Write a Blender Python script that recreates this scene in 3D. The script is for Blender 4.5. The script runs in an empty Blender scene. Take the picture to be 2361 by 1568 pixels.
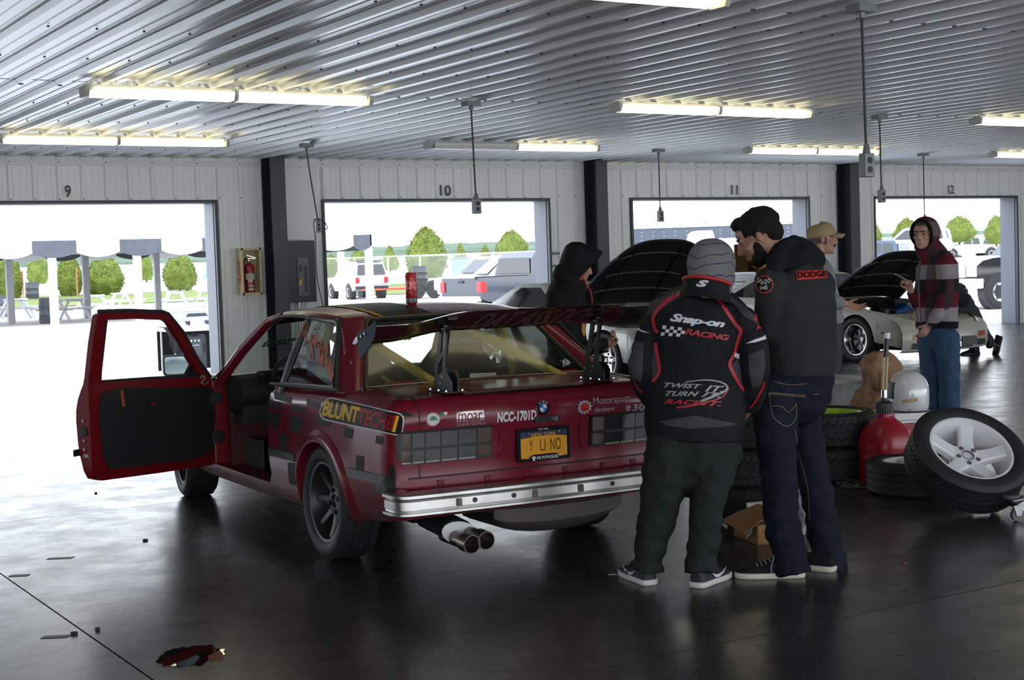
import bpy, bmesh, math, random
import numpy as np
from mathutils import Vector, Matrix, Euler, Quaternion
from mathutils.bvhtree import BVHTree
from mathutils.geometry import tessellate_polygon, interpolate_bezier
from mathutils import noise as mnoise
random.seed(7)
C = bpy.context.scene.collection
scn = bpy.context.scene
PI = math.pi

# ---------------------------------------------------------------- camera
IW, IH = 2361, 1568
FPX, CAMH, PITCH, ROLL, YAW = 3406.79, 1.4556, 0.05149, -0.03263, 0.5516
WALL_Y, CEIL_Z, DOOR_Z = 19.12, 3.016, 2.418
fwd = Vector((math.sin(YAW)*math.cos(PITCH), math.cos(YAW)*math.cos(PITCH), -math.sin(PITCH)))
r0 = Vector((math.cos(YAW), -math.sin(YAW), 0)); u0 = r0.cross(fwd)
rgt = r0*math.cos(ROLL) + u0*math.sin(ROLL); upv = -r0*math.sin(ROLL) + u0*math.cos(ROLL)
EYE = Vector((0, 0, CAMH))
cam_d = bpy.data.cameras.new('camera'); cam = bpy.data.objects.new('camera', cam_d); C.objects.link(cam)
mw = Matrix.Identity(4)
for i in range(3):
    mw[i][0] = rgt[i]; mw[i][1] = upv[i]; mw[i][2] = -fwd[i]; mw[i][3] = EYE[i]
cam.matrix_world = mw
cam_d.sensor_width = 36; cam_d.sensor_fit = 'HORIZONTAL'; cam_d.lens = FPX*36/IW; cam_d.clip_start = .1; cam_d.clip_end = 3000
scn.camera = cam

# ---------------------------------------------------------------- light and exposure
w = bpy.data.worlds.new('overcast_sky'); scn.world = w; w.use_nodes = True
nt = w.node_tree; bgn = nt.nodes['Background']
tc = nt.nodes.new('ShaderNodeTexCoord'); sep = nt.nodes.new('ShaderNodeSeparateXYZ'); rmp = nt.nodes.new('ShaderNodeValToRGB')
nt.links.new(tc.outputs['Generated'], sep.inputs[0]); nt.links.new(sep.outputs['Z'], rmp.inputs[0]); nt.links.new(rmp.outputs[0], bgn.inputs[0])
rmp.color_ramp.elements[0].position = 0.0; rmp.color_ramp.elements[0].color = (.90, .95, 1, 1)
rmp.color_ramp.elements[1].position = .9; rmp.color_ramp.elements[1].color = (.62, .72, .90, 1)
bgn.inputs[1].default_value = 3.0
sun_d = bpy.data.lights.new('veiled_sun', 'SUN'); sun_d.energy = 1.2; sun_d.angle = math.radians(50); sun_d.color = (1, .95, .86)
sun = bpy.data.objects.new('veiled_sun', sun_d); C.objects.link(sun); sun.rotation_euler = (math.radians(38), 0, math.radians(-35))
scn.view_settings.view_transform = 'Standard'; scn.view_settings.look = 'None'
scn.view_settings.exposure = 0.8; scn.view_settings.gamma = 1.0
try: scn.view_settings.use_curve_mapping = False
except Exception: pass
scn.cycles.use_denoising = True
scn.cycles.max_bounces = 9; scn.cycles.diffuse_bounces = 5; scn.cycles.glossy_bounces = 4
scn.cycles.transmission_bounces = 6; scn.cycles.transparent_max_bounces = 12
scn.cycles.caustics_reflective = False; scn.cycles.caustics_refractive = False
scn.cycles.sample_clamp_indirect = 6

# ---------------------------------------------------------------- where a pixel of the photograph points to
def ray(px, py):
    return fwd + rgt*((px-IW/2)/FPX) - upv*((py-IH/2)/FPX)
def pd(px, py, d): return EYE + ray(px, py)*d                 # at a depth
def pz(px, py, z=0.0):
    r = ray(px, py); return EYE + r*((z-CAMH)/r.z)
def pyy(px, py, Y):
    r = ray(px, py); return EYE + r*(Y/r.y)
def depth(P): return (Vector(P)-EYE).dot(fwd)

# ---------------------------------------------------------------- materials
MATS = {}
def mat(name, col, rough=.6, metal=0., spec=.5, bump=0., bscale=40., vary=0., vscale=6., col2=None, coat=0., emit=None, estr=0., alpha=None, trans=0., sheen=0., stretch=None, ior=None):
    if name in MATS: return MATS[name]
    m = bpy.data.materials.new(name); m.use_nodes = True; n = m.node_tree.nodes; L = m.node_tree.links
    b = n['Principled BSDF']; b.inputs['Base Color'].default_value = (*col, 1); b.inputs['Roughness'].default_value = rough
    b.inputs['Metallic'].default_value = metal; b.inputs['Specular IOR Level'].default_value = spec if rough < .72 else min(spec, .18)
    b.inputs['Coat Weight'].default_value = coat; b.inputs['Coat Roughness'].default_value = .08
    b.inputs['Transmission Weight'].default_value = trans
    if ior: b.inputs['IOR'].default_value = ior
    if sheen: b.inputs['Sheen Weight'].default_value = sheen
    if emit: b.inputs['Emission Color'].default_value = (*emit, 1); b.inputs['Emission Strength'].default_value = estr
    if alpha is not None: b.inputs['Alpha'].default_value = alpha
    if vary or bump:
        t = n.new('ShaderNodeTexCoord'); src = t.outputs['Object']
        if stretch:
            mp = n.new('ShaderNodeMapping'); mp.inputs['Scale'].default_value = stretch; L.new(src, mp.inputs[0]); src = mp.outputs[0]
    if vary:
        x = n.new('ShaderNodeTexNoise'); x.inputs['Scale'].default_value = vscale; x.inputs['Detail'].default_value = 5; x.inputs['Roughness'].default_value = .62
        L.new(src, x.inputs['Vector'])
        r = n.new('ShaderNodeValToRGB'); L.new(x.outputs['Fac'], r.inputs[0])
        c2 = col2 or tuple(c*(1-vary) for c in col)
        r.color_ramp.elements[0].position = .36; r.color_ramp.elements[0].color = (*c2, 1)
        r.color_ramp.elements[1].position = .64; r.color_ramp.elements[1].color = (*col, 1)
        L.new(r.outputs[0], b.inputs['Base Color'])
    if bump:
        x = n.new('ShaderNodeTexNoise'); x.inputs['Scale'].default_value = bscale; x.inputs['Detail'].default_value = 4
        L.new(src, x.inputs['Vector']); bp = n.new('ShaderNodeBump'); bp.inputs['Strength'].default_value = bump; bp.inputs['Distance'].default_value = .01
        L.new(x.outputs['Fac'], bp.inputs['Height']); L.new(bp.outputs[0], b.inputs['Normal'])
    MATS[name] = m; return m

# ---------------------------------------------------------------- mesh collecting
class MB:
    def __init__(s): s.v = []; s.f = []; s.m = []; s.mi = 0; s.mats = []
    def use(s, m):
        if m not in s.mats: s.mats.append(m)
        s.mi = s.mats.index(m); return s
    def add(s, vs, fs):
        o = len(s.v); s.v += [tuple(v) for v in vs]
        for f in fs: s.f.append(tuple(i+o for i in f)); s.m.append(s.mi)
        return s
    def box(s, c, size, M=None, taper=1.0):
        x, y, z = (q/2 for q in size); vs = []
        for k in (-1, 1):
            t = taper if k > 0 else 1
            for a, b in ((-1, -1), (1, -1), (1, 1), (-1, 1)): vs.append(Vector((a*x*t, b*y*t, k*z)))
        if M is not None: vs = [M @ v for v in vs]
        c = Vector(c); vs = [v+c for v in vs]
        return s.add(vs, [(3, 2, 1, 0), (4, 5, 6, 7), (0, 1, 5, 4), (1, 2, 6, 5), (2, 3, 7, 6), (3, 0, 4, 7)])
    def bbox(s, lo, hi):
        return s.box([(a+b)/2 for a, b in zip(lo, hi)], [abs(b-a) for a, b in zip(lo, hi)])
    def rings(s, rs, closed=True, cap=True):
        n = len(rs[0]); vs = [p for r in rs for p in r]; fs = []
        for i in range(len(rs)-1):
            for j in range(n if closed else n-1):
                k = (j+1) % n; fs.append((i*n+j, i*n+k, (i+1)*n+k, (i+1)*n+j))
        if cap and closed:
            fs.append(tuple(range(n-1, -1, -1))); fs.append(tuple((len(rs)-1)*n+j for j in range(n)))
        return s.add(vs, fs)
    def tube(s, pts, r, n=10, cap=True, ref=None, round_end=False):
        pts = [Vector(p) for p in pts]; R = r if isinstance(r, (list, tuple)) else [r]*len(pts)
        if round_end:
            a = (pts[0]-pts[1]).normalized(); b = (pts[-1]-pts[-2]).normalized()
            g = lambda q, i: (q[i] if isinstance(q[i], (int, float)) else max(q[i]))
            sc = lambda q, k: q*k if isinstance(q, (int, float)) else tuple(c*k for c in q)
            r0_, r1_ = g(R, 0), g(R, -1); P0 = []; Q0 = []; P1 = []; Q1 = []
            for t in (85, 65, 40, 18):
                P0.append(pts[0]+a*r0_*math.sin(math.radians(t))); Q0.append(sc(R[0], math.cos(math.radians(t))))
                P1.insert(0, pts[-1]+b*r1_*math.sin(math.radians(t))); Q1.insert(0, sc(R[-1], math.cos(math.radians(t))))
            pts = P0+pts+P1; R = Q0+list(R)+Q1
        rs = []; N = None
        for i, p in enumerate(pts):
            t = (pts[min(i+1, len(pts)-1)]-pts[max(i-1, 0)])
            if t.length < 1e-9: t = Vector((0, 0, 1))
            t.normalize()
            if ref is not None: N = Vector(ref)
            elif N is None: N = Vector((0, 0, 1)) if abs(t.z) < .9 else Vector((1, 0, 0))
            N = N - t*N.dot(t)
            if N.length < 1e-6: N = t.orthogonal()
            N.normalize(); B = t.cross(N)
            ra, rb = R[i] if isinstance(R[i], (list, tuple)) else (R[i], R[i])
            rs.append([p+N*ra*math.cos(2*PI*k/n)+B*rb*math.sin(2*PI*k/n) for k in range(n)])
        return s.rings(rs, True, cap)
    def cyl(s, a, b, r, r2=None, n=16): return s.tube([a, b], [r, r if r2 is None else r2], n)
    def lathe(s, prof, M=None, n=24, cap=False):
        rs = []
        for r, z in prof: rs.append([Vector((r*math.cos(2*PI*k/n), r*math.sin(2*PI*k/n), z)) for k in range(n)])
        if M is not None: rs = [[M @ v for v in q] for q in rs]
        return s.rings(rs, True, cap)
    def ball(s, c, r, M=None, nu=14, nv=9):
        r = r if isinstance(r, (list, tuple)) else (r, r, r); c = Vector(c); rs = []
        for i in range(nv+1):
            t = PI*i/nv; t = min(max(t, .03), PI-.03)
            q = [Vector((r[0]*math.sin(t)*math.cos(2*PI*k/nu), r[1]*math.sin(t)*math.sin(2*PI*k/nu), -r[2]*math.cos(t))) for k in range(nu)]
            if M is not None: q = [M @ v for v in q]
            rs.append([v+c for v in q])
        return s.rings(rs)
    def prism(s, poly, th, fn):
        """closed 2-D outline, extruded by th; fn(u, v, w) -> point"""
        n = len(poly); t = tessellate_polygon([[Vector((a, b, 0)) for a, b in poly]])
        vs = [fn(a, b, 0) for a, b in poly]+[fn(a, b, th) for a, b in poly]
        fs = [tuple(reversed(q)) for q in t]+[tuple(i+n for i in q) for q in t]
        fs += [(i, (i+1) % n, (i+1) % n+n, i+n) for i in range(n)]
        return s.add(vs, fs)
    def grid(s, fn, us, vs):
        P = [fn(u, v) for u in us for v in vs]; k = len(vs)
        return s.add(P, [(i*k+j, (i+1)*k+j, (i+1)*k+j+1, i*k+j+1) for i in range(len(us)-1) for j in range(k-1)])
    def mesh(s, name, fixn=True):
        me = bpy.data.meshes.new(name); me.from_pydata([tuple(v) for v in s.v], [], s.f)
        for m in s.mats: me.materials.append(m)
        if len(s.mats) > 1: me.polygons.foreach_set('material_index', s.m)
        me.validate()
        if fixn:
            bm = bmesh.new(); bm.from_mesh(me); bmesh.ops.recalc_face_normals(bm, faces=bm.faces); bm.to_mesh(me); bm.free()
        return me
    def xf(s, M):
        s.v = [tuple(M @ Vector(v)) for v in s.v]; return s

def smooth(me, ang=40):
    me.polygons.foreach_set('use_smooth', [True]*len(me.polygons))
    try: me.set_sharp_from_angle(angle=math.radians(ang))
    except Exception: pass
def link(name, me, parent=None, sm=40):
    if sm: smooth(me, sm)
    o = bpy.data.objects.new(name, me); C.objects.link(o)
    if parent is not None: o.parent = parent
    return o
def obj(name, mb, m=None, parent=None, sm=40, bevel=0., fixn=True, seg=2):
    if m is not None:
        if not mb.mats: mb.mats = [m]
    me = mb.mesh(name, fixn)
    if bevel:
        bm = bmesh.new(); bm.from_mesh(me); bmesh.ops.remove_doubles(bm, verts=bm.verts, dist=1e-5)
        es = [e for e in bm.edges if len(e.link_faces) == 2 and e.calc_face_angle() > .6]
        bmesh.ops.bevel(bm, geom=es, offset=bevel, segments=seg, affect='EDGES', profile=.6, clamp_overlap=True)
        bm.to_mesh(me); bm.free()
    return link(name, me, parent, sm)
def tag(o, label, cat, group=None, kind=None):
    if label: o['label'] = label
    if cat: o['category'] = cat
    if group: o['group'] = group
    if kind: o['kind'] = kind
    return o
def thing(name, label, cat, loc=(0, 0, 0), rz=0., group=None):
    o = bpy.data.objects.new(name, None); C.objects.link(o); o.empty_display_size = .1
    o.location = loc; o.rotation_euler = (0, 0, rz); return tag(o, label, cat, group)
def struct(name, mb, m=None, sm=0, bevel=0.):
    o = obj(name, mb, m, None, sm, bevel); o['kind'] = 'structure'; return o
def dup(o, loc=None, rz=None, label=None, parent=None, rot=None):
    c = o.copy(); C.objects.link(c)
    if parent is not None: c.parent = parent
    for ch in [q for q in list(o.children)]: dup(ch, parent=c)
    if loc is not None: c.location = loc
    if rz is not None: c.rotation_euler = (0, 0, rz)
    if rot is not None: c.rotation_euler = rot
    if label: c['label'] = label
    return c

def fuse(mb, voxel=.012, it=3, name='fused', fac=.5):
    """join overlapping closed volumes into one continuous skin"""
    me = mb.mesh(name); o = bpy.data.objects.new(name, me); C.objects.link(o)
    md = o.modifiers.new('r', 'REMESH'); md.mode = 'VOXEL'; md.voxel_size = voxel; md.adaptivity = 0
    if it:
        ms = o.modifiers.new('s', 'SMOOTH'); ms.iterations = it; ms.factor = fac
    dg = bpy.context.evaluated_depsgraph_get(); dg.update()
    out = bpy.data.meshes.new_from_object(o.evaluated_get(dg)); bpy.data.objects.remove(o); bpy.data.meshes.remove(me)
    out.name = name; out.materials.clear(); return out
def displace(me, fn):
    n = len(me.vertices); co = np.empty(n*3, 'f'); me.vertices.foreach_get('co', co); co = co.reshape(-1, 3)
    no = np.empty(n*3, 'f'); me.vertex_normals.foreach_get('vector', no); no = no.reshape(-1, 3)
    d = fn(co, no); co2 = co+no*d[:, None] if d.ndim == 1 else co+d
    me.vertices.foreach_set('co', co2.astype('f').ravel()); me.update()
def paint(me, mats, fn):
    """a material per face, by where the face's centre lies"""
    me.materials.clear()
    for m in mats: me.materials.append(m)
    n = len(me.polygons); c = np.empty(n*3, 'f'); me.polygons.foreach_get('center', c); no = np.empty(n*3, 'f'); me.polygons.foreach_get('normal', no)
    me.polygons.foreach_set('material_index', fn(c.reshape(-1, 3), no.reshape(-1, 3)).astype('i'))

def text_bm(txt, size=1., bold=0., shear=0., space=1., font=None, align='LEFT', wx=1.):
    cu = bpy.data.curves.new('t', 'FONT'); cu.body = txt; cu.size = size; cu.shear = shear; cu.offset = bold; cu.space_character = space
    cu.fill_mode = 'FRONT'; cu.align_x = align; cu.resolution_u = 3
    o = bpy.data.objects.new('t', cu); C.objects.link(o)
    dg = bpy.context.evaluated_depsgraph_get(); dg.update(); me = bpy.data.meshes.new_from_object(o.evaluated_get(dg))
    bm = bmesh.new(); bm.from_mesh(me); bpy.data.objects.remove(o); bpy.data.curves.remove(cu); bpy.data.meshes.remove(me)
    for v in bm.verts: v.co.x *= wx
    return bm
def poly_bm(outline, holes=()):
    bm = bmesh.new(); loops = [[Vector((a, b, 0)) for a, b in outline]]+[[Vector((a, b, 0)) for a, b in h] for h in holes]
    vs = [bm.verts.new(v) for l in loops for v in l]
    for t in tessellate_polygon(loops):
        try: bm.faces.new([vs[i] for i in t])
        except ValueError: pass
    return bm
def cut(bm, du, dv=None, lim=None):
    """slice a flat mesh on a grid so that it can be bent"""
    dv = dv or du
    xs = [v.co.x for v in bm.verts]; ys = [v.co.y for v in bm.verts]
    for ax, lo, hi, d in ((0, min(xs), max(xs), du), (1, min(ys), max(ys), dv)):
        k = math.ceil(lo/d+1e-6)
        while k*d < hi-1e-6:
            co = Vector((0, 0, 0)); co[ax] = k*d; no = Vector((0, 0, 0)); no[ax] = 1
            bmesh.ops.bisect_plane(bm, geom=bm.verts[:]+bm.edges[:]+bm.faces[:], plane_co=co, plane_no=no, dist=1e-6); k += 1
    return bm
def fit_bm(bm, x0, x1, y0, y1):
    xs = [v.co.x for v in bm.verts]; ys = [v.co.y for v in bm.verts]; a, b, c, d = min(xs), max(xs), min(ys), max(ys)
    for v in bm.verts:
        v.co.x = x0+(v.co.x-a)/(b-a)*(x1-x0); v.co.y = y0+(v.co.y-c)/(d-c)*(y1-y0)
    return bm
def bm_mb(bm, mb, fn):
    bm.verts.ensure_lookup_table(); bm.verts.index_update(); mp = []; ok = []
    for v in bm.verts:
        p = fn(v.co.x, v.co.y); ok.append(p is not None); mp.append(p if p is not None else Vector((0, 0, 0)))
    fs = [tuple(v.index for v in f.verts) for f in bm.faces if all(ok[v.index] for v in f.verts)]
    used = sorted({i for f in fs for i in f}); re = {k: j for j, k in enumerate(used)}
    mb.add([mp[i] for i in used], [tuple(re[i] for i in f) for f in fs]); bm.free(); return mb
def bvh_of(*objs):
    out = []
    for o in objs:
        me = o.data if hasattr(o, 'data') else o
        out.append(BVHTree.FromPolygons([v.co[:] for v in me.vertices], [p.vertices[:] for p in me.polygons]))
    return out
def caster(trees, o, xa, ya, off=.003, back=1.):
    """lay flat artwork (u along xa, v along ya from o) onto the nearest surface behind it"""
    o, xa, ya = Vector(o), Vector(xa).normalized(), Vector(ya).normalized(); n = xa.cross(ya).normalized()
    def fn(u, v):
        s = o+xa*u+ya*v+n*back; best = None
        for t in trees:
            h = t.ray_cast(s, -n, back*2.5)
            if h[0] is not None and (best is None or h[3] < best[0]): best = (h[3], h[0])
        return None if best is None else best[1]+n*off
    return fn
def circ(r, n=24, cx=0, cy=0, a0=0, a1=2*PI, ry=None):
    k = n if abs(a1-a0) > 6.28 else n+1
    return [(cx+r*math.cos(a0+(a1-a0)*i/n), cy+(ry or r)*math.sin(a0+(a1-a0)*i/n)) for i in range(k)]
def rrect(x0, x1, y0, y1, r, n=5):
    out = []
    for cx, cy, a in ((x1-r, y1-r, 0), (x0+r, y1-r, 90), (x0+r, y0+r, 180), (x1-r, y0+r, 270)):
        out += [(cx+r*math.cos(math.radians(a+90*i/n)), cy+r*math.sin(math.radians(a+90*i/n))) for i in range(n+1)]
    return out
def rotz(a): return Matrix.Rotation(a, 4, 'Z')
def basis(x, y, z, o=(0, 0, 0)):
    M = Matrix.Identity(4)
    for i in range(3): M[i][0] = x[i]; M[i][1] = y[i]; M[i][2] = z[i]; M[i][3] = o[i]
    return M
def spline(pts, k=6):
    """smooth curve through points"""
    P = [Vector(p) for p in pts]; P = [P[0]*2-P[1]]+P+[P[-1]*2-P[-2]]; out = []
    for i in range(1, len(P)-2):
        a, b, c, d = P[i-1:i+3]
        for j in range(k):
            t = j/k; out.append(.5*((2*b)+(c-a)*t+(2*a-5*b+4*c-d)*t*t+(3*b-a-3*c+d)*t**3))
    out.append(P[-2]); return out
def lerp(a, b, t): return a+(b-a)*t
def pw(x, tab):
    if x <= tab[0][0]: return tab[0][1]
    for (a, p), (b, q) in zip(tab, tab[1:]):
        if x <= b: return p+(q-p)*(x-a)/(b-a)
    return tab[-1][1]
# ================================================================ the setting
SP, DW, E0 = 5.363, 3.77, 8.714                     # bay spacing, door width, left edge of door 10
XL, XR, YB = -23.0, 46.0, -5.0
WT = .36                                            # wall thickness
M_ceil = mat('ceiling_sheet', (.78, .79, .82), .24, 0, .5, vary=.06, vscale=2.2, bump=.05, bscale=3, stretch=(1, .1, 1))
M_wall = mat('wall_panel', (.83, .83, .81), .42, 0, .4, vary=.06, vscale=1.1, bump=.04, bscale=6)
M_white = mat('white_trim', (.70, .70, .69), .4)
M_navy = mat('navy_steel', (.022, .024, .036), .38, 0, .4)
M_jamb = mat('grey_jamb', (.13, .14, .17), .5)
M_edge = mat('dark_edge_trim', (.03, .032, .042), .45)
M_black = mat('matte_black', (.012, .012, .013), .55)
M_num = mat('number_vinyl', (.035, .035, .04), .5)

# floor: sealed concrete slabs with sawn joints
def floor_mat():
    m = mat('sealed_concrete', (.034, .033, .033), .3, 0, .38)
    n = m.node_tree.nodes; L = m.node_tree.links; b = n['Principled BSDF']
    tc = n.new('ShaderNodeTexCoord')
    def noise(sc, det, ro=.6):
        x = n.new('ShaderNodeTexNoise'); x.inputs['Scale'].default_value = sc; x.inputs['Detail'].default_value = det; x.inputs['Roughness'].default_value = ro
        L.new(tc.outputs['Object'], x.inputs['Vector']); return x
    def ramp(src, a, ca, bb, cb):
        r = n.new('ShaderNodeValToRGB'); L.new(src, r.inputs[0]); r.color_ramp.elements[0].position = a; r.color_ramp.elements[0].color = (*ca, 1)
        r.color_ramp.elements[1].position = bb; r.color_ramp.elements[1].color = (*cb, 1); return r
    base = ramp(noise(1.3, 8, .7).outputs['Fac'], .32, (.021, .0205, .021), .7, (.047, .045, .044))
    chips = ramp(noise(9, 6, .72).outputs['Fac'], .655, (0, 0, 0), .69, (1, 1, 1))
    zone = ramp(noise(.55, 2).outputs['Fac'], .42, (0, 0, 0), .62, (1, 1, 1))
    mul = n.new('ShaderNodeMath'); mul.operation = 'MULTIPLY'; L.new(chips.outputs[0], mul.inputs[0]); L.new(zone.outputs[0], mul.inputs[1])
    mul2 = n.new('ShaderNodeMath'); mul2.operation = 'MULTIPLY'; L.new(mul.outputs[0], mul2.inputs[0]); mul2.inputs[1].default_value = .5
    mx = n.new('ShaderNodeMixRGB'); mx.inputs[2].default_value = (.24, .23, .22, 1); L.new(mul2.outputs[0], mx.inputs[0]); L.new(base.outputs[0], mx.inputs[1])
    L.new(mx.outputs[0], b.inputs['Base Color'])
    rr = ramp(noise(3.5, 6, .65).outputs['Fac'], .3, (.21,)*3, .72, (.34,)*3); L.new(rr.outputs[0], b.inputs['Roughness'])
    bp = n.new('ShaderNodeBump'); bp.inputs['Strength'].default_value = .05; bp.inputs['Distance'].default_value = .01
    L.new(noise(14, 5).outputs['Fac'], bp.inputs['Height']); L.new(bp.outputs[0], b.inputs['Normal'])
    return m
M_floor = floor_mat()
mb = MB().use(M_floor)
jx = [XL]+[1.62+SP*k for k in range(-4, 9)]+[XR]; jy = [YB, -.6, 4.3, 9.16, 14.1, WALL_Y+WT]
for a, b in zip(jx, jx[1:]):
    for c, d in zip(jy, jy[1:]): mb.bbox((a+.004, c+.004, -.05), (b-.004, d-.004, 0))
mb.use(M_black).add([(XL, YB, -.012), (XR, YB, -.012), (XR, WALL_Y+WT, -.012), (XL, WALL_Y+WT, -.012)], [(0, 1, 2, 3)])
struct('floor', mb)

# ceiling: lapped ribbed steel sheets, ribs running front to back
PIT = .305
def rib(u):                                          # height of the rib profile over one pitch
    return pw(u, [(0, 1), (.07, 1), (.13, 0), (.385, 0), (.40, .16), (.425, .16), (.44, 0), (.69, 0), (.705, .16), (.73, .16), (.745, 0), (.87, 0), (.93, 1), (1, 1)])
RU = [0, .07, .13, .385, .40, .425, .44, .69, .705, .73, .745, .87, .93]
xs = [XL+PIT*(k+u) for k in range(int((XR-XL)/PIT)) for u in RU]
hs = [rib(u) for k in range(int((XR-XL)/PIT)) for u in RU]
mb = MB().use(M_ceil)
for y0, y1, dz in ((YB, 2.2, 0), (2.18, 7.2, .003), (7.18, 12.06, .006), (12.04, WALL_Y+.02, .009)):
    n = len(xs); vs = [(x, y0, CEIL_Z+.03-.036*h-dz) for x, h in zip(xs, hs)]+[(x, y1, CEIL_Z+.03-.036*h-dz) for x, h in zip(xs, hs)]
    mb.add(vs, [(i, i+1, n+i+1, n+i) for i in range(n-1)])
mb.use(M_edge)
for yy in (12.04, 7.18):                             # dark ends of the lapped sheets and the screws along them
    for k in range(int((XR-XL)/PIT)):
        if k % 1 == 0: mb.box((XL+PIT*k, yy, CEIL_Z-.012), (.03, .012, .014))
for yy in (5.4, 7.9, 9.4, 10.7, 13.5, 15.0, 16.6, 18.1):
    for k in range(60, 140): mb.box((XL+PIT*(k+.5), yy, CEIL_Z+.012), (.014, .014, .012))
mb.use(M_white).bbox((XL, YB-.3, CEIL_Z+.2), (XR, WALL_Y+WT, CEIL_Z+.4))
struct('ceiling', mb)

# back wall with its row of open doorways, ribbed white steel panels
def wall_rows(mb, x0, x1, z0, z1, Y, sgn=-1):
    k0 = math.floor((x0-XL)/PIT); k1 = math.ceil((x1-XL)/PIT); pts = []
    for k in range(k0, k1+1):
        for u in RU:
            x = XL+PIT*(k+u)
            if x0 < x < x1: pts.append((x, rib((u+.3) % 1) if False else rib(u)))
    pts = [(x0, 0)]+pts+[(x1, 0)]; n = len(pts)
    vs = [(x, Y+sgn*.028*h, z0) for x, h in pts]+[(x, Y+sgn*.028*h, z1) for x, h in pts]
    mb.add(vs, [(i, i+1, n+i+1, n+i) for i in range(n-1)])
mb = MB().use(M_wall); edge = []
for k in range(-6, 7):
    a = E0+SP*k; b = a+DW; nx = a+SP
    wall_rows(mb, a, b, DOOR_Z, CEIL_Z, WALL_Y); mb.bbox((a, WALL_Y+.001, DOOR_Z), (b, WALL_Y+WT, CEIL_Z+.2))
    wall_rows(mb, b, nx, 0, CEIL_Z, WALL_Y); mb.bbox((b, WALL_Y+.001, 0), (nx, WALL_Y+WT, CEIL_Z+.2))
mb.use(M_white).bbox((XL, WALL_Y-.034, CEIL_Z-.12), (XR, WALL_Y-.001, CEIL_Z-.045))
mb.use(M_edge)
for k in range(-40, 120): mb.box((E0+.305*k, WALL_Y-.031, DOOR_Z+.05), (.014, .01, .014)); mb.box((E0+.61*k, WALL_Y-.036, CEIL_Z-.08), (.014, .01, .014))
struct('wall_back', mb)
for i, k in enumerate(range(-2, 4)):
    a = E0+SP*k; b = a+DW; mb = MB().use(M_edge)
    mb.bbox((a-.03, WALL_Y-.04, DOOR_Z-.005), (b+.03, WALL_Y+.02, DOOR_Z+.03))
    mb.bbox((a-.03, WALL_Y-.04, 0), (a+.012, WALL_Y+.02, DOOR_Z)); mb.bbox((b-.012, WALL_Y-.04, 0), (b+.03, WALL_Y+.02, DOOR_Z))
    mb.use(M_jamb)
    mb.bbox((a, WALL_Y+.02, 0), (a+.02, WALL_Y+WT, DOOR_Z)); mb.bbox((b-.02, WALL_Y+.02, 0), (b, WALL_Y+WT, DOOR_Z)); mb.bbox((a, WALL_Y+.02, DOOR_Z-.015), (b, WALL_Y+WT, DOOR_Z))
    struct('door_%d' % (k+10), mb)
# front wall behind the camera, with doorways too, and the two ends of the building
mb = MB().use(M_wall)
mb.bbox((XL, YB-WT, CEIL_Z-.25), (XR, YB, CEIL_Z+.2))
for k in range(-6, 7): mb.bbox((E0+SP*k-.9, YB-WT, 0), (E0+SP*k-.6, YB, CEIL_Z-.25))
struct('wall_front', mb)
struct('wall_left', MB().use(M_wall).bbox((XL-.3, YB, 0), (XL, WALL_Y, CEIL_Z+.2)))
struct('wall_right', MB().use(M_wall).bbox((XR, YB, 0), (XR+.3, WALL_Y, CEIL_Z+.2)))

# steel columns standing against the wall between the bays
col_names = {0: 'dark navy steel column left of the electrical panel', 1: 'dark navy steel column behind the person in the black hood', 2: 'dark navy steel column beside the person in the tan cap'}
for k in range(-3, 6):
    x = 7.80+SP*k; mb = MB().use(M_navy)
    mb.bbox((x, WALL_Y-.36, 0), (x+.21, WALL_Y-.335, CEIL_Z+.02)); mb.bbox((x, WALL_Y-.05, 0), (x+.21, WALL_Y-.03, CEIL_Z+.02)); mb.bbox((x+.095, WALL_Y-.34, 0), (x+.115, WALL_Y-.04, CEIL_Z+.02))
    o = struct('column', mb)

# bay numbers over the doorways
for k, s in ((-1, '9'), (0, '10'), (1, '11'), (2, '12')):
    bm = text_bm(s, .2, .003, 0, 1, align='CENTER'); fit_w = {'9': .062, '10': .15, '11': .11, '12': .12}[s]
    cx = {'9': 5.16, '10': 10.68, '11': 16.20, '12': 21.40}[s]
    fit_bm(bm, cx-fit_w*.62, cx+fit_w*.62, 2.487, 2.645); mb = MB().use(M_num)
    bm_mb(cut(bm, .05), mb, lambda u, v: Vector((u, WALL_Y-.0335, v)))
    o = obj('bay_number', mb, None, None, 0); o['kind'] = 'thing'
    tag(o, 'black number %s on the wall above its doorway' % s, 'number sign', 'bay numbers')

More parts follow.
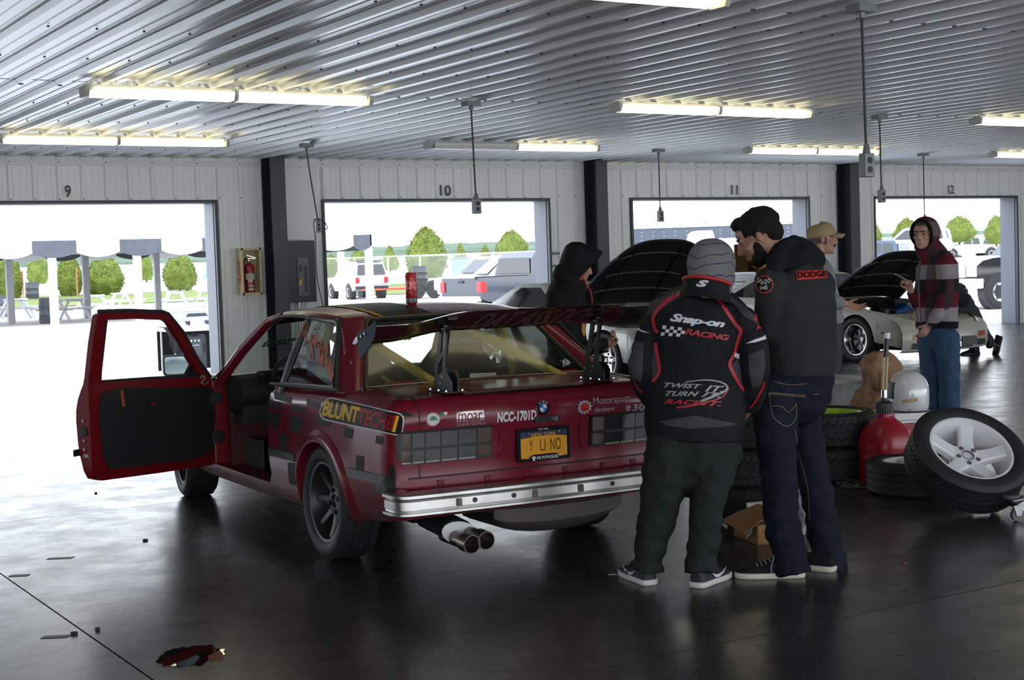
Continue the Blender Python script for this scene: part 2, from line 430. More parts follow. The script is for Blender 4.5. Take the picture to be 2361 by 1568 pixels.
# ---------------------------------------------------------------- fluorescent strip lights
M_lens_on = mat('lit_lens', (.9, .85, .6), .4, emit=(1, .90, .58), estr=2.2)
M_lens_dim = mat('dead_lens', (.72, .72, .68), .4)
M_house = mat('light_housing', (.45, .44, .40), .45)
def strip(x, y, label, dead=False):
    L = 2.46
    t = thing('strip_light', label, 'ceiling light', (x, y, CEIL_Z-.012), 0, 'fluorescent strip lights')
    obj('housing', MB().use(M_house).bbox((-.02, -.055, -.05), (L+.02, .055, 0)), None, t, 0)
    for i in (0, 1):
        mb = MB(); x0 = .03+i*(L/2-.012); x1 = x0+L/2-.036
        pr = [(-.085, -.03), (-.085, -.055), (-.066, -.098), (.066, -.098), (.085, -.055), (.085, -.03)]
        mb.rings([[Vector((xx, a, b)) for a, b in pr] for xx in (x0, x1)])
        obj('lens', mb, M_lens_dim if dead and i == 0 else M_lens_on, t, 0)
    for xx in (-.045, L/2-.018, L+.012):
        mb = MB(); pr = [(-.09, -.02), (-.09, -.058), (-.07, -.103), (.07, -.103), (.09, -.058), (.09, -.02)]
        mb.rings([[Vector((q, a, b)) for a, b in pr] for q in (xx, xx+.036)]); obj('end_cap', mb, M_house, t, 0)
    return t
strip(3.42, 11.93, 'long lit strip light on the ceiling above the open red car door')
strip(3.71, 16.2, 'lit strip light near the wall above the doorway numbered 9')
strip(8.82, 16.12, 'strip light with one dead half above the doorway numbered 10', True)
strip(8.56, 11.8, 'lit strip light above the two people talking, in the second row')
strip(13.93, 16.08, 'lit strip light near the wall above the doorway numbered 11')
strip(13.8, 11.9, 'lit strip light cut off by the right edge, nearer of two there')
strip(19.08, 16.13, 'lit strip light near the wall above the doorway numbered 12')
strip(3.15, 6.74, 'lit strip light nearest the camera, at the top edge')

# ---------------------------------------------------------------- hanging outlet cords
M_box = mat('outlet_box_grey', (.17, .18, .185), .45, .3); M_cord = mat('black_cord', (.012, .012, .014), .5)
def drop(x, y, zend, label, bend=(0, 0), bigbox=1.):
    t = thing('drop_cord', label, 'hanging outlet', (x, y, CEIL_Z-.01), 0, 'drop cords from the ceiling')
    mb = MB(); mb.box((0, 0, -.03), (.15, .12, .05)); mb.cyl((0, 0, -.05), (0, 0, -.09), .026, .018, 10); obj('ceiling_box', mb, M_box, t, 0, .004)
    h = zend-CEIL_Z
    obj('cord', MB().tube(spline([(0, 0, -.08), (bend[0]*.3, bend[1]*.3, h*.35), (bend[0]*.8, bend[1], h*.75), (bend[0], bend[1], h+.15*bigbox)], 5), .0085, 8), M_cord, t)
    mb = MB(); a, b = bend; s = bigbox
    mb.cyl((a, b, h+.17*s), (a, b, h+.12*s), .014*s, .024*s, 10); mb.box((a, b, h+.055*s), (.072*s, .05*s, .13*s))
    q = obj('outlet_box', mb, M_box, t, 0, .006)
    mb = MB()
    for dz in (.03, .08):
        for sy in (-1, 1): mb.cyl((a, b+sy*.0245*s, h+dz*s), (a, b+sy*.028*s, h+dz*s), .018*s, None, 12)
    obj('socket', mb, M_black, q, 0)
    return t
zat = lambda px, py, d: pd(px, py, d).z
drop(6.80, 6.76, zat(1993, 400, depth((6.80, 6.76, 2))), 'black cord with a grey outlet box, nearest and largest of those hanging', (.03, .01), 1.15)
drop(7.10, 12.14, zat(1094, 488, depth((7.1, 12.14, 2))), 'cord with grey outlet box hanging over the roof of the red car', (.035, .02), 1.1)
drop(12.42, 12.10, zat(2030, 463, depth((12.42, 12.1, 2))), 'cord with grey outlet box hanging right of the third navy column', (.02, .01), 1.1)
drop(12.77, 16.66, zat(1520, 508, depth((12.77, 16.66, 2))), 'thin cord with square outlet box hanging in the doorway numbered 11', (.01, .01), 1.2)
drop(18.04, 16.65, zat(2131, 520, depth((18.04, 16.65, 2))), 'thin cord hanging behind the head of the person in the plaid hoodie', (.02, .01), 1.1)
t = drop(7.42, 16.69, zat(717, 533, depth((7.42, 16.69, 2))), 'cord with a plugged-in lead hanging before the electrical panel', (.09, -.05), 1.0)
hh = zat(717, 533, depth((7.42, 16.69, 2)))-CEIL_Z
obj('extension_lead', MB().tube(spline([(.10, -.06, hh+.06), (.19, -.09, hh+.03), (.15, -.10, hh+.12), (.03, -.08, hh+.14), (.045, -.06, hh-.1), (.05, -.05, hh-.55), (.14, 0, hh-.95), (.19, .05, hh-1.35), (.20, .1, hh-1.75)], 6), .007, 7), M_cord, t)

# ---------------------------------------------------------------- fire extinguisher in its cabinet
M_cream = mat('cream_cabinet', (.58, .48, .27), .45, vary=.12, vscale=8)
M_ext = mat('extinguisher_red', (.30, .008, .012), .22, 0, .5, coat=.6)
M_chrome = mat('chrome', (.72, .72, .73), .14, 1); M_steel = mat('dull_steel', (.42, .42, .43), .35, 1)
x0 = pyy(547, 630, WALL_Y-.03).x; x1 = pyy(592, 630, WALL_Y-.03).x; zt = pyy(570, 572, WALL_Y-.1).z; zb = pyy(570, 680, WALL_Y-.1).z
cab = thing('extinguisher_cabinet', 'cream open-fronted wall cabinet holding a fire extinguisher', 'cabinet', (x0, WALL_Y-.03, zb))
W_, H_, D_ = x1-x0, zt-zb, .17
mb = MB(); mb.bbox((0, -D_, 0), (.012, 0, H_)); mb.bbox((W_-.012, -D_, 0), (W_, 0, H_)); mb.bbox((.012, -D_, 0), (W_-.012, 0, .012)); mb.bbox((.012, -D_, H_-.012), (W_-.012, 0, H_)); mb.bbox((.012, -.012, .012), (W_-.012, 0, H_-.012))
for a, b, c, d in ((0, W_, H_-.03, H_), (0, W_, 0, .03), (0, .025, 0, H_), (W_-.025, W_, 0, H_)): mb.bbox((a, -D_-.006, c), (b, -D_, d))
obj('cabinet_body', mb, M_cream, cab, 0)
bm = text_bm('FIRE', .1, .003); fit_bm(bm, .06, .36, .03, .12); mb = MB()
bm_mb(cut(bm, .05), mb, lambda u, v: Vector((-.002, -D_+v, H_-.12-u)))
obj('lettering', mb, mat('fire_red', (.55, .03, .02), .5), cab, 0)
e = thing('fire_extinguisher', 'red fire extinguisher with paper label inside the cream wall cabinet', 'fire extinguisher', (x0+W_*.5, WALL_Y-.115, zb+.013))
eh = H_*.66; er = .068
mb = MB(); mb.lathe([(.001, 0), (er*.9, 0), (er, .02), (er, eh*.86), (er*.8, eh*.95), (er*.35, eh), (.02, eh+.02), (.001, eh+.02)], None, 24); obj('tank', mb, M_ext, e)
for a, b, c in ((.46, .66, 1), (.22, .28, 2), (.1, .19, 3)):
    mb = MB(); mb.grid(lambda u, v: Vector((er*1.008*math.cos(u), er*1.008*math.sin(u), v)), [math.radians(q) for q in np.linspace(200 if c == 1 else 235, 335 if c == 1 else 300, 12)], [eh*a, eh*b])
    obj('paper_label', mb, mat('label_white', (.62, .58, .52), .5, vary=.5, vscale=60), e)
mb = MB(); mb.cyl((0, 0, eh+.01), (0, 0, eh+.07), .02, .016, 12); mb.box((.03, -.01, eh+.085), (.14, .025, .012), Matrix.Rotation(.28, 3, 'Y')); mb.box((.03, -.01, eh+.06), (.12, .022, .01), Matrix.Rotation(.1, 3, 'Y')); obj('valve', mb, M_chrome, e, 0, .003)
obj('hose', MB().tube(spline([(-.02, 0, eh+.06), (-.055, 0, eh+.05), (-.08, 0, eh-.03), (-.08, -.005, eh*.5), (-.075, -.01, eh*.3)], 5), .010, 8), M_black, e)

# ---------------------------------------------------------------- white board and electrical panel
xa, xb = 8.07, pyy(726, 450, WALL_Y-.05).x; zl = pyy(690, 553, WALL_Y-.05).z
o = obj('cover_board', MB().bbox((xa, WALL_Y-.06, zl), (xb, WALL_Y-.0295, CEIL_Z-.13)), M_white, None, 0, .003); tag(o, 'plain white board fixed to the wall above the electrical panel', 'wall board')
xa, xb = pyy(665, 620, WALL_Y-.18).x, pyy(728, 620, WALL_Y-.18).x; za, zb2 = pyy(697, 697, WALL_Y-.18).z, pyy(697, 555, WALL_Y-.18).z
ep = thing('electrical_panel', 'dark navy electrical panel with grey breaker cover on the wall', 'electrical panel', (xa, WALL_Y-.03, za)); W_, H_ = xb-xa, zb2-za
obj('cabinet', MB().bbox((0, -.15, 0), (W_, 0, H_)), M_navy, ep, 0, .004)
obj('breaker_cover', MB().bbox((W_*.32, -.165, H_*.10), (W_*.72, -.149, H_*.73)), mat('breaker_grey', (.10, .105, .115), .4), ep, 0, .003)
mb = MB()
for i in range(14): mb.bbox((W_*.56, -.174, H_*(.16+i*.031)), (W_*.66, -.164, H_*(.16+i*.031)+.017))
for i in range(4): mb.bbox((W_*.38, -.174, H_*(.5+i*.031)), (W_*.46, -.164, H_*(.5+i*.031)+.017))
obj('breaker', mb, M_black, ep, 0)
mb = MB(); mb.prism([(0, 0), (.04, 0), (.03, .035), (.05, .08), (.012, .08)], .004, lambda a, b, c: Vector((W_*.36+a, -.166-c, H_*.28+b))); obj('warning_sticker', mb, mat('sticker_yellow', (.7, .5, .03), .5), ep, 0)
mb = MB(); mb.cyl((W_*.42, -.07, 0), (W_*.42, -.07, -.03), .03); mb.cyl((W_*.42, -.07, -.03), (W_*.42, -.07, -.9), .016); obj('conduit', mb, M_steel, ep)
# tape left on the pier wall beside doorway 10
for q, s in ((584, 'upper'), (613, 'lower')):
    c = pyy(1283, q, WALL_Y-.03); o = obj('tape_strip', MB().box((c.x, WALL_Y-.033, c.z), (.12, .004, .035)), mat('duct_tape', (.17, .17, .18), .5), None, 0)
    tag(o, '%s strip of grey tape on the wall right of doorway 10' % s, 'tape', 'tape strips on the wall')
# ================================================================ outside: paved apron, road, lawns, far woods
def gh(x, y):
    r = math.hypot(x, y)
    return -.02 if r < 70 else -.02+.0155*(min(r, 330)-70)
def pg(px, py):                                      # where a pixel meets the ground outside
    r = ray(px, py); t = (0-CAMH)/r.z if r.z < -1e-4 else 300
    lo, hi = 5., 900.
    for _ in range(60):
        m = (lo+hi)/2; P = EYE+r*m
        if P.z > gh(P.x, P.y): lo = m
        else: hi = m
    return EYE+r*lo
def pgd(px, d):                                      # ground below a pixel column at a depth
    P = pd(px, 600, d); return Vector((P.x, P.y, gh(P.x, P.y)))
M_apron = mat('pale_paving', (.66, .66, .65), .8, vary=.08, vscale=.6)
M_lawn = mat('lawn', (.14, .17, .04), .9, vary=.3, vscale=.8)
M_wood = mat('woods', (.085, .125, .08), .9, vary=.4, vscale=.12, bump=.5, bscale=.8)  # distance haze is put into this muted green
def ground(name, ra, rb, a0, a1, m, dz=0., kind='structure', na=40, nr=26, lim=None):
    mb = MB()
    def f(r, a):
        x, y = r*math.sin(a), r*math.cos(a); return Vector((x, y, gh(x, y)+dz))
    mb.grid(f, list(np.geomspace(ra, rb, nr)), list(np.linspace(a0, a1, na)))
    o = obj(name, mb, m, None, 60); o['kind'] = kind; return o
# apron from the wall outwards, as a fan that starts at the wall line
mb = MB()
def f(u, a):
    x0 = lerp(-30, 60, a); d = 1+u*u*330; dx, dy = (x0-14)/40, 1.0
    x, y = x0+dx*(d-1), WALL_Y+WT+.002+(d-1); return Vector((x, y, gh(x, y)))
mb.grid(f, [i/40 for i in range(41)], [i/30 for i in range(31)])
o = obj('ground_paving', mb, M_apron, None, 60); o['kind'] = 'structure'
ground('lawn', 76, 97, math.radians(-2), math.radians(36), M_lawn, .03, 'stuff')
ground('lawn', 96, 108, math.radians(36), math.radians(75), M_lawn, .03, 'stuff')
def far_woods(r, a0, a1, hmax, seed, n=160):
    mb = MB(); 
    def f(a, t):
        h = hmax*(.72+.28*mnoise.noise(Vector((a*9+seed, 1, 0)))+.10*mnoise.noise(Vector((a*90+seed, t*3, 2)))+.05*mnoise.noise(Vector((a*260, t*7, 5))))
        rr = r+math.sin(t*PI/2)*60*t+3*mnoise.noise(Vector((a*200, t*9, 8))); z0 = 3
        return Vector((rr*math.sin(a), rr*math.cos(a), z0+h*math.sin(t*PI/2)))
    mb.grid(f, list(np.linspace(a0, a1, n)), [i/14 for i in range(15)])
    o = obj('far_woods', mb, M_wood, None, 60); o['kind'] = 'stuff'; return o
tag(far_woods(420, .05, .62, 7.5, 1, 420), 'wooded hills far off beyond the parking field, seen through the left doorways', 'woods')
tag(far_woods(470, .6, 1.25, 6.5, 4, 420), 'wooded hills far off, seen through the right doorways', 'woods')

# ---------------------------------------------------------------- arborvitae bushes
M_leafA = mat('arborvitae', (.125, .165, .030), .75, vary=.45, vscale=1.6); M_leafB = mat('arborvitae_tips', (.20, .225, .045), .75, vary=.3, vscale=2.5)
M_bark = mat('bark', (.10, .06, .035), .9)
def bush(px, ytop, ybot, wpx, d, label, group, seed, nleaf=1500, shape=0):
    P = pgd(px, d); k = d/FPX; h = (ybot-ytop)*k; rad = wpx*k/2; base = pd(px, ybot, d); rnd = random.Random(seed)
    t = thing('arborvitae_bush', label, 'bush', (base.x, base.y, base.z), 0, group)
    mb = MB(); mt = MB().use(M_leafA)
    prof = (lambda q: math.sin(PI*min(1, .12+q*.88))**.55*(1.0-.28*q)) if shape == 0 else (lambda q: (math.sin(PI*min(1, .1+q*.85))**.5)*(1.05-.8*q))
    def f(q, a):
        n = 1+.16*mnoise.noise(Vector((math.cos(a)*1.6+seed, math.sin(a)*1.6, q*4)))+.10*mnoise.noise(Vector((math.cos(a)*4+seed, math.sin(a)*4, q*11)))
        r = rad*prof(q)*n; return Vector((r*math.cos(a), r*math.sin(a), h*(.03+.97*q)))
    mb.grid(f, [i/16 for i in range(17)], [2*PI*i/24 for i in range(25)])
    obj('foliage', mb, M_leafA, t, 60)
    mb = MB()
    for m in (M_leafA, M_leafB): mb.use(m)
    for i in range(nleaf):
        q = rnd.random()**.9; a = rnd.uniform(0, 2*PI); p = f(q, a)*rnd.uniform(.93, 1.06); p.z = f(q, a).z+rnd.uniform(-.1, .12)
        s = rnd.uniform(.04, .10)*max(.5, h/3.4); M = Euler((rnd.uniform(-1, 1), rnd.uniform(-1, 1), rnd.uniform(0, 6.3))).to_matrix()
        mb.mi = 1 if rnd.random() < .45 else 0
        mb.add([p+M @ Vector(c)*s for c in ((-.5, 0, -.6), (.5, 0, -.6), (.6, .1, .3), (0, .25, 1), (-.6, .1, .3))], [(0, 1, 2, 3, 4)])
    o = obj('leaf_sprays', mb, None, t, 0, fixn=False); o['kind'] = 'stuff'
    obj('trunk', MB().cyl((0, 0, -.1), (0, 0, h*.4), .07, .04, 8), M_bark, t)
    return t
BG = 'arborvitae bushes beyond the paving'
for i, (px, yt, yb, wp, d, lb, sh) in enumerate([
    (3, 592, 690, 44, 84, 'green bush cut off by the left edge of the photo', 0),
    (38, 592, 690, 30, 87, 'narrow green bush behind the leftmost shelter post', 0),
    (88, 586, 657, 52, 106, 'smaller bush farther off, between the first two shelter posts', 0),
    (162, 585, 684, 62, 90, 'bush with browned top, left of a grey shelter post', 0),
    (243, 588, 682, 94, 91, 'largest broad bush seen through the doorway numbered 9', 0),
    (338, 588, 648, 36, 108, 'small bush between two shelter posts, far off', 0),
    (415, 584, 671, 84, 96, 'round bush with a stake before it, right in the doorway numbered 9', 0),
    (765, 590, 642, 40, 100, 'bush seen under the shelter edge at the left of doorway 10', 0),
    (830, 578, 640, 60, 98, 'bush behind the white off-road car in doorway 10', 0),
    (900, 568, 625, 48, 122, 'pale small bush left of the big one in doorway 10', 1),
    (985, 527, 645, 102, 101, 'tallest rounded bush in the middle of doorway 10', 0),
    (1063, 562, 625, 40, 124, 'small bush just right of the tallest one in doorway 10', 1),
    (1120, 566, 620, 44, 128, 'low bush above the white hatchback in doorway 10', 1),
    (1182, 533, 612, 84, 112, 'large bush with yellowed top right in doorway 10', 0),
    (1492, 519, 560, 70, 118, 'bush top peeping over the dark trailer, left in doorway 11', 0),
    (1627, 514, 560, 40, 118, 'bush top peeping over the dark trailer, middle of doorway 11', 0),
    (2014, 514, 575, 44, 105, 'bush at the left edge of doorway 12', 0),
    (2092, 505, 575, 72, 100, 'green bush left of the person in the plaid hoodie', 0),
    (2212, 500, 560, 82, 112, 'green bush above the white pickup in doorway 12', 0),
    (2298, 498, 565, 56, 108, 'green bush at the right edge of doorway 12', 0)]):
    bush(px, yt, yb, wp, d, lb, BG, i*3+1, 2600 if wp > 60 else 1300, sh)

# ---------------------------------------------------------------- chain-link fence
M_galv = mat('galvanised', (.62, .62, .63), .35, .6)
def wire_mat():
    m = mat('chain_link', (.45, .46, .47), .5, .4); n = m.node_tree.nodes; L = m.node_tree.links; b = n['Principled BSDF']
    tc = n.new('ShaderNodeTexCoord'); outs = []
    for ang in (.7854, -.7854):
        mp = n.new('ShaderNodeMapping'); mp.inputs['Rotation'].default_value = (0, ang, 0); mp.inputs['Scale'].default_value = (9, 9, 9); L.new(tc.outputs['Object'], mp.inputs[0])
        x = n.new('ShaderNodeTexWave'); x.bands_direction = 'X'; x.inputs['Scale'].default_value = 1; L.new(mp.outputs[0], x.inputs[0])
        g = n.new('ShaderNodeMath'); g.operation = 'GREATER_THAN'; g.inputs[1].default_value = .975; L.new(x.outputs['Fac'], g.inputs[0]); outs.append(g)
    mx = n.new('ShaderNodeMath'); mx.operation = 'MAXIMUM'; L.new(outs[0].outputs[0], mx.inputs[0]); L.new(outs[1].outputs[0], mx.inputs[1]); L.new(mx.outputs[0], b.inputs['Alpha']); return m
M_mesh = wire_mat()
def fence(pts, label, h, nposts):
    A = [Vector(p) for p in pts]; ang = math.atan2(A[1].y-A[0].y, A[1].x-A[0].x); L_ = (A[1]-A[0]).length
    t = thing('chain_link_fence', label, 'fence', A[0], ang)
    dz = A[1].z-A[0].z
    obj('top_rail', MB().cyl((0, 0, h), (L_, 0, h+dz), .055, None, 8), M_galv, t)
    obj('wire_mesh', MB().add([(0, 0, .05), (L_, 0, .05+dz), (L_, 0, h+dz), (0, 0, h)], [(0, 1, 2, 3)]), M_mesh, t, 0)
    for i in range(nposts):
        u = L_*i/(nposts-1); zz = dz*i/(nposts-1); obj('fence_post', MB().cyl((u, 0, zz-.2), (u, 0, zz+h+.03), .055, None, 8), M_galv, t)
def fpt(px, ytop, d, h): P = pd(px, ytop, d); P.z -= h; return P
fence([fpt(-60, 624, 112, 2.7), fpt(492, 606, 126, 2.9)], 'chain-link fence behind the bushes in doorway 9', 2.8, 9)
fence([fpt(735, 598, 88, 1.9), fpt(1290, 578, 106, 1.9)], 'chain-link fence behind the parked cars in doorway 10', 1.9, 9)
fence([fpt(2000, 550, 128, 2.3), fpt(2345, 540, 146, 2.3)], 'chain-link fence behind the pickups in doorway 12', 2.3, 8)

# ---------------------------------------------------------------- picnic shelter with scalloped valance
M_wpaint = mat('white_paint', (.74, .74, .74), .45); M_slate = mat('slate_panel', (.055, .06, .075), .55, vary=.2, vscale=3); M_under = mat('shelter_underside', (.22, .18, .16), .7)
M_roofw = mat('white_roof', (.80, .80, .80), .5); M_gpost = mat('grey_post', (.30, .30, .31), .5)
YS = 46.6
sh = thing('picnic_shelter', 'white picnic shelter with black and white scalloped edge outside doorway 9', 'shelter', (0, 0, 0))
xe = pyy(857, 560, YS).x; xk = pyy(815, 560, YS).x; zt, zc, zs = 2.64, 2.26, 2.10; PW = (xk-pyy(466, 560, YS).x)/4
xs0 = xk-14*PW
mb = MB(); yb2 = YS+9.5
mb.add([(xs0, YS+.1, zt), (xe, YS+.1, zt), (xe, yb2, zt), (xs0, yb2, zt), (xs0, YS+4.8, zt+1.25), (xe, YS+4.8, zt+1.25)], [(0, 1, 5, 4), (2, 3, 4, 5), (0, 4, 3), (1, 2, 5)])
obj('roof', mb, M_roofw, sh, 0)
obj('soffit', MB().bbox((xs0+.1, YS+.15, zt-.30), (xe-.1, yb2-.1, zt-.24)), M_under, sh, 0)
def panel(xa, xb, m, Y, gone=None):
    po = [(xa, zt), (xa, zc)]+[(lerp(xa, xb, i/10), zc-(zc-zs)*math.sin(PI*i/10)**.8) for i in range(1, 10)]+[(xb, zc), (xb, zt)]
    obj('valance_panel', MB().prism(po, .05, lambda a, b, c: Vector((a, Y+c, b))), m, sh, 0)
for Y in (YS, yb2):
    panel(xk, xe, M_slate, Y)
    for i in range(14): panel(xk-PW*(i+1), xk-PW*i, M_wpaint if i % 2 == 0 else M_slate, Y)
mb = MB(); mb.prism([(YS, zt), (YS, zc), (YS+1, zs), (YS+8, zs), (yb2, zc), (yb2, zt)], .05, lambda a, b, c: Vector((xe-c, a, b))); obj('end_panel', mb, M_slate, sh, 0)
for px, Y, m in ((122, YS+.35, M_wpaint), (318, YS+.35, M_wpaint), (560, YS+.35, M_wpaint), (852, YS+.35, M_wpaint), (-70, YS+.35, M_wpaint), (22, YS+5, M_gpost), (198, YS+7, M_gpost), (362, YS+9, M_gpost), (788, YS+9, M_wpaint), (600, YS+9, M_wpaint)):
    x = pyy(px, 650, Y).x; obj('post', MB().bbox((x-.11, Y-.11, -.02), (x+.11, Y+.11, zt-.25)), m, sh, 0)

# ---------------------------------------------------------------- picnic tables, barrels and other things on the paving
M_ptable = mat('weathered_white', (.56, .56, .58), .6, vary=.12, vscale=3)
def ptable(P, rz, label, src=None):
    t = thing('picnic_table', label, 'picnic table', P, rz, 'picnic tables by the shelter')
    mb = MB()
    for i in range(5): mb.bbox((-.9, -.36+i*.146, .72), (.9, -.36+i*.146+.135, .76))
    obj('tabletop', mb, M_ptable, t, 0)
    for s in (-1, 1):
        mb = MB()
        for i in (0, 1): mb.bbox((-.9, s*.58+i*.15-.14, .42), (.9, s*.58+i*.15, .46))
        obj('bench', mb, M_ptable, t, 0)
        mb = MB(); mb.bbox((s*.62-.02, -.74, .36), (s*.62+.02, .74, .42)); mb.bbox((s*.62-.02, -.35, .66), (s*.62+.02, .35, .72))
        obj('cross_beam', mb, M_ptable, t, 0)
        for q in (-1, 1): obj('leg', MB().tube([(s*.66, q*.62, 0), (s*.66, q*.22, .72)], .055, 4), M_ptable, t, 0)
    return t
TB = [(38, 738, 1.22, 'leftmost picnic table, left of the barrel by the white post'), (150, 742, .75, 'picnic table half hidden behind the near barrel'), (222, 726, 1.28, 'picnic table between the two white shelter posts, nearer'), (290, 716, .95, 'picnic table just left of the second white post'), (405, 716, 1.28, 'picnic table in front of the round bush with a stake'), (488, 712, .9, 'picnic table against the right edge of doorway 9')]
for px, py, rz, lb in TB: ptable(pg(px, py-3), rz, lb)
M_barrel = mat('barrel_grey', (.045, .05, .06), .5)
def barrel(P, r, h, label):
    t = thing('trash_barrel', label, 'barrel', P, 0, 'dark barrels outside')
    obj('drum', MB().lathe([(.01, 0), (r*.94, 0), (r*.97, h*.05), (r, h*.3), (r*1.03, h*.32), (r, h*.34), (r, h*.64), (r*1.03, h*.66), (r, h*.68), (r*.97, h), (r*.9, h), (r*.88, h*.9), (.01, h*.9)], None, 20), M_barrel, t)
barrel(pg(112, 746), .29, .86, 'dark barrel beside the front white shelter post')
barrel(pg(75, 690), .38, 1.0, 'dark barrel farther back, left of the browned bush')
barrel(pg(5, 731), .30, .86, 'dark barrel cut off by the left edge of the photo')
barrel(pg(968, 655), .50, 1.15, 'dark barrel left of the green box, in front of the tallest bush')
M_stake = mat('rust_stake', (.30, .12, .05), .7)
for px, yt, yb, lb in ((179, 618, 684, 'in front of the bush with browned top'), (429, 610, 669, 'in front of the round bush in doorway 9'), (54, 625, 684, 'right of the narrow bush at far left')):
    P = pg(px, yb); d = depth(P); o = obj('plant_stake', MB().cyl((0, 0, 0), (0, 0, (yb-yt)*d/FPX), .055, None, 6), M_stake); o.location = P; tag(o, 'rusty brown stake '+lb, 'stake', 'stakes by the bushes')
P = pg(72, 668); o = obj('sign_box', MB().box((0, 0, .75), (.5, .3, .7)).cyl((0, 0, 0), (0, 0, .5), .05), M_wpaint); o.location = (P.x+.0, P.y+3, P.z+.5); tag(o, 'small white box on a post above the farther barrel', 'utility box')
P = pg(478, 645); t = thing('playground_slide', 'bright blue playground slide far off at the right of doorway 9', 'slide', P, YAW*-1); M_slide = mat('slide_blue', (.02, .22, .75), .4)
mb = MB(); mb.prism([(-.45, .1), (-.3, .1), (.62, 1.25), (.62, 1.45), (.5, 1.4)], .5, lambda a, b, c: Vector((a, c, b))); obj('chute', mb, M_slide, t, 0); obj('post', MB().cyl((.6, .1, 0), (.6, .1, 1.3), .05), M_galv, t)
P = pg(1062, 640); o = obj('utility_box', MB().box((0, 0, .72), (1.45, 1.2, 1.4)).box((0, 0, 1.46), (1.55, 1.3, .08)), mat('utility_green', (.17, .22, .20), .6), None, 0, .02); o.location = P; o.rotation_euler = (0, 0, -.5); tag(o, 'grey-green utility box on the grass in doorway 10', 'utility box')

# ---------------------------------------------------------------- table with gear outside doorway 9, speaker under it
YT = 20.9
def tp(px, py, dy=0): return pyy(px, py, YT+dy)
a, b = tp(398, 760), tp(497, 760); ztop = a.z
t = thing('folding_table', 'white folding table with a black cloth outside doorway 9', 'table', (a.x, YT, 0))
obj('tabletop', MB().bbox((-.02, 0, ztop-.04), (b.x-a.x+.4, .75, ztop+.02)), M_wpaint, t, 0, .006)
obj('dark_backdrop', MB().bbox((.0, .72, .02), (b.x-a.x+.38, .735, ztop-.04)), mat('backdrop_black', (.02, .02, .022), .85), t, 0)  # black panel added to darken the space under the tabletop
for x in (.05, b.x-a.x+.3):
    for y in (.06, .68): obj('leg', MB().cyl((x, y, 0), (x, y, ztop-.03), .016, None, 8), M_steel, t)
mb = MB(); x1 = -.10
def drape(u, v):
    x = lerp(-.14, .12, u); k = math.sin(u*11)*.03*v
    return Vector((x+.18*v*(1-u)*.6+.02*math.sin(v*5), -.02-.05*v+k, ztop+.03-(ztop-.15)*v*(.62+.38*u)))
mb.grid(drape, [i/14 for i in range(15)], [i/10 for i in range(11)]); mb.grid(lambda u, v: Vector((lerp(-.14, .12, u), lerp(-.02, .5, v), ztop+.03)), [i/4 for i in range(5)], [0, .5, 1])
o = obj('black_cloth', mb, mat('black_cloth', (.03, .03, .034), .85)); o.location = t.location; tag(o, 'black cloth draped over the left end of the white table', 'cloth')
gx0, gx1 = tp(402, 735).x-a.x, tp(494, 735).x-a.x; gz = tp(440, 716).z
g = thing('equipment_case', 'white equipment box with dark slots standing on the folding table', 'box', (a.x, YT+.1, ztop+.021)); gh_ = gz-ztop-.02
mb = MB(); mb.bbox((gx0, 0, 0), (gx1, .5, gh_*.93)); mb.bbox((gx0-.03, -.03, gh_*.44), (gx1+.03, .5, gh_*.52)); mb.bbox((gx0-.02, -.02, gh_*.93), (gx1+.02, .52, gh_)); obj('case_body', mb, M_wpaint, g, 0, .01)
mb = MB(); wd = gx1-gx0; mb.prism([(.34, .62), (.9, .62), (.84, .80), (.40, .80)], .01, lambda p_, q, c: Vector((gx0+wd*p_, -.001-c, gh_*q))); obj('slot', mb, M_slate, g, 0)
for q in ((.32, .44), (.80, .95)):
    mb = MB(); mb.prism([(q[0], .34), (q[0]+.04, .14), (q[1], .10), (q[1], .34)], .01, lambda p_, r_, c: Vector((gx0+wd*p_, -.001-c, gh_*r_))); obj('slot', mb, M_slate, g, 0)
M_spk = mat('speaker_black', (.03, .032, .038), .5); sx0, sx1 = tp(428, 800).x-a.x, tp(482, 800).x-a.x; sz = tp(450, 772).z
s = thing('loudspeaker', 'black portable loudspeaker with carry handle standing outside under the folding table', 'loudspeaker', (a.x, YT+.12, 0)); sw = sx1-sx0
pl = [(0, .02), (.06, 0), (.94, 0), (1, .02), (1, .95), (.94, 1), (.70, 1), (.66, .955), (.34, .955), (.30, 1), (.06, 1), (0, .95)]
obj('speaker_cabinet', MB().prism([(sx0+sw*q, sz*r) for q, r in pl], .32, lambda q, r, c: Vector((q, c, r))), M_spk, s, 0, .012)
obj('panel', MB().bbox((sx0+sw*.2, -.008, sz*.45), (sx0+sw*.8, 0, sz*.92)), mat('speaker_panel', (.06, .065, .075), .4), s, 0, .004)
for i in range(3): obj('knob', MB().cyl((sx0+sw*(.34+.16*i), -.008, sz*.84), (sx0+sw*(.34+.16*i), -.03, sz*.84), .018, .014, 12), M_chrome, s)
bm = text_bm('ALTO', .1, .003); fit_bm(bm, sx0+sw*.3, sx0+sw*.7, sz*.70, sz*.735); mb = MB(); bm_mb(bm, mb, lambda u, v: Vector((u, -.010, v))); obj('lettering', mb, M_wpaint, s, 0)
for q in (.07, .93): obj('side_handle', MB().bbox((sx0+sw*q-.012, -.012, sz*.52), (sx0+sw*q+.012, 0, sz*.76)), M_black, s, 0, .006)
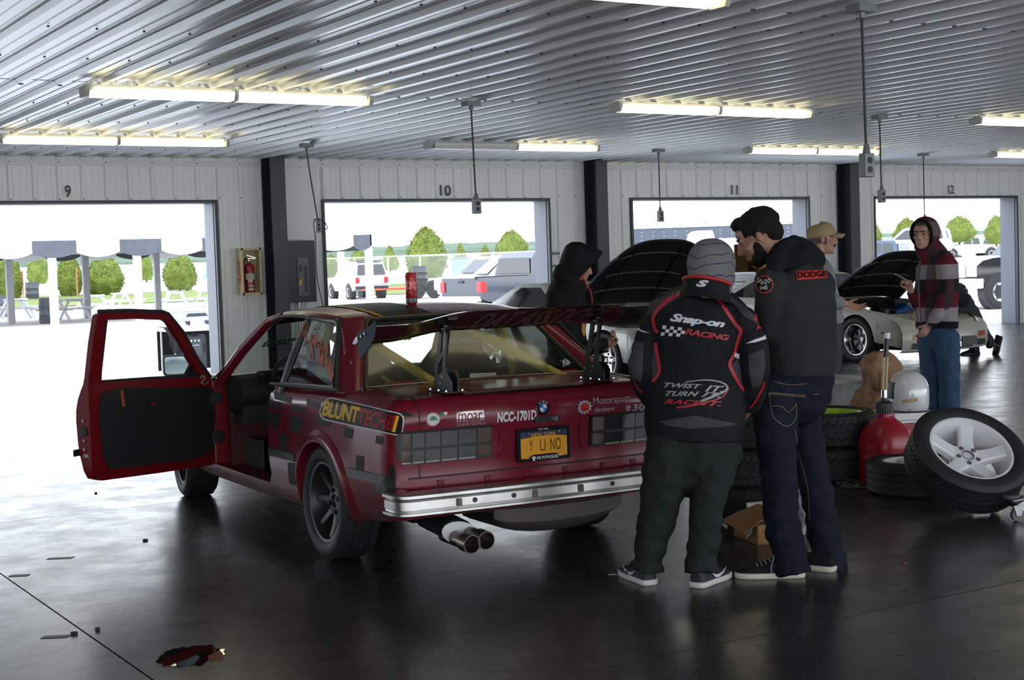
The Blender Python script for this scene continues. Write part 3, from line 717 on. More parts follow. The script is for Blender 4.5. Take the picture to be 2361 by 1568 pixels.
# ================================================================ wheels
M_rubber = mat('tyre_rubber', (.018, .018, .019), .62, 0, .4, vary=.35, vscale=9, bump=.12, bscale=70)
M_dust = mat('dusty_tread', (.022, .021, .021), .75, vary=.35, vscale=14)
M_groove = mat('tread_groove', (.006, .006, .006), .9)
def tyre(R, W, rr, m=None, grooves=3, sipes=0, tread=None):
    h = W/2; mb = MB().use(m or M_rubber); q = R-rr
    pr = [(rr-.004, -h*.80), (rr+.008, -h*.90), (rr+q*.45, -h*1.0), (rr+q*.75, -h*.97), (R-.012, -h*.86)]
    z = -h*.80; step = h*1.6/(grooves+1); pr.append((R-.002, z))
    for g in range(grooves):
        c = -h*.80+step*(g+1); pr += [(R, c-.005), (R-.007, c-.003), (R-.007, c+.003), (R, c+.005)]
    pr += [(R-.002, h*.80), (R-.012, h*.86), (rr+q*.75, h*.97), (rr+q*.72, h*.985), (rr+q*.45, h*1.0), (rr+q*.3, h*.985), (rr+.008, h*.90), (rr-.004, h*.80)]
    mb.lathe(pr, None, 56)
    if sipes:
        mb.use(tread or M_groove)
        for s in (-1, 1):
            for i in range(sipes):
                a = 2*PI*i/sipes+(0 if s < 0 else PI/sipes); P = []
                for j in range(6):
                    t = j/5; zz = s*h*(.10+.74*t); aa = a+(.22*t**.7); rad = R+.0006-(.010 if t > .95 else 0); wd = .0035
                    for e in (-1, 1): P.append((rad*math.cos(aa+e*wd/R), rad*math.sin(aa+e*wd/R), zz))
                mb.add(P, [(2*j, 2*j+1, 2*j+3, 2*j+2) for j in range(5)])
    return mb
def rim(rr, W, m, lip=None, depthf=.62, back=True):
    h = W/2; mb = MB().use(lip or m)
    mb.lathe([(rr+.010, h*.80), (rr+.012, h*.86), (rr+.004, h*.875), (rr-.008, h*.85), (rr-.016, h*.7), (rr-.022, h*.4), (rr-.03, -h*.2), (rr-.03, -h*.8), (rr+.008, -h*.86), (rr+.010, -h*.8), (rr-.012, -h*.7), (rr-.012, h*.6)], None, 48)
    return mb
def spoke_star(n, rr, z0, z1, w0, w1, th, twist=0., double=False):
    """n solid spokes from hub to rim; height z0 at the hub, z1 at the rim"""
    mb = MB()
    for i in range(n):
        a = 2*PI*i/n; c, s = math.cos(a), math.sin(a); secs = []
        for t in (0, .25, .5, .75, 1):
            r = lerp(.045, rr-.012, t); wd = lerp(w0, w1, t)*(1+.25*(abs(t-.5)*2)**2); z = lerp(z0, z1, t**1.6); 
            q = []
            for (u, v) in ((-.5, -th), (-.5, -.008), (-.36, 0), (.36, 0), (.5, -.008), (.5, -th)):
                q.append(Vector((r*c-s*u*wd, r*s+c*u*wd, z+v)))
            secs.append(q)
        mb.rings(secs)
    return mb
def make_wheel(name, label, cat, R, W, rr, nsp, m_rim, m_lip=None, parent=None, sp=(.05, .045), hub_z=.3, rim_z=.55, lugs=5, sipes=0, th=.03, group=None, m_hub=None, holes=None, tread=None):
    h = W/2
    if parent is None: t = thing(name, label, cat, group=group)
    else: t = None
    ty = obj('tyre' if parent is None else name, tyre(R, W, rr, sipes=sipes, tread=tread), None, t or parent)
    p = t or ty
    obj('rim', rim(rr, W, m_rim, m_lip), None, p)
    mb = spoke_star(nsp, rr, h*hub_z, h*rim_z, sp[0], sp[1], th); obj('spokes', mb, m_rim, p, 30)
    mb = MB(); z = h*hub_z; mb.lathe([(.001, z-.07), (.085, z-.07), (.085, z-.012), (.075, z+.004), (.036, z+.006), (.033, z-.004), (.001, z-.006)], None, 28); hb = obj('hub', mb, m_hub or m_rim, p)
    for i in range(lugs):
        a = 2*PI*i/lugs+.3; obj('lug_nut', MB().lathe([(.012, z+.003), (.012, z+.014), (.008, z+.018), (.001, z+.018)], Matrix.Translation((.056*math.cos(a), .056*math.sin(a), 0)), 8), M_black if m_hub is None else M_steel, p)
    # brake disc behind the spokes
    if parent is not None: obj('brake_disc', MB().lathe([(.001, -h*.15), (rr*.74, -h*.15), (rr*.74, -h*.3), (.001, -h*.3)], None, 28), M_steel, p)
    return t or ty

# ================================================================ the red two-door car
CARX, CARY, CARW = 3.8214, 6.7549, -.0478
car = thing('coupe', 'dark red two-door track car with black rear wing and open left door', 'car', (CARX, CARY, 0), PI/2+CARW)
CM = Matrix.Translation((CARX, CARY, 0)) @ Matrix.Rotation(PI/2+CARW, 4, 'Z'); CI = CM.inverted()
CEYE = CI @ EYE
def cray(px, py): return (CI.to_3x3() @ ray(px, py)).normalized()
def cplane(px, py, ax, val):
    d = cray(px, py); return CEYE+d*((val-CEYE[ax])/d[ax])
def paint_mat():
    m = mat('dark_red_paint', (.125, .005, .010), .30, 0, .30, coat=.12)
    n = m.node_tree.nodes; L = m.node_tree.links; b = n['Principled BSDF']
    tc = n.new('ShaderNodeTexCoord'); x = n.new('ShaderNodeTexNoise'); x.inputs['Scale'].default_value = 3.2; x.inputs['Detail'].default_value = 8; x.inputs['Roughness'].default_value = .7; L.new(tc.outputs['Object'], x.inputs['Vector'])
    sp = n.new('ShaderNodeSeparateXYZ'); L.new(tc.outputs['Object'], sp.inputs[0])
    mr = n.new('ShaderNodeMapRange'); mr.inputs[1].default_value = .22; mr.inputs[2].default_value = .50; mr.inputs[3].default_value = .30; mr.inputs[4].default_value = 0; L.new(sp.outputs['Z'], mr.inputs[0])
    ad = n.new('ShaderNodeMath'); ad.operation = 'ADD'; L.new(x.outputs['Fac'], ad.inputs[0]); L.new(mr.outputs[0], ad.inputs[1])
    r = n.new('ShaderNodeValToRGB'); L.new(ad.outputs[0], r.inputs[0]); r.color_ramp.elements[0].position = .60; r.color_ramp.elements[0].color = (.150, .0075, .019, 1); r.color_ramp.elements[1].position = .86; r.color_ramp.elements[1].color = (.058, .022, .016, 1)
    L.new(r.outputs[0], b.inputs['Base Color'])
    r2 = n.new('ShaderNodeValToRGB'); L.new(x.outputs['Fac'], r2.inputs[0]); r2.color_ramp.elements[0].color = (.14,)*3+(1,); r2.color_ramp.elements[1].color = (.34,)*3+(1,); L.new(r2.outputs[0], b.inputs['Roughness'])
    return m
M_red = paint_mat(); M_redin = mat('red_inner_paint', (.16, .004, .008), .38, 0, .4)
M_trim = mat('black_trim', (.010, .010, .011), .42); M_gasket = mat('rubber_gasket', (.012, .012, .012), .6)
M_int = mat('dark_interior', (.010, .010, .011), .8); M_grille = mat('flat_grey_vinyl', (.020, .018, .020), .5, 0, .15)
M_yel = mat('cage_yellow', (.36, .27, .035), .45); M_alu = mat('aluminium', (.62, .61, .58), .27, 1, vary=.25, vscale=5)
M_wh = mat('white_vinyl', (.62, .62, .62), .45); M_vb = mat('black_vinyl', (.009, .009, .010), .4, 0, .10); M_vy = mat('yellow_vinyl', (.74, .41, .012), .45, 0, .12); M_vr = mat('red_vinyl', (.36, .010, .018), .45, 0, .12); M_vgr = mat('grey_vinyl', (.36, .34, .35), .4)
M_bolt = mat('bolt_steel', (.5, .5, .5), .25, 1)
def glass(name, tint=(.80, .86, .82), gl=.06, ior=1.30):
    m = bpy.data.materials.new(name); m.use_nodes = True; n = m.node_tree.nodes; L = m.node_tree.links; n.clear()
    o = n.new('ShaderNodeOutputMaterial'); a = n.new('ShaderNodeBsdfTransparent'); a.inputs[0].default_value = (*tint, 1)
    g = n.new('ShaderNodeBsdfGlossy'); g.inputs['Roughness'].default_value = gl; lw_ = n.new('ShaderNodeLayerWeight'); lw_.inputs[0].default_value = .5
    pw_ = n.new('ShaderNodeMath'); pw_.operation = 'POWER'; pw_.inputs[1].default_value = 4.0; L.new(lw_.outputs['Facing'], pw_.inputs[0])
    f = n.new('ShaderNodeMath'); f.operation = 'MULTIPLY_ADD'; f.inputs[1].default_value = .75*(ior-1)/.3; f.inputs[2].default_value = .03; L.new(pw_.outputs[0], f.inputs[0])
    x = n.new('ShaderNodeMixShader'); L.new(f.outputs[0], x.inputs[0]); L.new(a.outputs[0], x.inputs[1]); L.new(g.outputs[0], x.inputs[2]); L.new(x.outputs[0], o.inputs[0]); return m
M_glass = glass('car_glass', (.72, .78, .72)); M_glassq = glass('side_glass', (.70, .74, .70), .05, 1.22)

# ---- body side and tail, one sheet a side: t runs along the side and round the rear corner
RC = .11; TX = -.72; YT0 = .775; YR = YT0-RC; UARC = RC*PI/2; TEND = TX-UARC-YR
def plan(t):
    if t >= TX:
        y = pw(t, [(-.72, .775), (-.4, .797), (0, .805), (1.2, .806), (2.2, .795), (2.9, .77), (3.25, .73)]); return Vector((t, y, 0)), Vector((0, 1, 0)), 0.
    u = TX-t
    if u < UARC:
        a = u/RC; return Vector((TX-RC*math.sin(a), YR+RC*math.cos(a), 0)), Vector((-math.sin(a), math.cos(a), 0)), a/(PI/2)
    y = YR-(u-UARC); return Vector((TX-RC-.02*(1-(y/YR)**2), y, 0)), Vector((-1, 0, 0)), 1.
DS = [(.18, .07), (.28, .03), (.40, .006), (.46, 0), (.60, 0), (.74, .007), (.80, .018), (.835, .036), (.852, .058), (.862, .085)]
DR = [(.20, .09), (.30, .03), (.40, .012), (.475, .004), (.49, .004), (.497, .014), (.56, .012), (.70, .0), (.766, -.012), (.80, -.004), (.832, .012), (.848, .03), (.862, .06)]
def ztop(t): return pw(t, [(-1.6, .852), (-.72, .856), (-.3, .868), (.6, .852), (1.75, .832), (2.5, .79), (3.25, .70)])
def skin(t, z, off=0., side=1):
    p, n, k = plan(t); zz = z/ztop(t)*.862; k = k*k*(3-2*k)
    d = pw(zz, DS)*(1-k)+pw(zz, DR)*k
    v = p-n*(d-off); return Vector((v.x, v.y*side, z))
def t_of_y(y): return TX-UARC-(YR-y)
def arch(cx, r, a0, a1, n=18, cz=.285): return [(cx+r*math.cos(math.radians(lerp(a0, a1, i/n))), cz+r*math.sin(math.radians(lerp(a0, a1, i/n)))) for i in range(n+1)]
ARR = .325
def side_outline(door):
    o = [(TEND, .845), (TEND, .30)]
    o += [(t_of_y(y), .30) for y in (.2, .4, .6)]+[(-.80, .295), (-.70, .285), (-.50, .265)]
    o += list(reversed(arch(-.02, ARR, -8, 186)))+[(.36, .225), (1.2, .215), (2.2, .22)]+list(reversed(arch(2.57, .32, -6, 186)))+[(2.95, .26), (3.25, .28)]
    o += [(3.25, ztop(3.25)), (2.5, ztop(2.5)), (1.93, ztop(1.93))]
    if door: o += [(1.885, .80), (1.885, .36), (1.84, .298), (.80, .298), (.735, .36), (.725, .60), (.735, .75)]
    o += [(.70, ztop(.70)), (-.3, ztop(-.3)), (TX, ztop(TX)), (-.85, .852)]
    return o
def skinobj(name, outline, off, th, m, parent, side=1, du=.05, dv=.05, sm=35):
    mb = slab2(outline, lambda t, z: skin(t, z, off, side), lambda t, z: skin(t, z, off-th, side), du, dv); return obj(name, mb, m, parent, sm)
def slab2(outline, f1, f2, du, dv):
    bm = cut(poly_bm(outline), du, dv); bm.verts.ensure_lookup_table(); bm.verts.index_update(); n = len(bm.verts)
    uv = [(v.co.x, v.co.y) for v in bm.verts]; fs = [tuple(v.index for v in f.verts) for f in bm.faces]
    eds = [(e.verts[0].index, e.verts[1].index) for e in bm.edges if len(e.link_faces) == 1]; bm.free()
    return MB().add([f1(*q) for q in uv]+[f2(*q) for q in uv], fs+[tuple(i+n for i in f) for f in fs]+[(a, b, b+n, a+n) for a, b in eds])
bodyL = skinobj('quarter_panel', side_outline(True), 0, .012, M_red, car)
bodyR = skinobj('quarter_panel', side_outline(False), 0, .012, M_red, car, -1)
# wheel arch lips
for side in (1, -1):
    for cx, R in ((-.02, ARR), (2.57, .32)):
        mb = MB(); rs = []
        for i in range(25):
            a = math.radians(lerp(-8, 188, i/24)); q = []
            for dr, off in ((.05, .001), (.025, .016), (.0, .024), (-.012, .018), (-.012, -.05), (.02, -.05)):
                t, z = cx+(R+dr)*math.cos(a), .285+(R+dr)*math.sin(a); p = skin(t, max(z, .2), off, side); p.z = z; q.append(p)
            rs.append(q)
        mb.rings(rs); obj('wheel_arch', mb, M_red, car, 50)
# dark wheel wells and floor pan
mb = MB(); mb.bbox((.36, -.70, .19), (2.2, .70, .24)); mb.bbox((-.45, -.50, .25), (.36, .50, .32)); mb.bbox((2.2, -.5, .2), (3.15, .5, .3)); mb.bbox((2.0, -.72, .24), (2.06, .72, .82)); mb.bbox((-.8, -.62, .30), (-.42, .62, .33))
for s in (1, -1):
    for cx in (-.02, 2.57): mb.bbox((cx-.36, s*.46-.01, .2), (cx+.36, s*.46+.01, .68)); mb.grid(lambda u, v: Vector((cx+.36*math.cos(u), s*v, .285+.36*math.sin(u))), [PI*i/14 for i in range(15)], [.46, .76])
obj('floor_pan', mb, M_int, car, 0)
# sill tread and door jambs on the open side
obj('sill', MB().bbox((.70, .62, .225), (1.93, .752, .292)), M_redin, car, 0, .008)
mb = MB(); mb.bbox((1.86, .60, .25), (1.93, .755, .80)); o = obj('hinge_pillar', mb, M_redin, car, 0, .01)
for z in (.42, .66): obj('door_hinge', MB().bbox((1.835, .70, z), (1.885, .775, z+.07)), M_trim, car, 0, .006)
mb = MB(); mb.bbox((.66, .60, .25), (.725, .762, .84)); obj('latch_pillar', mb, M_redin, car, 0, .01)
# deck, hood, roof
def ytop(t): return skin(t, ztop(t)).y
def deck(fn_z, xs, name, m=M_red, k=15):
    mb = MB(); rows = []
    for x in xs:
        yt = ytop(x) if x > TX else lerp(ytop(TX), YR-.02, ((TX-x)/RC)**1.5)
        rows.append([Vector((x, yt*u, fn_z(x)+.010*(1-u*u))) for u in np.linspace(-1, 1, k)])
    mb.rings(rows, False, False); me = mb.mesh(name); return link(name, me, car, 40) if me.materials.append(m) is None else None
trunk = deck(lambda x: pw(x, [(-.80, .846), (-.76, .855), (-.5, .862), (-.2, .868)]), [-.795, -.78, -.76, -.7, -.6, -.5, -.4, -.3, -.2], 'trunk_lid')
hood = deck(lambda x: pw(x, [(1.7, .836), (2.5, .795), (3.1, .735), (3.25, .70)]), [1.68, 1.9, 2.2, 2.5, 2.8, 3.0, 3.1, 3.25], 'bonnet')
mb = MB(); mb.grid(lambda u, z: Vector((3.25+.03*(1-u*u), u*.73, z)), [i/6-1 for i in range(13)], [.28, .45, .6, .70]); obj('nose_panel', mb, M_red, car)
ROOFX = [.13, .20, .32, .5, .8, 1.05, 1.2, 1.30]
def roofz(x): return pw(x, [(.13, 1.190), (.20, 1.208), (.32, 1.228), (.5, 1.246), (.8, 1.258), (1.05, 1.250), (1.2, 1.226), (1.30, 1.195)])
def roofw(x): return pw(x, [(.13, .515), (.32, .560), (.8, .580), (1.30, .560)])
mb = MB(); rows = []
for x in ROOFX:
    rows.append([Vector((x, roofw(x)*u, roofz(x)-.026*abs(u)**3-(.028 if abs(u) > .99 else 0))) for u in (-1.03, -.985, -.93, -.8, -.55, -.28, 0, .28, .55, .8, .93, .985, 1.03)])
mb.rings(rows, False, False); mb.use(M_red); roof = obj('roof', mb, M_red, car, 45)
mb = MB(); mb.rings([[p-Vector((0, 0, .03)) for p in r[1:-1]] for r in rows], False, False); obj('headliner', mb, M_int, car)
# drip rails
for s in (1, -1):
    pts = [(-.205, s*.772, .872), (.10, s*.622, 1.175), (.16, s*.603, 1.197)]+[(x, s*(roofw(x)+.022), roofz(x)-.052) for x in (.32, .5, .8, 1.05, 1.2)]+[(1.30, s*.588, 1.14), (1.74, s*.758, .835)]
    obj('drip_rail', MB().tube(spline(pts, 4), .010, 8), M_gasket, car)
    # A pillar, B pillar
    obj('windscreen_pillar', MB().tube([(1.76, s*.735, .80), (1.52, s*.668, .99), (1.29, s*.575, 1.165), (1.10, s*.560, 1.205)], [(.035, .03), (.035, .03), (.028, .026), (.016, .02)], 10), M_red, car)
    obj('middle_pillar', MB().tube([(.60, s*.772, .80), (.585, s*.70, 1.0), (.565, s*.595, 1.21)], [(.036, .016)]*3, 8, ref=(1, 0, 0)), M_trim, car, 30)
    # C pillar
    mb = MB()
    A0, A1 = Vector((-.205, s*.770, .862)), Vector((.115, s*.612, 1.182)); B0, B1 = Vector((-.40, s*.715, .858)), Vector((.085, s*.505, 1.185)); E0_, E1_ = Vector((-.245, s*.648, .860)), Vector((.105, s*.475, 1.192))
    def cp_(u, v):
        a, b, c = A0.lerp(A1, v), B0.lerp(B1, v**.8), E0_.lerp(E1_, v)
        q = a*(1-u)**2+b*2*u*(1-u)+c*u*u; return q+(b-(a+c)/2)*(.5*u*(1-u))+Vector((0, s*.012*math.sin(PI*u), 0))
    mb.grid(cp_, [i/12 for i in range(13)], [i/10 for i in range(11)]); mb.grid(lambda u, v: Vector((cp_(u, 1).x+.03*v, cp_(u, 1).y*(1-.0*v), cp_(u, 1).z+.02*v)), [i/12 for i in range(13)], [0, 1])
    obj('rear_pillar', mb, M_red, car, 50)
    # belt between the greenhouse and the side
    if s > 0: pts = [(.74, .775, .846), (.5, .778, .852), (0, .782, .862), (-.215, .778, .868)]
    else: pts = [(1.74, -.765, .835), (.5, -.778, .852), (0, -.782, .862), (-.215, -.778, .868)]
    obj('belt_trim', MB().tube(pts, .011, 8), M_gasket, car)
    # quarter glass and its frame
    Q = [Vector(q) for q in ((.535, s*.770, .856), (-.165, s*.766, .876), (.125, s*.618, 1.172), (.19, s*.606, 1.187), (.545, s*.612, 1.196))]
    obj('quarter_glass', MB().add(Q, [(0, 1, 2, 3, 4)]), M_glassq, car, 0)
    obj('glass_frame', MB().tube(Q+[Q[0]], .012, 8), M_trim, car)
    mb = MB().add([(.735, s*.74, .80), (-.22, s*.74, .84), (-.22, s*.64, .90), (.6, s*.70, .90), (.735, s*.70, .85)], [(0, 1, 2, 3, 4)]); obj('inner_quarter', mb, M_int, car, 0)
# right door glass (shut) and the seam of the right door
Q = [Vector(q) for q in ((1.68, -.752, .845), (.60, -.765, .852), (.59, -.606, 1.195), (1.22, -.60, 1.17))]
obj('door_glass', MB().add(Q, [(0, 1, 2, 3)]), M_glass, car, 0)
obj('door_seam', MB().tube([skin(t, z, .0005, -1) for t, z in ((.66, .845), (.66, .4), (.74, .30), (1.84, .30), (1.89, .36), (1.89, .82))], .004, 6), M_black, car)
# windscreen and rear window
WS = [Vector(q) for q in ((1.72, .70, .846), (1.72, -.70, .846), (1.285, -.545, 1.188), (1.285, .545, 1.188))]
def quadfn(Qd, bulge):
    return lambda u, v: (Qd[0].lerp(Qd[1], u)).lerp(Qd[3].lerp(Qd[2], u), v)+bulge*(4*u*(1-u))
mb = MB(); mb.grid(quadfn(WS, Vector((.06, 0, .02))), [i/10 for i in range(11)], [i/4 for i in range(5)]); obj('windscreen', mb, M_glass, car)
RW = [Vector(q) for q in ((-.245, .640, .866), (-.245, -.640, .866), (.115, -.468, 1.190), (.115, .468, 1.190))]
rwf = quadfn(RW, Vector((-.03, 0, .008)))
mb = MB(); mb.grid(rwf, [i/14 for i in range(15)], [i/5 for i in range(6)]); rearwin = obj('rear_window', mb, M_glass, car)
fr = [rwf(u, 0) for u in np.linspace(.0, 1, 12)]+[rwf(1, v) for v in np.linspace(.1, .95, 6)]+[rwf(u, 1) for u in np.linspace(.98, .02, 12)]+[rwf(0, v) for v in np.linspace(.95, 0, 6)]
obj('window_seal', MB().tube(fr, .013, 8), M_gasket, car)
obj('seal_insert', MB().tube([p+Vector((-.012, 0, .008)) for p in fr], .0035, 6), mat('seal_brass', (.20, .15, .07), .4, .5), car)

# ---- tail: lamps, seams, plate, handle, badge
def tail(t, z, off): return skin(t, z, off)
M_lamp = mat('smoked_lamp', (.030, .027, .029), .08, 0, .8, coat=.8); M_lamp2 = mat('smoked_amber', (.060, .032, .022), .12, 0, .6, coat=.4); M_lampb = mat('lamp_black', (.006, .006, .006), .35); M_refl = mat('lamp_reflector', (.30, .30, .29), .3, .5)
for s in (1, -1):
    t0, t1 = t_of_y(.272), -.815; z0, z1 = .556, .709
    f = lambda off: (lambda t, z: skin(t, z, off, s))
    lo = [(t0, z0+.004), (t0, z1-.004), (t0+.004, z1), (t1-.02, z1), (t1, z1-.03), (t1-.01, z0+.02), (t1-.04, z0), (t0+.004, z0)]
    L_ = skinobj('tail_lamp', lo, .014, .03, M_lampb, car, s, .04)
    tt = [t0+.006, t0+.080, t0+.175, t0+.262, t0+.340, t0+.405, t1-.018]; zz = [z0+.012, z0+.062, z0+.078, z1-.010]
    for i in range(6):
        for j in (0, 2):
            if i == 5 and j == 0: pass
            a, b = tt[i]+.002, tt[i+1]-.002
            m = M_lamp2 if i in (0, 5) else M_lamp
            skinobj('lens', [(a, zz[j]), (b, zz[j]), (b, zz[j+1]), (a, zz[j+1])], .020, .008, m, L_, s, .04)
    for i in range(1, 6):
        skinobj('reflector_strip', [(tt[i]+.006, z0+.004), (tt[i+1]-.006, z0+.004), (tt[i+1]-.006, z0+.011), (tt[i]+.006, z0+.011)], .0165, .004, M_refl, L_, s, .04)
    # lid seam
    pts = [Vector((x, s*.632, pw(x, [(-.79, .851), (-.6, .865), (-.3, .872)])+.003)) for x in (-.28, -.5, -.7, -.77)]+[skin(t_of_y(.632), z, .001, s) for z in (.842, .80, .75, .712)]
    obj('lid_seam', MB().tube(pts, .0032, 6), M_black, car)
    obj('lid_seam', MB().tube([skin(t_of_y(.632), z, .001, s) for z in (.555, .52, .492)], .0032, 6), M_black, car)
pts = [skin(t_of_y(y), .489, .001) for y in np.linspace(.69, 0, 12)]; pts = pts+[Vector((p.x, -p.y, p.z)) for p in reversed(pts[:-1])]
obj('lid_seam', MB().tube(pts, .0035, 6), M_black, car)
# recessed plate field between the lamps
for s in (1, -1):
    mb = MB().tube([skin(t_of_y(.262), .705, .003, s), skin(t_of_y(.225), .69, .002, s), skin(t_of_y(.215), .60, .002, s), skin(t_of_y(.235), .55, .002, s)], .008, 6); obj('plate_recess', mb, M_red, car)
# lip along the top of the lid, body line under it
obj('handle_recess', sheet_ := MB().prism(rrect(-.06, .075, -.014, .014, .006), .006, lambda a, b, c: Vector((-.868-c, a-.03, .713+b))), M_trim, car, 0)
obj('key_lock', MB().cyl((-.866, -.062, .714), (-.884, -.062, .714), .015, .013, 16), M_chrome, car)
# row of bolt pads and holes above the bumper
for y in (.53, .29, .075, -.135, -.35, -.53):
    q = skin(t_of_y(abs(y)), .458, 0, 1 if y > 0 else -1); k = obj('bolt_pad', MB().box(q, (.014, .032, .026)), M_red, car, 0, .004)
    obj('bolt', MB().cyl((q.x-.006, q.y, q.z), (q.x-.010, q.y, q.z), .006, None, 8), M_black, k)
for y in (.555, -.56):
    q = skin(t_of_y(abs(y)), .425, .001, 1 if y > 0 else -1); obj('bumper_hole', MB().cyl(q, q-Vector((.003, 0, 0)), .015, None, 14), M_black, car)
# bumper bar
PR = [(-.07, .347), (.0, .340), (.026, .340), (.033, .346), (.033, .356), (.020, .360), (.018, .366), (.024, .371), (.024, .408), (.018, .413), (.020, .419), (.033, .424), (.033, .436), (.026, .442), (.0, .442), (-.07, .444)]
path = [((-.82, .79), (0, 1)), ((-.90, .79), (0, 1))]
for i in range(7): a = i/6*PI/2; path.append(((-.90-.055*math.sin(a), .735+.055*math.cos(a)), (-math.sin(a), math.cos(a))))
path += [((-.955-.02*(1-(y/.73)**2), y), (-1, 0)) for y in np.linspace(.68, 0, 9)]
full = path+[((p[0], -p[1]), (n[0], -n[1])) for p, n in reversed(path[:-1])]
rs = [[Vector((p[0]+n[0]*o, p[1]+n[1]*o, z)) for o, z in PR] for p, n in full]
bumper = obj('bumper', MB().rings(rs), M_alu, car, 30)
for y, k in ((.52, 1), (.44, 0), (.24, 0), (.13, 1), (-.12, 1), (-.30, 0)):
    x = -.975-.024-.02*(1-(y/.73)**2)+.02
    if k: obj('clip', MB().box((x-.006, y, .388), (.012, .022, .034)), mat('clip_bronze', (.12, .10, .07), .5, .4), bumper, 0, .003)
    else: obj('bumper_bolt', MB().cyl((x+.004, y, .390), (x-.003, y, .390), .012, None, 12), mat('hole_dark', (.03, .025, .025), .5), bumper)
obj('bumper_mount', MB().bbox((-.93, .30, .35), (-.80, .45, .43)).bbox((-.93, -.45, .35), (-.80, -.30, .43)), M_int, car, 0)
# exhaust: white oval plate with two tips
ex = obj('exhaust_hanger', MB().prism([(.095*math.cos(2*PI*i/32), .062*math.sin(2*PI*i/32)+.018*math.cos(2*PI*i/32)) for i in range(32)], .008, lambda a, b, c: Vector((-.905-c, .478-a, .228-b*.9))), mat('white_plate', (.62, .62, .63), .35), car, 0, .003)
for y, z in ((.505, .213), (.432, .222)):
    mb = MB(); M_ = Matrix.Translation((-.80, y, z)) @ Matrix.Rotation(-PI/2-.03, 4, 'Y')
    mb.lathe([(.036, 0), (.036, .20), (.043, .205), (.043, .275), (.039, .275), (.036, .21), (.034, .05), (.001, .05)], M_, 24); obj('exhaust_tip', mb, mat('burnt_steel', (.16, .13, .10), .3, .9), car)
obj('muffler', MB().tube([(-.84, .47, .235), (-.60, .47, .255)], [(.085, .05)]*2, 20, ref=(0, 1, 0)), M_int, car)
obj('spare_well', MB().tube([(-.80, -.12, .300), (-.79, -.12, .255), (-.75, -.12, .235), (-.40, -.12, .235), (-.36, -.12, .27)], [(.36, .04), (.36, .06), (.34, .08), (.34, .08), (.3, .05)], 22, ref=(0, 1, 0)).bbox((-.78, -.45, .245), (-.35, .2, .31)), mat('underseal', (.10, .09, .08), .8), car, 45)
# wheels (left seen from outside, right from behind)
M_gun = mat('gunmetal_wheel', (.036, .035, .035), .42, .5, vary=.25, vscale=10)
def put_wheel(x, y, s, steer=0., camber=0.):
    w_ = make_wheel('wheel', None, None, .290, .212, .198, 8, M_gun, None, car, (.045, .03), .30, .62, 4, 26, .035, tread=M_groove)
    w_.location = (x, y, .290); w_.rotation_euler = Euler((-s*PI/2+camber, 0, steer), 'XYZ'); return w_
put_wheel(0, .690, 1, 0, .02); put_wheel(0, -.690, -1, 0, -.02); put_wheel(2.57, .665, 1, -.10); put_wheel(2.57, -.665, -1, -.10)
# side moulding and its rear end, side marker
for a, b in ((.335, .725), (-.80, -.36)):
    skinobj('side_moulding', [(a, .462), (b, .462), (b, .505), (a, .505)], .007, .01, M_trim, car)
skinobj('side_moulding', [(.36, .462), (2.22, .462), (2.22, .505), (.36, .505)], .007, .01, M_trim, car, -1)
# ---- interior: dash, wheel, seats, cage
mb = MB(); mb.tube([(1.60, .70, .74), (1.60, -.70, .74)], [(.10, .16)]*2, 14, ref=(0, 0, 1)); mb.bbox((1.50, .08, .60), (1.75, .68, .72)); mb.bbox((1.55, -.68, .55), (1.8, .68, .74)); obj('dashboard', mb, mat('dash', (.016, .015, .014), .7), car, 40)
mb = MB(); mb.tube([(1.53, .18, .83), (1.53, .56, .83)], [(.035, .08)]*2, 12, ref=(0, 0, 1)); g = obj('gauge_hood', mb, M_int, car)
for y in (.30, .40, .48): obj('gauge', MB().cyl((1.455, y, .80), (1.448, y, .80), .034, None, 16), mat('gauge_face', (.05, .05, .055), .15), g)
mb = MB(); cw_ = Vector((1.32, .38, .80)); nx = Vector((-.85, 0, .5)).normalized(); e1 = Vector((0, 1, 0)); e2 = nx.cross(e1)
ring = [cw_+(e1*math.cos(2*PI*i/32)+e2*math.sin(2*PI*i/32))*.168 for i in range(33)]; sw = obj('steering_wheel', MB().tube(ring, .015, 8, cap=False), M_trim, car)
mb = MB(); mb.cyl(cw_-nx*.02, cw_+nx*.02, .04)
for a in (.2, PI-.2, -PI/2): mb.tube([cw_, cw_+(e1*math.cos(a)+e2*math.sin(a))*.165], [(.018, .005)]*2, 6, ref=e1)
obj('wheel_hub', mb, M_trim, sw); obj('steering_column', MB().cyl(cw_-nx*.02, cw_-nx*.3, .03), M_int, car)
mb = MB(); mb.box((1.62, .52, .36), (.02, .09, .13), Matrix.Rotation(-.5, 3, 'Y')); pdl = obj('accelerator_pedal', mb, M_alu, car, 0, .004); mb = MB()
for y, m in ((.40, 0), (.30, 0)): mb.box((1.62, y, .44), (.02, .07, .06), Matrix.Rotation(-.5, 3, 'Y'))
obj('pedals', mb, M_alu, car, 0, .004); obj('kick_plate', MB().bbox((1.40, .60, .245), (1.84, .612, .46)), mat('kick_grey', (.05, .05, .052), .5), car)
obj('footwell', MB().bbox((1.70, -.1, .25), (1.73, .70, .62)).bbox((.7, .05, .243), (1.72, .66, .25)), mat('footwell_red', (.05, .004, .005), .7), car)
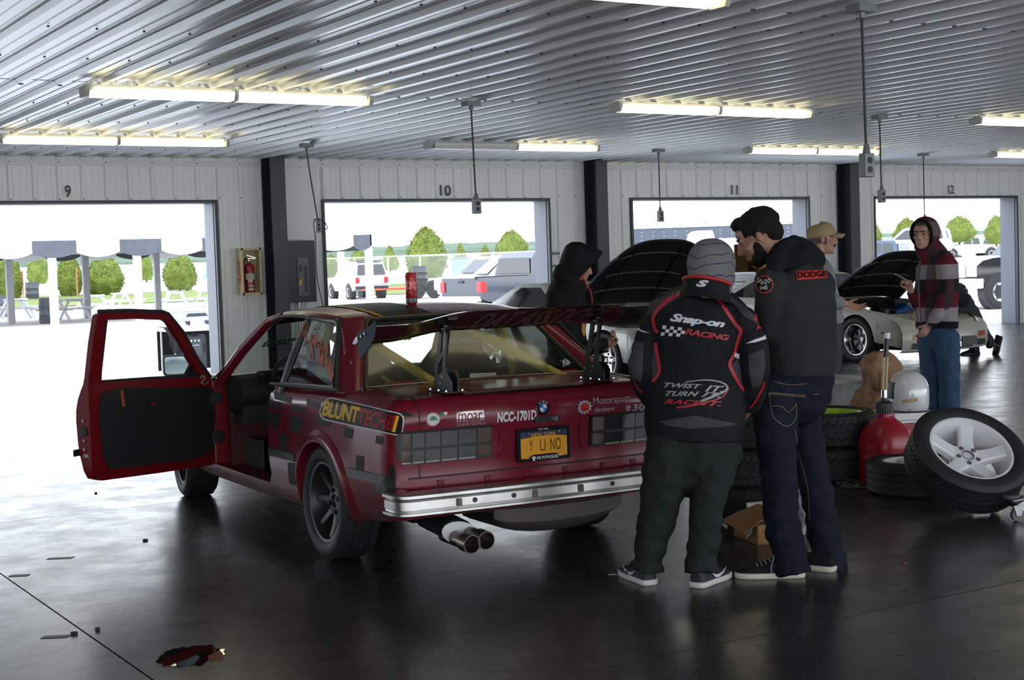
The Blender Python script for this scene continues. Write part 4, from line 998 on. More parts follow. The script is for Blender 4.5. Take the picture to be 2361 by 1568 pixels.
def seat(y):
    mb = MB(); mb.rings([[Vector((x, y+dy, z)) for dy, z in ((-.25, .30), (-.25, .50-.02), (-.19, .47), (.19, .47), (.25, .48), (.25, .30))] for x in (.62, 1.05)])
    po = [(-.16, 0), (-.24, .10), (-.25, .30), (-.22, .46), (-.14, .56), (-.12, .66), (-.08, .71), (.08, .71), (.12, .66), (.14, .56), (.22, .46), (.25, .30), (.24, .10), (.16, 0)]
    mb.prism(po, .09, lambda a, b, c: Vector((.66-.22*b-c, y+a, .44+b)))
    s_ = obj('bucket_seat', mb, mat('seat_cloth', (.014, .014, .016), .8), car, 0, .015)
    bm = text_bm('RECARO', .05, .001); fit_bm(bm, -.10, .10, 0, .03); m2 = MB(); bm_mb(bm, m2, lambda u, v: Vector((.66-.22*(.58+v)-.094, y-u, .44+.585+v))); obj('lettering', m2, M_vgr, s_, 0)
seat(.36); seat(-.24)
cage = MB(); hoop = [(.50, .60, .26), (.50, .60, .85), (.50, .52, 1.12), (.50, .42, 1.175), (.50, -.42, 1.175), (.50, -.52, 1.12), (.50, -.60, .85), (.50, -.60, .26)]
r_ = .022; co = obj('roll_cage', MB().tube(spline(hoop, 4), r_, 10), M_yel, car)
for a, b in (((.50, .45, 1.165), (-.36, .26, .84)), ((.50, -.20, 1.165), (-.34, -.47, .84)), ((.50, -.20, 1.165), (.50, -.26, .5)), ((.50, .5, 1.10), (.50, -.2, .5)), ((.5, .6, .80), (.5, -.6, .80)), ((.5, .6, .35), (-.35, .5, .70))):
    obj('cage_tube', MB().cyl(a, b, r_*1.15, None, 10), M_yel, co)
obj('parcel_shelf', MB().bbox((-.30, -.62, .800), (.12, .62, .812)).bbox((.10, -.62, .52), (.12, .62, .80)), mat('shelf_yellow', (.40, .32, .10), .5), car)
obj('quarter_padding', MB().bbox((-.15, .665, .86), (.32, .672, 1.0)), mat('olive_yellow', (.16, .13, .03), .6), car)
obj('net_bag', MB().bbox((.33, .64, .86), (.50, .655, 1.08)), mat('blue_grey_cloth', (.10, .11, .18), .8), car)

# ---- the open door
TH = math.radians(60); DL = 1.0
dr = bpy.data.objects.new('tmp', None)
def dlean(z): return 0 if z < .87 else (z-.87)/(.386)*.085
def dout(z): return pw(z, [(.28, -.04), (.5, -.10), (.7, -.11), (.8, -.08), (.87, -.035), (1.256, .045)])
OUT = [(.012, .286), (.5, .30), (.93, .318), (.985, .335), (1.0, .38), (1.0, .60), (1.0, .86), (.998, 1.10), (.985, 1.247), (.96, 1.256), (.75, 1.252), (.47, 1.234), (.43, 1.222), (.28, 1.10), (.13, .93), (.012, .82), (.008, .55)]
HOL = [(.10, .832), (.5, .852), (.900, .868), (.912, 1.05), (.925, 1.218), (.70, 1.214), (.46, 1.196), (.425, 1.18), (.30, 1.055), (.12, .86)]
def slab(outline, holes, fin, fout, du=.06):
    bm = cut(poly_bm(outline, holes), du); bm.verts.ensure_lookup_table()
    n = len(bm.verts); uv = [(v.co.x, v.co.y) for v in bm.verts]; fs = [tuple(v.index for v in f.verts) for f in bm.faces]
    bm.verts.index_update(); fs = [tuple(v.index for v in f.verts) for f in bm.faces]
    eds = [(e.verts[0].index, e.verts[1].index) for e in bm.edges if len(e.link_faces) == 1]; bm.free()
    mb = MB(); mb.add([fin(*q) for q in uv]+[fout(*q) for q in uv], fs+[tuple(i+n for i in f) for f in fs]+[(a, b, b+n, a+n) for a, b in eds]); return mb
door = obj('door', slab(OUT, [HOL], lambda x, z: Vector((x, dlean(z), z)), lambda x, z: Vector((x, dout(z), z))), M_redin, car, 30)
bpy.data.objects.remove(dr)
door.location = (1.862, .748, 0); door.rotation_euler = (0, 0, PI-TH)
DM = CM @ Matrix.Translation(door.location) @ Matrix.Rotation(PI-TH, 4, 'Z'); DI = DM.inverted(); DEYE = DI @ EYE
def dplane(px, py, y=0.):
    d = DI.to_3x3() @ ray(px, py); return DEYE+d*((y-DEYE.y)/d.y)
card = [dplane(*q, .006) for q in ((234, 905), (227, 960), (240, 1060), (253, 1082), (330, 1073), (440, 1059), (470, 1050), (492, 1030), (495, 960), (490, 893), (400, 893), (270, 896))]
cardo = obj('door_card', MB().prism([(p.x, p.z) for p in card], .008, lambda a, b, c: Vector((a, .004+c, b))), mat('door_card', (.016, .016, .018), .55, bump=.1, bscale=200), door, 0)
for q in ((232, 955), (250, 1078), (345, 1072), (435, 1060), (490, 1035), (493, 965), (491, 905), (410, 894), (395, 895)):
    p = dplane(*q, .012); obj('rivet', MB().cyl((p.x, .012, p.z), (p.x, .015, p.z), .0055, None, 8), M_bolt, cardo)
for q, s in (((349, 934), (.07, .055)),):
    p = dplane(*q, .013); mb = MB(); mb.box((p.x, .013, p.z), (s[0], .004, s[1])); k = obj('release_recess', mb, M_black, cardo, 0); obj('release_lever', MB().box((p.x-.012, .018, p.z+.006), (.035, .008, .018)), M_redin, k, 0, .003)
p0, p1 = dplane(281, 900, .016), dplane(286, 937, .016); obj('pull_strap', MB().tube([p0, p1], [(.012, .003)]*2, 6, ref=(1, 0, 0)), mat('strap_orange', (.35, .07, .03), .6), cardo)
# black weather strip, edge latch, hinge-side trim
gk = [(.012, .82), (.13, .935), (.28, 1.105), (.43, 1.226), (.47, 1.238), (.75, 1.257), (.97, 1.262)]
obj('weather_strip', MB().tube([Vector((x, dlean(z)-.01, z+.004)) for x, z in gk], .013, 8), M_gasket, door)
mb = MB()
mb.tube([Vector((.92, dlean(z)-.015, z)) for z in (.872, 1.05, 1.216)], [(.03, .008)]*3, 6, ref=(1, 0, 0)); obj('window_channel', mb, M_gasket, door)
obj('inner_belt', MB().tube([Vector((.10, -.02, .835)), Vector((.5, -.02, .855)), Vector((.905, -.02, .868))], .012, 6), M_gasket, door)
k = obj('latch', MB().bbox((.996, -.075, .575), (1.008, -.025, .625)), M_trim, door, 0, .004); obj('striker_plate', MB().bbox((.996, -.06, .455), (1.004, -.02, .475)), M_steel, door, 0)
for z in (.66, .55, .50): obj('door_bolt', MB().cyl((1.0, -.05, z), (1.006, -.05, z), .009, None, 8), M_steel, door)
obj('door_moulding', MB().tube([(.06, -.105, .468), (1.0, -.112, .480), (1.03, -.105, .480)], [(.006, .022)]*3, 6, ref=(0, 1, 0)), M_trim, door)
mb = MB(); mc = Vector((.155, -.12, .905)); mn = Vector((.72, .69, .10)).normalized(); mx_ = Vector((.69, -.72, 0)).normalized()
B = basis(mx_, mn.cross(mx_), mn, mc)
mb.rings([[B @ Vector((a*q, b*q, zz)) for a, b in rrect(-.098, .098, -.066, .060, .022)] for q, zz in ((1, .0), (1.02, -.012), (.96, -.05), (.72, -.085), (.3, -.10))])
mir = obj('mirror', mb, M_trim, door, 50); mb = MB(); mb.prism(rrect(-.086, .086, -.054, .050, .016), .003, lambda a, b, c: B @ Vector((a, b, .001+c))); obj('mirror_glass', mb, mat('mirror_glass', (.55, .68, .70), .03, 1), mir, 0)
obj('mirror_foot', MB().prism([(.0, .83), (.19, .845), (.10, .95)], .03, lambda a, b, c: Vector((a+.0, -.035-c, b))).box((.09, -.09, .89), (.06, .10, .05)), M_trim, door, 0)
obj('loose_wire', MB().tube(spline([dplane(462, 872, .02), dplane(468, 866, .04), dplane(472, 874, .05), dplane(464, 882, .05), dplane(474, 886, .05), dplane(480, 879, .03)], 5), .004, 6), mat('wire_cream', (.30, .28, .16), .5), door)

# ---- rear wing: shaped blade, end plate, two slotted uprights
M_wing = mat('wing_black', (.012, .011, .012), .16, 0, .5, coat=.5, vary=.3, vscale=5); M_plate = mat('end_plate', (.020, .026, .048), .45, 0, .04)
WX = -.70
def blade(y):                                        # trailing edge (upper rear) and leading edge (lower front)
    a = abs(y); k = max(0., min(1., (a-.36)/.34)); k = k*k*(3-2*k)
    te = Vector((-.87, y, 1.243-.046*k)); le = Vector((-.60+.02*k, y, 1.150-.040*k)); return te, le
ys = list(np.linspace(-.84, .84, 49)); rs = []
for y in ys:
    te, le = blade(y); q = []
    for u, h in ((0, 0), (.12, .010), (.35, .020), (.65, .024), (.88, .016), (1, 0), (.9, -.012), (.65, -.010), (.35, -.002), (.12, .001)):
        p = te.lerp(le, u); q.append(p+Vector((0, 0, h)))
    rs.append(q)
wing = obj('rear_wing', MB().rings(rs), M_wing, car, 40)
for s in (1, -1):
    te, le = blade(.84)
    po = [(q.x, q.z) for q in (cplane(u, v, 1, .86) for u, v in ((858, 739), (860, 752), (858, 775), (850, 797), (838, 815), (829, 827), (824, 824), (820, 800), (818, 772), (822, 765), (838, 758), (850, 748)))]
    mb = MB().prism(po, .005, lambda a, b, c: Vector((a, s*(.842+c+.03*(1.2-b)), b))); ep_ = obj('end_plate', mb, M_plate, wing, 0, .002)
    for q in (.4, .55, .7): p = te.lerp(le, q); obj('plate_bolt', MB().cyl((p.x, s*.848, p.z-.0), (p.x, s*.853, p.z), .006, None, 8), M_bolt, ep_)
    y = s*.42; dz = pw(WX, [(-.80, .846), (-.76, .855), (-.5, .862)])+.008
    base = obj('wing_base', MB().bbox((-.80, y-.055, dz), (-.585, y+.055, dz+.006)), M_trim, car, 0, .002)
    for xx in (-.78, -.70, -.61):
        for yy in (-.042, .042): obj('base_bolt', MB().cyl((xx, y+yy, dz+.006), (xx, y+yy, dz+.014), .007, None, 6), M_bolt, base)
    for e in (-.012, .012):
        obj('angle_bracket', MB().prism([(-.79, 0), (-.60, 0), (-.60, .045), (-.68, .085), (-.75, .085), (-.79, .05)], .005, lambda a, b, c: Vector((a, y+e*1.2+(c if e > 0 else -c), dz+.006+b))), M_trim, base, 0)
    zt_ = 1.165
    out = [(-.765, 0), (-.655, 0), (-.66, .10), (-.70, .19), (-.735, .30-.0), (-.80, .318), (-.83, .30), (-.80, .22), (-.775, .10)]
    h1 = [(-.742, .075), (-.69, .065), (-.70, .11), (-.755, .16)]; h2 = [(-.775, .20), (-.728, .165), (-.752, .275), (-.795, .285)]
    bm = poly_bm([(a+.06, b) for a, b in out], [[(a+.06, b) for a, b in h1], [(a+.06, b) for a, b in h2]])
    for v in bm.verts: v.co = Vector((v.co.x, y, dz+.01+v.co.y))
    r_e = bmesh.ops.extrude_face_region(bm, geom=bm.faces[:]); bmesh.ops.translate(bm, verts=[v for v in r_e['geom'] if isinstance(v, bmesh.types.BMVert)], vec=(0, .012, 0)); bmesh.ops.recalc_face_normals(bm, faces=bm.faces)
    me = bpy.data.meshes.new('wing_upright'); bm.to_mesh(me); bm.free(); me.materials.append(M_trim); up = link('wing_upright', me, car, 0)
    for a, b in ((-.70, .03), (-.64, .045), (-.72, .06), (-.76, .30), (-.73, .285)): obj('upright_bolt', MB().cyl((a+.03, y+.014, dz+.01+b), (a+.03, y+.02, dz+.01+b), .008, None, 6).cyl((a+.03, y-.002, dz+.01+b), (a+.03, y-.008, dz+.01+b), .008, None, 6), M_bolt, up)
    obj('wing_clamp', MB().box((-.755, y+.006, dz+.335), (.10, .05, .016), Matrix.Rotation(.30, 3, 'Y')), M_trim, wing, 0, .003)

# ---- stickers and lettering
bpy.context.view_layer.update()
TR_BODY = bvh_of(bodyL, bodyR); TR_WIN = bvh_of(rearwin)
def hitter(trees, off=.0025, toler=.03):
    """pixel of the photograph -> the point of the car's skin it shows"""
    def fn(px, py):
        d = cray(px, py); best = None
        for t in trees:
            h = t.ray_cast(CEYE, d)
            if h[0] is not None and (best is None or h[3] < best[2]): best = (h[0], h[1], h[2] if False else h[3], h[1])
        if best is None: return None
        n = best[1]; n = n if n.dot(d) < 0 else -n
        return best[0]+n*off
    return fn
def flat_quad(trees, quad, off=.0025):
    """artwork of the unit square laid on the skin between four corner points; returns (u, v) -> point"""
    h = hitter(trees, 0); P = [h(*q) for q in quad]
    if any(p is None for p in P):
        if all(p is None for p in P): return lambda u, v: None
        md = [(p-CEYE).length for p in P if p is not None]; P = [p if p is not None else CEYE+cray(*q)*(sum(md)/len(md)) for p, q in zip(P, quad)]
    O = P[0]; xa = P[1]-P[0]; ya = P[3]-P[0]; n = xa.cross(ya).normalized()
    if n.dot(CEYE-O) < 0: n = -n
    def fn(u, v):
        s = P[0].lerp(P[1], u).lerp(P[3].lerp(P[2], u), v); best = None
        for t in trees:
            q = t.ray_cast(s+n*.2, -n, .4)
            if q[0] is not None and (best is None or q[3] < best[1]): best = (q[0], q[3])
        return None if best is None else best[0]+n*off
    return fn
def art(bm, mb, fn, d=.06): return bm_mb(cut(bm, d), mb, fn)
def words(txt, box, bold=0., shear=0., space=1.):
    return fit_bm(text_bm(txt, 1., bold, shear, space), *box)
def eye_quad(trees, quad, off):
    Q = [Vector((a, b, 0)) for a, b in quad]; h = hitter(trees, off)
    def fn(u, v): q = Q[0].lerp(Q[1], u).lerp(Q[3].lerp(Q[2], u), v); return h(q.x, q.y)
    return fn
def sticker(name, trees, quad, layers, parent=None, off=.002, fine=.125, eye=False):
    """layers: list of (bm, material); quad corners: bottom-left, bottom-right, top-right, top-left"""
    mb = MB()
    for i, (bm, m) in enumerate(layers):
        mb.use(m); art(bm, mb, (eye_quad if eye else flat_quad)(trees, quad, off+.0007*i), fine)
    return obj(name, mb, None, parent or car, 0, fixn=False)
sq = lambda *a: poly_bm([(a[0], a[2]), (a[1], a[2]), (a[1], a[3]), (a[0], a[3])])
# BLUNTTECH panel on the left rear wing
def slant(x0, x1, y0, y1, r): return [(x+ .0*y, y) for x, y in rrect(x0, x1, y0, y1, r)]
SPO = [(0, .28), (.02, .10), (.06, .01), (.10, 0), (.93, 0), (.965, .03), (.99, .13), (1, .3), (1, .72), (.99, .88), (.965, .97), (.93, 1), (.14, 1), (.09, .96), (.05, .84), (.015, .58), (0, .42)]
sticker('sponsor_panel', TR_BODY, [(736, 966), (928, 1007), (933, 955), (742, 912)], [
    (poly_bm(SPO), M_wh), (poly_bm([(.5+(a-.5)*.978, .5+(b-.5)*.90) for a, b in SPO]), M_vb),
    (words('BLUNT', (.035, .48, .16, .86), .03, .18, .92), M_vy), (words('TECH', (.475, .81, .14, .84), .03, .18, .92), M_vr),
    (poly_bm([(.80, .16), (.87, .16), (.905, .84), (.835, .84)]), M_vr), (poly_bm([(.875, .14), (.91, .14), (.945, .86), (.91, .86)]), M_vy), (words('.COM', (.83, .865, .25, .75), .02), M_vb)], None, .003, .035, True)
# faded checks on the rear wing
chk = [[(636, 904), (672, 914), (672, 930), (634, 921)], [(708, 918), (740, 928), (737, 945), (708, 934)], [(621, 921), (647, 927), (646, 945), (620, 938)], [(674, 932), (706, 940), (702, 955), (672, 948)],
       [(620, 946), (647, 953), (642, 990), (620, 986)], [(671, 955), (701, 962), (693, 1000), (668, 994)], [(644, 998), (667, 1002), (662, 1044), (643, 1040)], [(621, 1060), (640, 1062), (645, 1112), (624, 1106)], [(664, 1066), (690, 1068), (692, 1122), (668, 1115)],
       [(736, 948), (768, 956), (760, 985), (728, 978)], [(795, 985), (816, 990), (812, 1012), (792, 1008)], [(868, 1004), (886, 1008), (883, 1026), (866, 1022)], [(914, 1010), (926, 1014), (926, 1034), (914, 1030)], [(822, 1050), (840, 1052), (838, 1086), (820, 1083)], [(897, 1072), (912, 1074), (914, 1102), (899, 1100)], [(925, 948), (950, 954), (952, 962), (926, 958)], [(752, 1019), (766, 1024), (762, 1034), (748, 1030)]]
mb = MB().use(M_grille); hit = hitter(TR_BODY, .0016)
for q in chk:
    P = [hit(*c) for c in q]
    if all(P): art(poly_bm([(0, 0), (1, 0), (1, 1), (0, 1)]), mb, flat_quad(TR_BODY, q, .0018), .2)
obj('check_pattern', mb, None, car, 0, fixn=False)
# black marker lamp hole on the corner
sticker('marker_recess', TR_BODY, [(862, 1136), (918, 1146), (912, 1104), (862, 1101)], [(poly_bm(rrect(0, 1, 0, 1, .1)), M_black), (poly_bm(rrect(.1, .9, .12, .85, .1)), mat('marker_grey', (.03, .03, .028), .4))])
# tail panel
def tq(x0, y0, x1, y1, sl=-.085): return [(x0, y1), (x1, y1+(x1-x0)*sl), (x1, y0+(x1-x0)*sl), (x0, y0)]
sticker('round_sticker', TR_BODY, tq(982, 952, 1013, 983, -.03), [(poly_bm(circ(.5, 28, .5, .5)), M_wh), (poly_bm(circ(.46, 28, .5, .5)), M_vr), (poly_bm(circ(.43, 28, .5, .5)), M_wh)]+[(poly_bm([(.5, .42), (.5+.28*math.cos(a)-.05*math.sin(a), .42+.28*math.sin(a)+.05*math.cos(a)), (.5+.36*math.cos(a), .42+.40*math.sin(a)), (.5+.28*math.cos(a)+.05*math.sin(a), .42+.28*math.sin(a)-.05*math.cos(a))]), mat('leaf_green', (.02, .16, .03), .5)) for a in (.15, .65, 1.15, 1.57, 2.0, 2.5, 3.0)])
sticker('flag_sticker', TR_BODY, tq(1016, 951, 1038, 958), [(sq(0, .34, 0, 1), mat('flag_green', (.01, .22, .06), .5)), (sq(.34, .67, 0, 1), M_wh), (sq(.67, 1, 0, 1), M_vr)])
sticker('silver_sticker', TR_BODY, tq(1051, 950, 1116, 983, -.075), [(poly_bm([(0, .28), (1, .28), (.98, 1), (.02, 1)]), mat('silver_foil', (.42, .36, .36), .3, .6)), (words('moar', (.06, .93, .30, .88), .01, 0, .95), mat('foil_red', (.17, .01, .015), .4)), (words('DESIGNS', (.04, 1.03, .0, .19), 0, 0, 1.25), M_vgr)])
sticker('number_lettering', TR_BODY, tq(1146, 951, 1236, 975, -.08), [(words('NCC-1701D', (0, 1, 0, 1), .045, 0, 1.0), M_wh)])
sticker('hardware_sticker', TR_BODY, tq(1329, 920, 1450, 955, -.10), [(poly_bm([(.14+(.14 if i % 4 in (0, 1) else .112)*math.cos(2*PI*i/48), .42+(.49 if i % 4 in (0, 1) else .39)*math.sin(2*PI*i/48)) for i in range(48)]), M_vgr), (poly_bm(circ(.082, 24, .14, .42, ry=.29)), mat('gear_red', (.40, .01, .012), .4)), (words('Motorsport', (.30, 1.0, .38, .98), -.004, 0, .95), M_vgr), (words('Hardware', (.33, .70, .02, .30), .018, 0, 1.1), M_vgr)])
sticker('model_badge', TR_BODY, tq(1442, 933, 1486, 948, -.06), [(words('e', (.0, .26, .0, .95), .02), M_chrome), (words('30', (.34, 1, 0, 1.05), .02, .1), M_chrome)])
# roundel
hb = hitter(TR_BODY, .0)(1250, 940); Rn = .034*1.06
bd = obj('badge', MB().lathe([(.001, 0), (Rn, 0), (Rn, .006), (Rn*.95, .009), (.001, .009)], basis((0, -1, 0), (0, 0, 1), (-1, 0, 0), hb-Vector((.001, 0, 0))), 40), M_chrome, car)
mb = MB(); q = hb+Vector((-.0105, 0, 0)); PQ = lambda off: (lambda u, v: q+Vector((-off, -u, v)))
mb.use(M_vb); bm_mb(poly_bm(circ(Rn*.94, 40)), mb, PQ(0)); mb.use(M_chrome); bm_mb(poly_bm(circ(Rn*.60, 32)), mb, PQ(.0005))
M_bb = mat('roundel_blue', (.02, .14, .50), .3)
for i in range(4): mb.use(M_wh if i in (0, 2) else M_bb); bm_mb(poly_bm([(0, 0)]+circ(Rn*.56, 8, 0, 0, i*PI/2, (i+1)*PI/2)), mb, PQ(.001))
mb.use(M_vgr)
for ch, an in (('B', 128), ('M', 90), ('W', 52)):
    bm = text_bm(ch, .016, .0004, align='CENTER'); a = math.radians(an)
    for v in bm.verts:
        u, vv = v.co.x, v.co.y; r = Rn*.66+vv; v.co.x = r*math.cos(a)+u*math.sin(a); v.co.y = r*math.sin(a)-u*math.cos(a)
    bm_mb(bm, mb, PQ(.001))
obj('badge_face', mb, None, bd, 0, fixn=False)
# licence plate in its black frame
hc = [hitter(TR_BODY, 0)(*c) for c in ((1192, 1066), (1312, 1053), (1305, 980), (1184, 990))]
px_ = min(p.x for p in hc)-.016; c0 = sum(hc, Vector())/4; pw2 = (abs(hc[0].y-hc[1].y)+abs(hc[3].y-hc[2].y))/4; ph2 = ((hc[3].z-hc[0].z)+(hc[2].z-hc[1].z))/4
PF = lambda off: (lambda u, v: Vector((px_-off, c0.y-u*pw2, c0.z+v*ph2)))
pf = obj('plate_frame', MB().prism(rrect(-1, 1, -1, 1, .09), .012, lambda a, b, c: Vector((px_+.012-c, c0.y-a*pw2, c0.z+b*ph2))), M_vb, car, 0)
M_pl = mat('plate_gold', (.70, .31, .010), .4); M_pn = mat('plate_navy', (.012, .018, .06), .4)
mb = MB(); mb.use(M_pn); bm_mb(sq(-.88, .88, .35, .80), mb, PF(.0005)); mb.use(M_pl)
bm_mb(poly_bm([(-.88, -.78), (-.60, -.82), (-.52, -.66), (-.40, -.60), (.40, -.60), (.52, -.66), (.6, -.82), (.88, -.78), (.88, .40)]+[(.88-1.76*i/10, .40+.10*math.sin(PI*i/10)) for i in range(1, 10)]+[(-.88, .40)]), mb, PF(.0008))
mb.use(M_vb); bm_mb(words('Y', (-.56, -.42, -.42, .30), -.01), mb, PF(.0014)); bm_mb(words('U', (-.15, .05, -.42, .30), -.01), mb, PF(.0014)); bm_mb(words('NO', (.24, .64, -.42, .30), -.005), mb, PF(.0014))
mb.use(M_pl); bm_mb(words('NEW YORK', (-.48, .48, .48, .70), .012), mb, PF(.0014))
mb.use(M_wh); bm_mb(words('NEW YORK', (-.20, .18, .85, .95), .02), mb, PF(.0009)); bm_mb(words('FIX POTHOLES!?', (-.28, .55, -.91, -.72), .03), mb, PF(.0009)); bm_mb(poly_bm(circ(.08, 16, -.40, -.78)), mb, PF(.0009)); bm_mb(sq(-.44, -.36, -.97, -.84), mb, PF(.0009))
lp = obj('license_plate', mb, None, pf, 0, fixn=False)
for u in (-.58, .58):
    for v in (.70, -.72): p = PF(.001)(u, v); obj('plate_screw', MB().cyl(p, p-Vector((.003, 0, 0)), .004, None, 8), M_bolt, pf)
# rear window stickers
sticker('window_sticker', TR_WIN, [(1083, 871), (1144, 868), (1144, 860), (1083, 862)], [(sq(0, 1, 0, 1), M_vgr), (words('Gordon Speed Shop', (.05, .95, .12, .85), -.005, .3), M_vb)])
sticker('window_sticker', TR_WIN, [(902, 888), (955, 884), (955, 877), (902, 881)], [(words('FUSA YEA', (0, 1, 0, 1), .02), M_vr)])
sticker('window_sticker', TR_WIN, [(1271, 860), (1328, 855), (1328, 851), (1271, 854)], [(words('HARDWARE', (0, 1, 0, 1), .03), M_vr)])
def blobo(seed, n=22, r=.5): return [(.5+r*(.8+.25*math.sin(3*a+seed)+.12*math.sin(5*a+2*seed))*.8*math.cos(a), .5+r*(.85+.2*math.sin(2*a+seed))*math.sin(a)) for a in [2*PI*i/n for i in range(n)]]
sticker('face_sticker', TR_WIN, [(1292, 852), (1320, 850), (1312, 823), (1284, 825)], [(poly_bm(blobo(1.)), M_vgr), (poly_bm(circ(.22, 14, .42, .62, ry=.3)), M_vb), (poly_bm(circ(.14, 14, .44, .55, ry=.2)), M_vgr), (sq(.3, .8, .12, .26), M_vb)])
sticker('window_sticker', TR_WIN, [(846, 741), (868, 738), (862, 727), (846, 729)], [(poly_bm(circ(.40, 20, .45, .5)), mat('gear_red', (.4, .01, .01))), (poly_bm(circ(.2, 16, .45, .5)), M_vb)])
# orange scrawl on the left quarter glass, over its rear pillar
M_or = mat('scrawl_orange', (.55, .10, .035), .5); hq = Vector((.19, .70, 1.02))
TRQ = []
for o in car.children:
    if o.name.startswith(('quarter_glass', 'middle_pillar')): TRQ += bvh_of(o)
rnd = random.Random(5); mb = MB(); qf = hitter(TRQ, .004)
def pstroke(pts, wd):
    L = []
    for i, (a, b) in enumerate(pts):
        c = pts[min(i+1, len(pts)-1)]; d_ = pts[max(i-1, 0)]; n = Vector((-(c[1]-d_[1]), c[0]-d_[0])).normalized()*wd/2; L.append(((a+n.x, b+n.y), (a-n.x, b-n.y)))
    for (p, q), (r, s_) in zip(L, L[1:]):
        V = [qf(*p), qf(*q), qf(*s_), qf(*r)]
        if all(v is not None for v in V): mb.add(V, [(0, 1, 2, 3)])
for k in range(9):
    cx, cy = 695+k*9.6, 752+k*12.2
    for j in range(3):
        x0 = cx+rnd.uniform(-12, 14); y0 = cy+rnd.uniform(-24, 8); P = [(x0, y0)]
        for i in range(5): P.append((P[-1][0]+rnd.uniform(-5, 7), P[-1][1]+rnd.choice((-1, 1, 1))*rnd.uniform(3, 13)))
        pstroke([(p.x, p.y) for p in spline([(a, b, 0) for a, b in P], 3)], 2.4)
pstroke([(709, 729), (702, 748), (694, 765), (687, 783)], 6); pstroke([(770, 860), (764, 880), (757, 897)], 4)
for i in range(4): pstroke([(692+i*4, 778-i*14), (703+i*2, 770-i*13), (706, 762-i*12)], 3)
obj('orange_scrawl', mb, M_or, car, 0, fixn=False)
# wing lettering on the face turned to the rear
TRWG = bvh_of(wing); M_wt = mat('wing_letter', (.10, .052, .06), .4)
def wq(u, v):
    y = lerp(.28, -.40, u); te, le = blade(y); p = le.lerp(te, .06+.86*v); h = TRWG[0].ray_cast(p+Vector((-.03, 0, -.12)), Vector((.03, 0, .12)).normalized(), .3)
    return (h[0] if h[0] is not None else p)+Vector((-.0004, 0, -.0012))
mb = MB().use(M_wt); art(words('DAT ASS DOE', (0, 1, 0.08, .95), .03, .28, .92), mb, wq, .04); obj('wing_lettering', mb, None, wing, 0, fixn=False)
# roof: yellow line and black band; deck: yellow line
def roofpt(x, u, off=.004): return Vector((x, roofw(x)*u, roofz(x)-.026*abs(u)**3+off))
mb = MB(); mb.grid(lambda x, u: roofpt(x, u), [i/8*1.12+.16 for i in range(9)], [.62, .35, .10]); obj('roof_band', mb, M_vb, car, 0)
mb = MB(); mb.grid(lambda x, u: roofpt(x, u, .0045), [i/8*1.12+.16 for i in range(9)], [.66, .62]); obj('roof_line', mb, M_vy, car, 0)
mb = MB(); mb.grid(lambda x, u: Vector((x, u+.35-(x+.25)*-.2, pw(x, [(-.80, .846), (-.76, .855), (-.5, .862), (-.2, .868)])+.0125)), [-.26, -.4, -.55, -.7, -.76], [0, .012]); obj('deck_line', mb, M_vy, car, 0)
# mirrored writing on the windscreen and lettering on the pillar
wsf = quadfn(WS, Vector((.06, 0, .02)))
def wsp(u, v): q = wsf(u, v); return q+Vector((-.006, 0, -.006))
def mirror_words(txt, u0, u1, v0, v1, m, shear=0, bold=.0, rot=False):
    bm = words(txt, (0, 1, 0, 1), bold, shear); mb = MB()
    bm_mb(bm, mb, (lambda a, b: wsp(lerp(u1, u0, a), lerp(v0, v1, b))) if not rot else (lambda a, b: wsp(lerp(u0, u1, b), lerp(v0, v1, a)))); obj('window_lettering', mb, m, car, 0, fixn=False)
mirror_words('Drift.com', .30, .345, .40, .92, M_vb, 0, .01, True); mirror_words('assault', .58, .86, .42, .86, M_vb, .2, .02); mirror_words('iguana', .06, .26, .42, .62, mat('green_vinyl', (.01, .06, .03), .5), .2, .02)
TR_C = []
for o in car.children:
    if o.name.startswith('rear_pillar'): TR_C += bvh_of(o)
sticker('pillar_lettering', TR_C, [(786, 757), (792, 818), (798, 816), (791, 756)], [(words('THE SHOPLT.COM', (0, 1, .1, .9), .01), M_vgr)])
obj('aerial_stub', MB().cyl((-.36, .705, .862), (-.36, .705, .885), .010, .006, 10), M_trim, car)

# ---- drink can on the roof
d_ = cray(949, 687)
k = (.55-CEYE.x)/d_.x; P = CEYE+d_*k; P.z = roofz(.55)-.026*abs(P.y/roofw(.55))**3
Wp = CM @ P; dd = depth(Wp); hcan = (688-614)*dd/FPX; rc = (962-935)/2*dd/FPX
can = thing('drink_can', 'tall red iced tea can standing on the roof of the red car', 'drink can', Wp)
def can_mat():
    m = mat('can_print', (.45, .02, .03), .25, .3, .5); n = m.node_tree.nodes; L = m.node_tree.links; b = n['Principled BSDF']; tc = n.new('ShaderNodeTexCoord')
    v = n.new('ShaderNodeTexVoronoi'); v.inputs['Scale'].default_value = 70; L.new(tc.outputs['Object'], v.inputs['Vector']); r = n.new('ShaderNodeValToRGB'); L.new(v.outputs['Distance'], r.inputs[0])
    r.color_ramp.elements[0].position = .1; r.color_ramp.elements[0].color = (.62, .35, .12, 1); r.color_ramp.elements[1].position = .34; r.color_ramp.elements[1].color = (.42, .018, .03, 1)
    L.new(r.outputs[0], b.inputs['Base Color']); return m
obj('can_body', MB().lathe([(rc*.7, 0), (rc*.8, .003), (rc, .012), (rc, hcan-.016), (rc*.86, hcan-.004), (rc*.86, hcan), (rc*.8, hcan), (rc*.78, hcan-.004), (.001, hcan-.004)], None, 28), can_mat(), can)
obj('base_band', MB().lathe([(rc*1.004, .014), (rc*1.004, .034)], None, 28), mat('can_teal', (.03, .16, .13), .3), can)
mb = MB(); a0 = math.atan2(EYE.y-Wp.y, EYE.x-Wp.x)
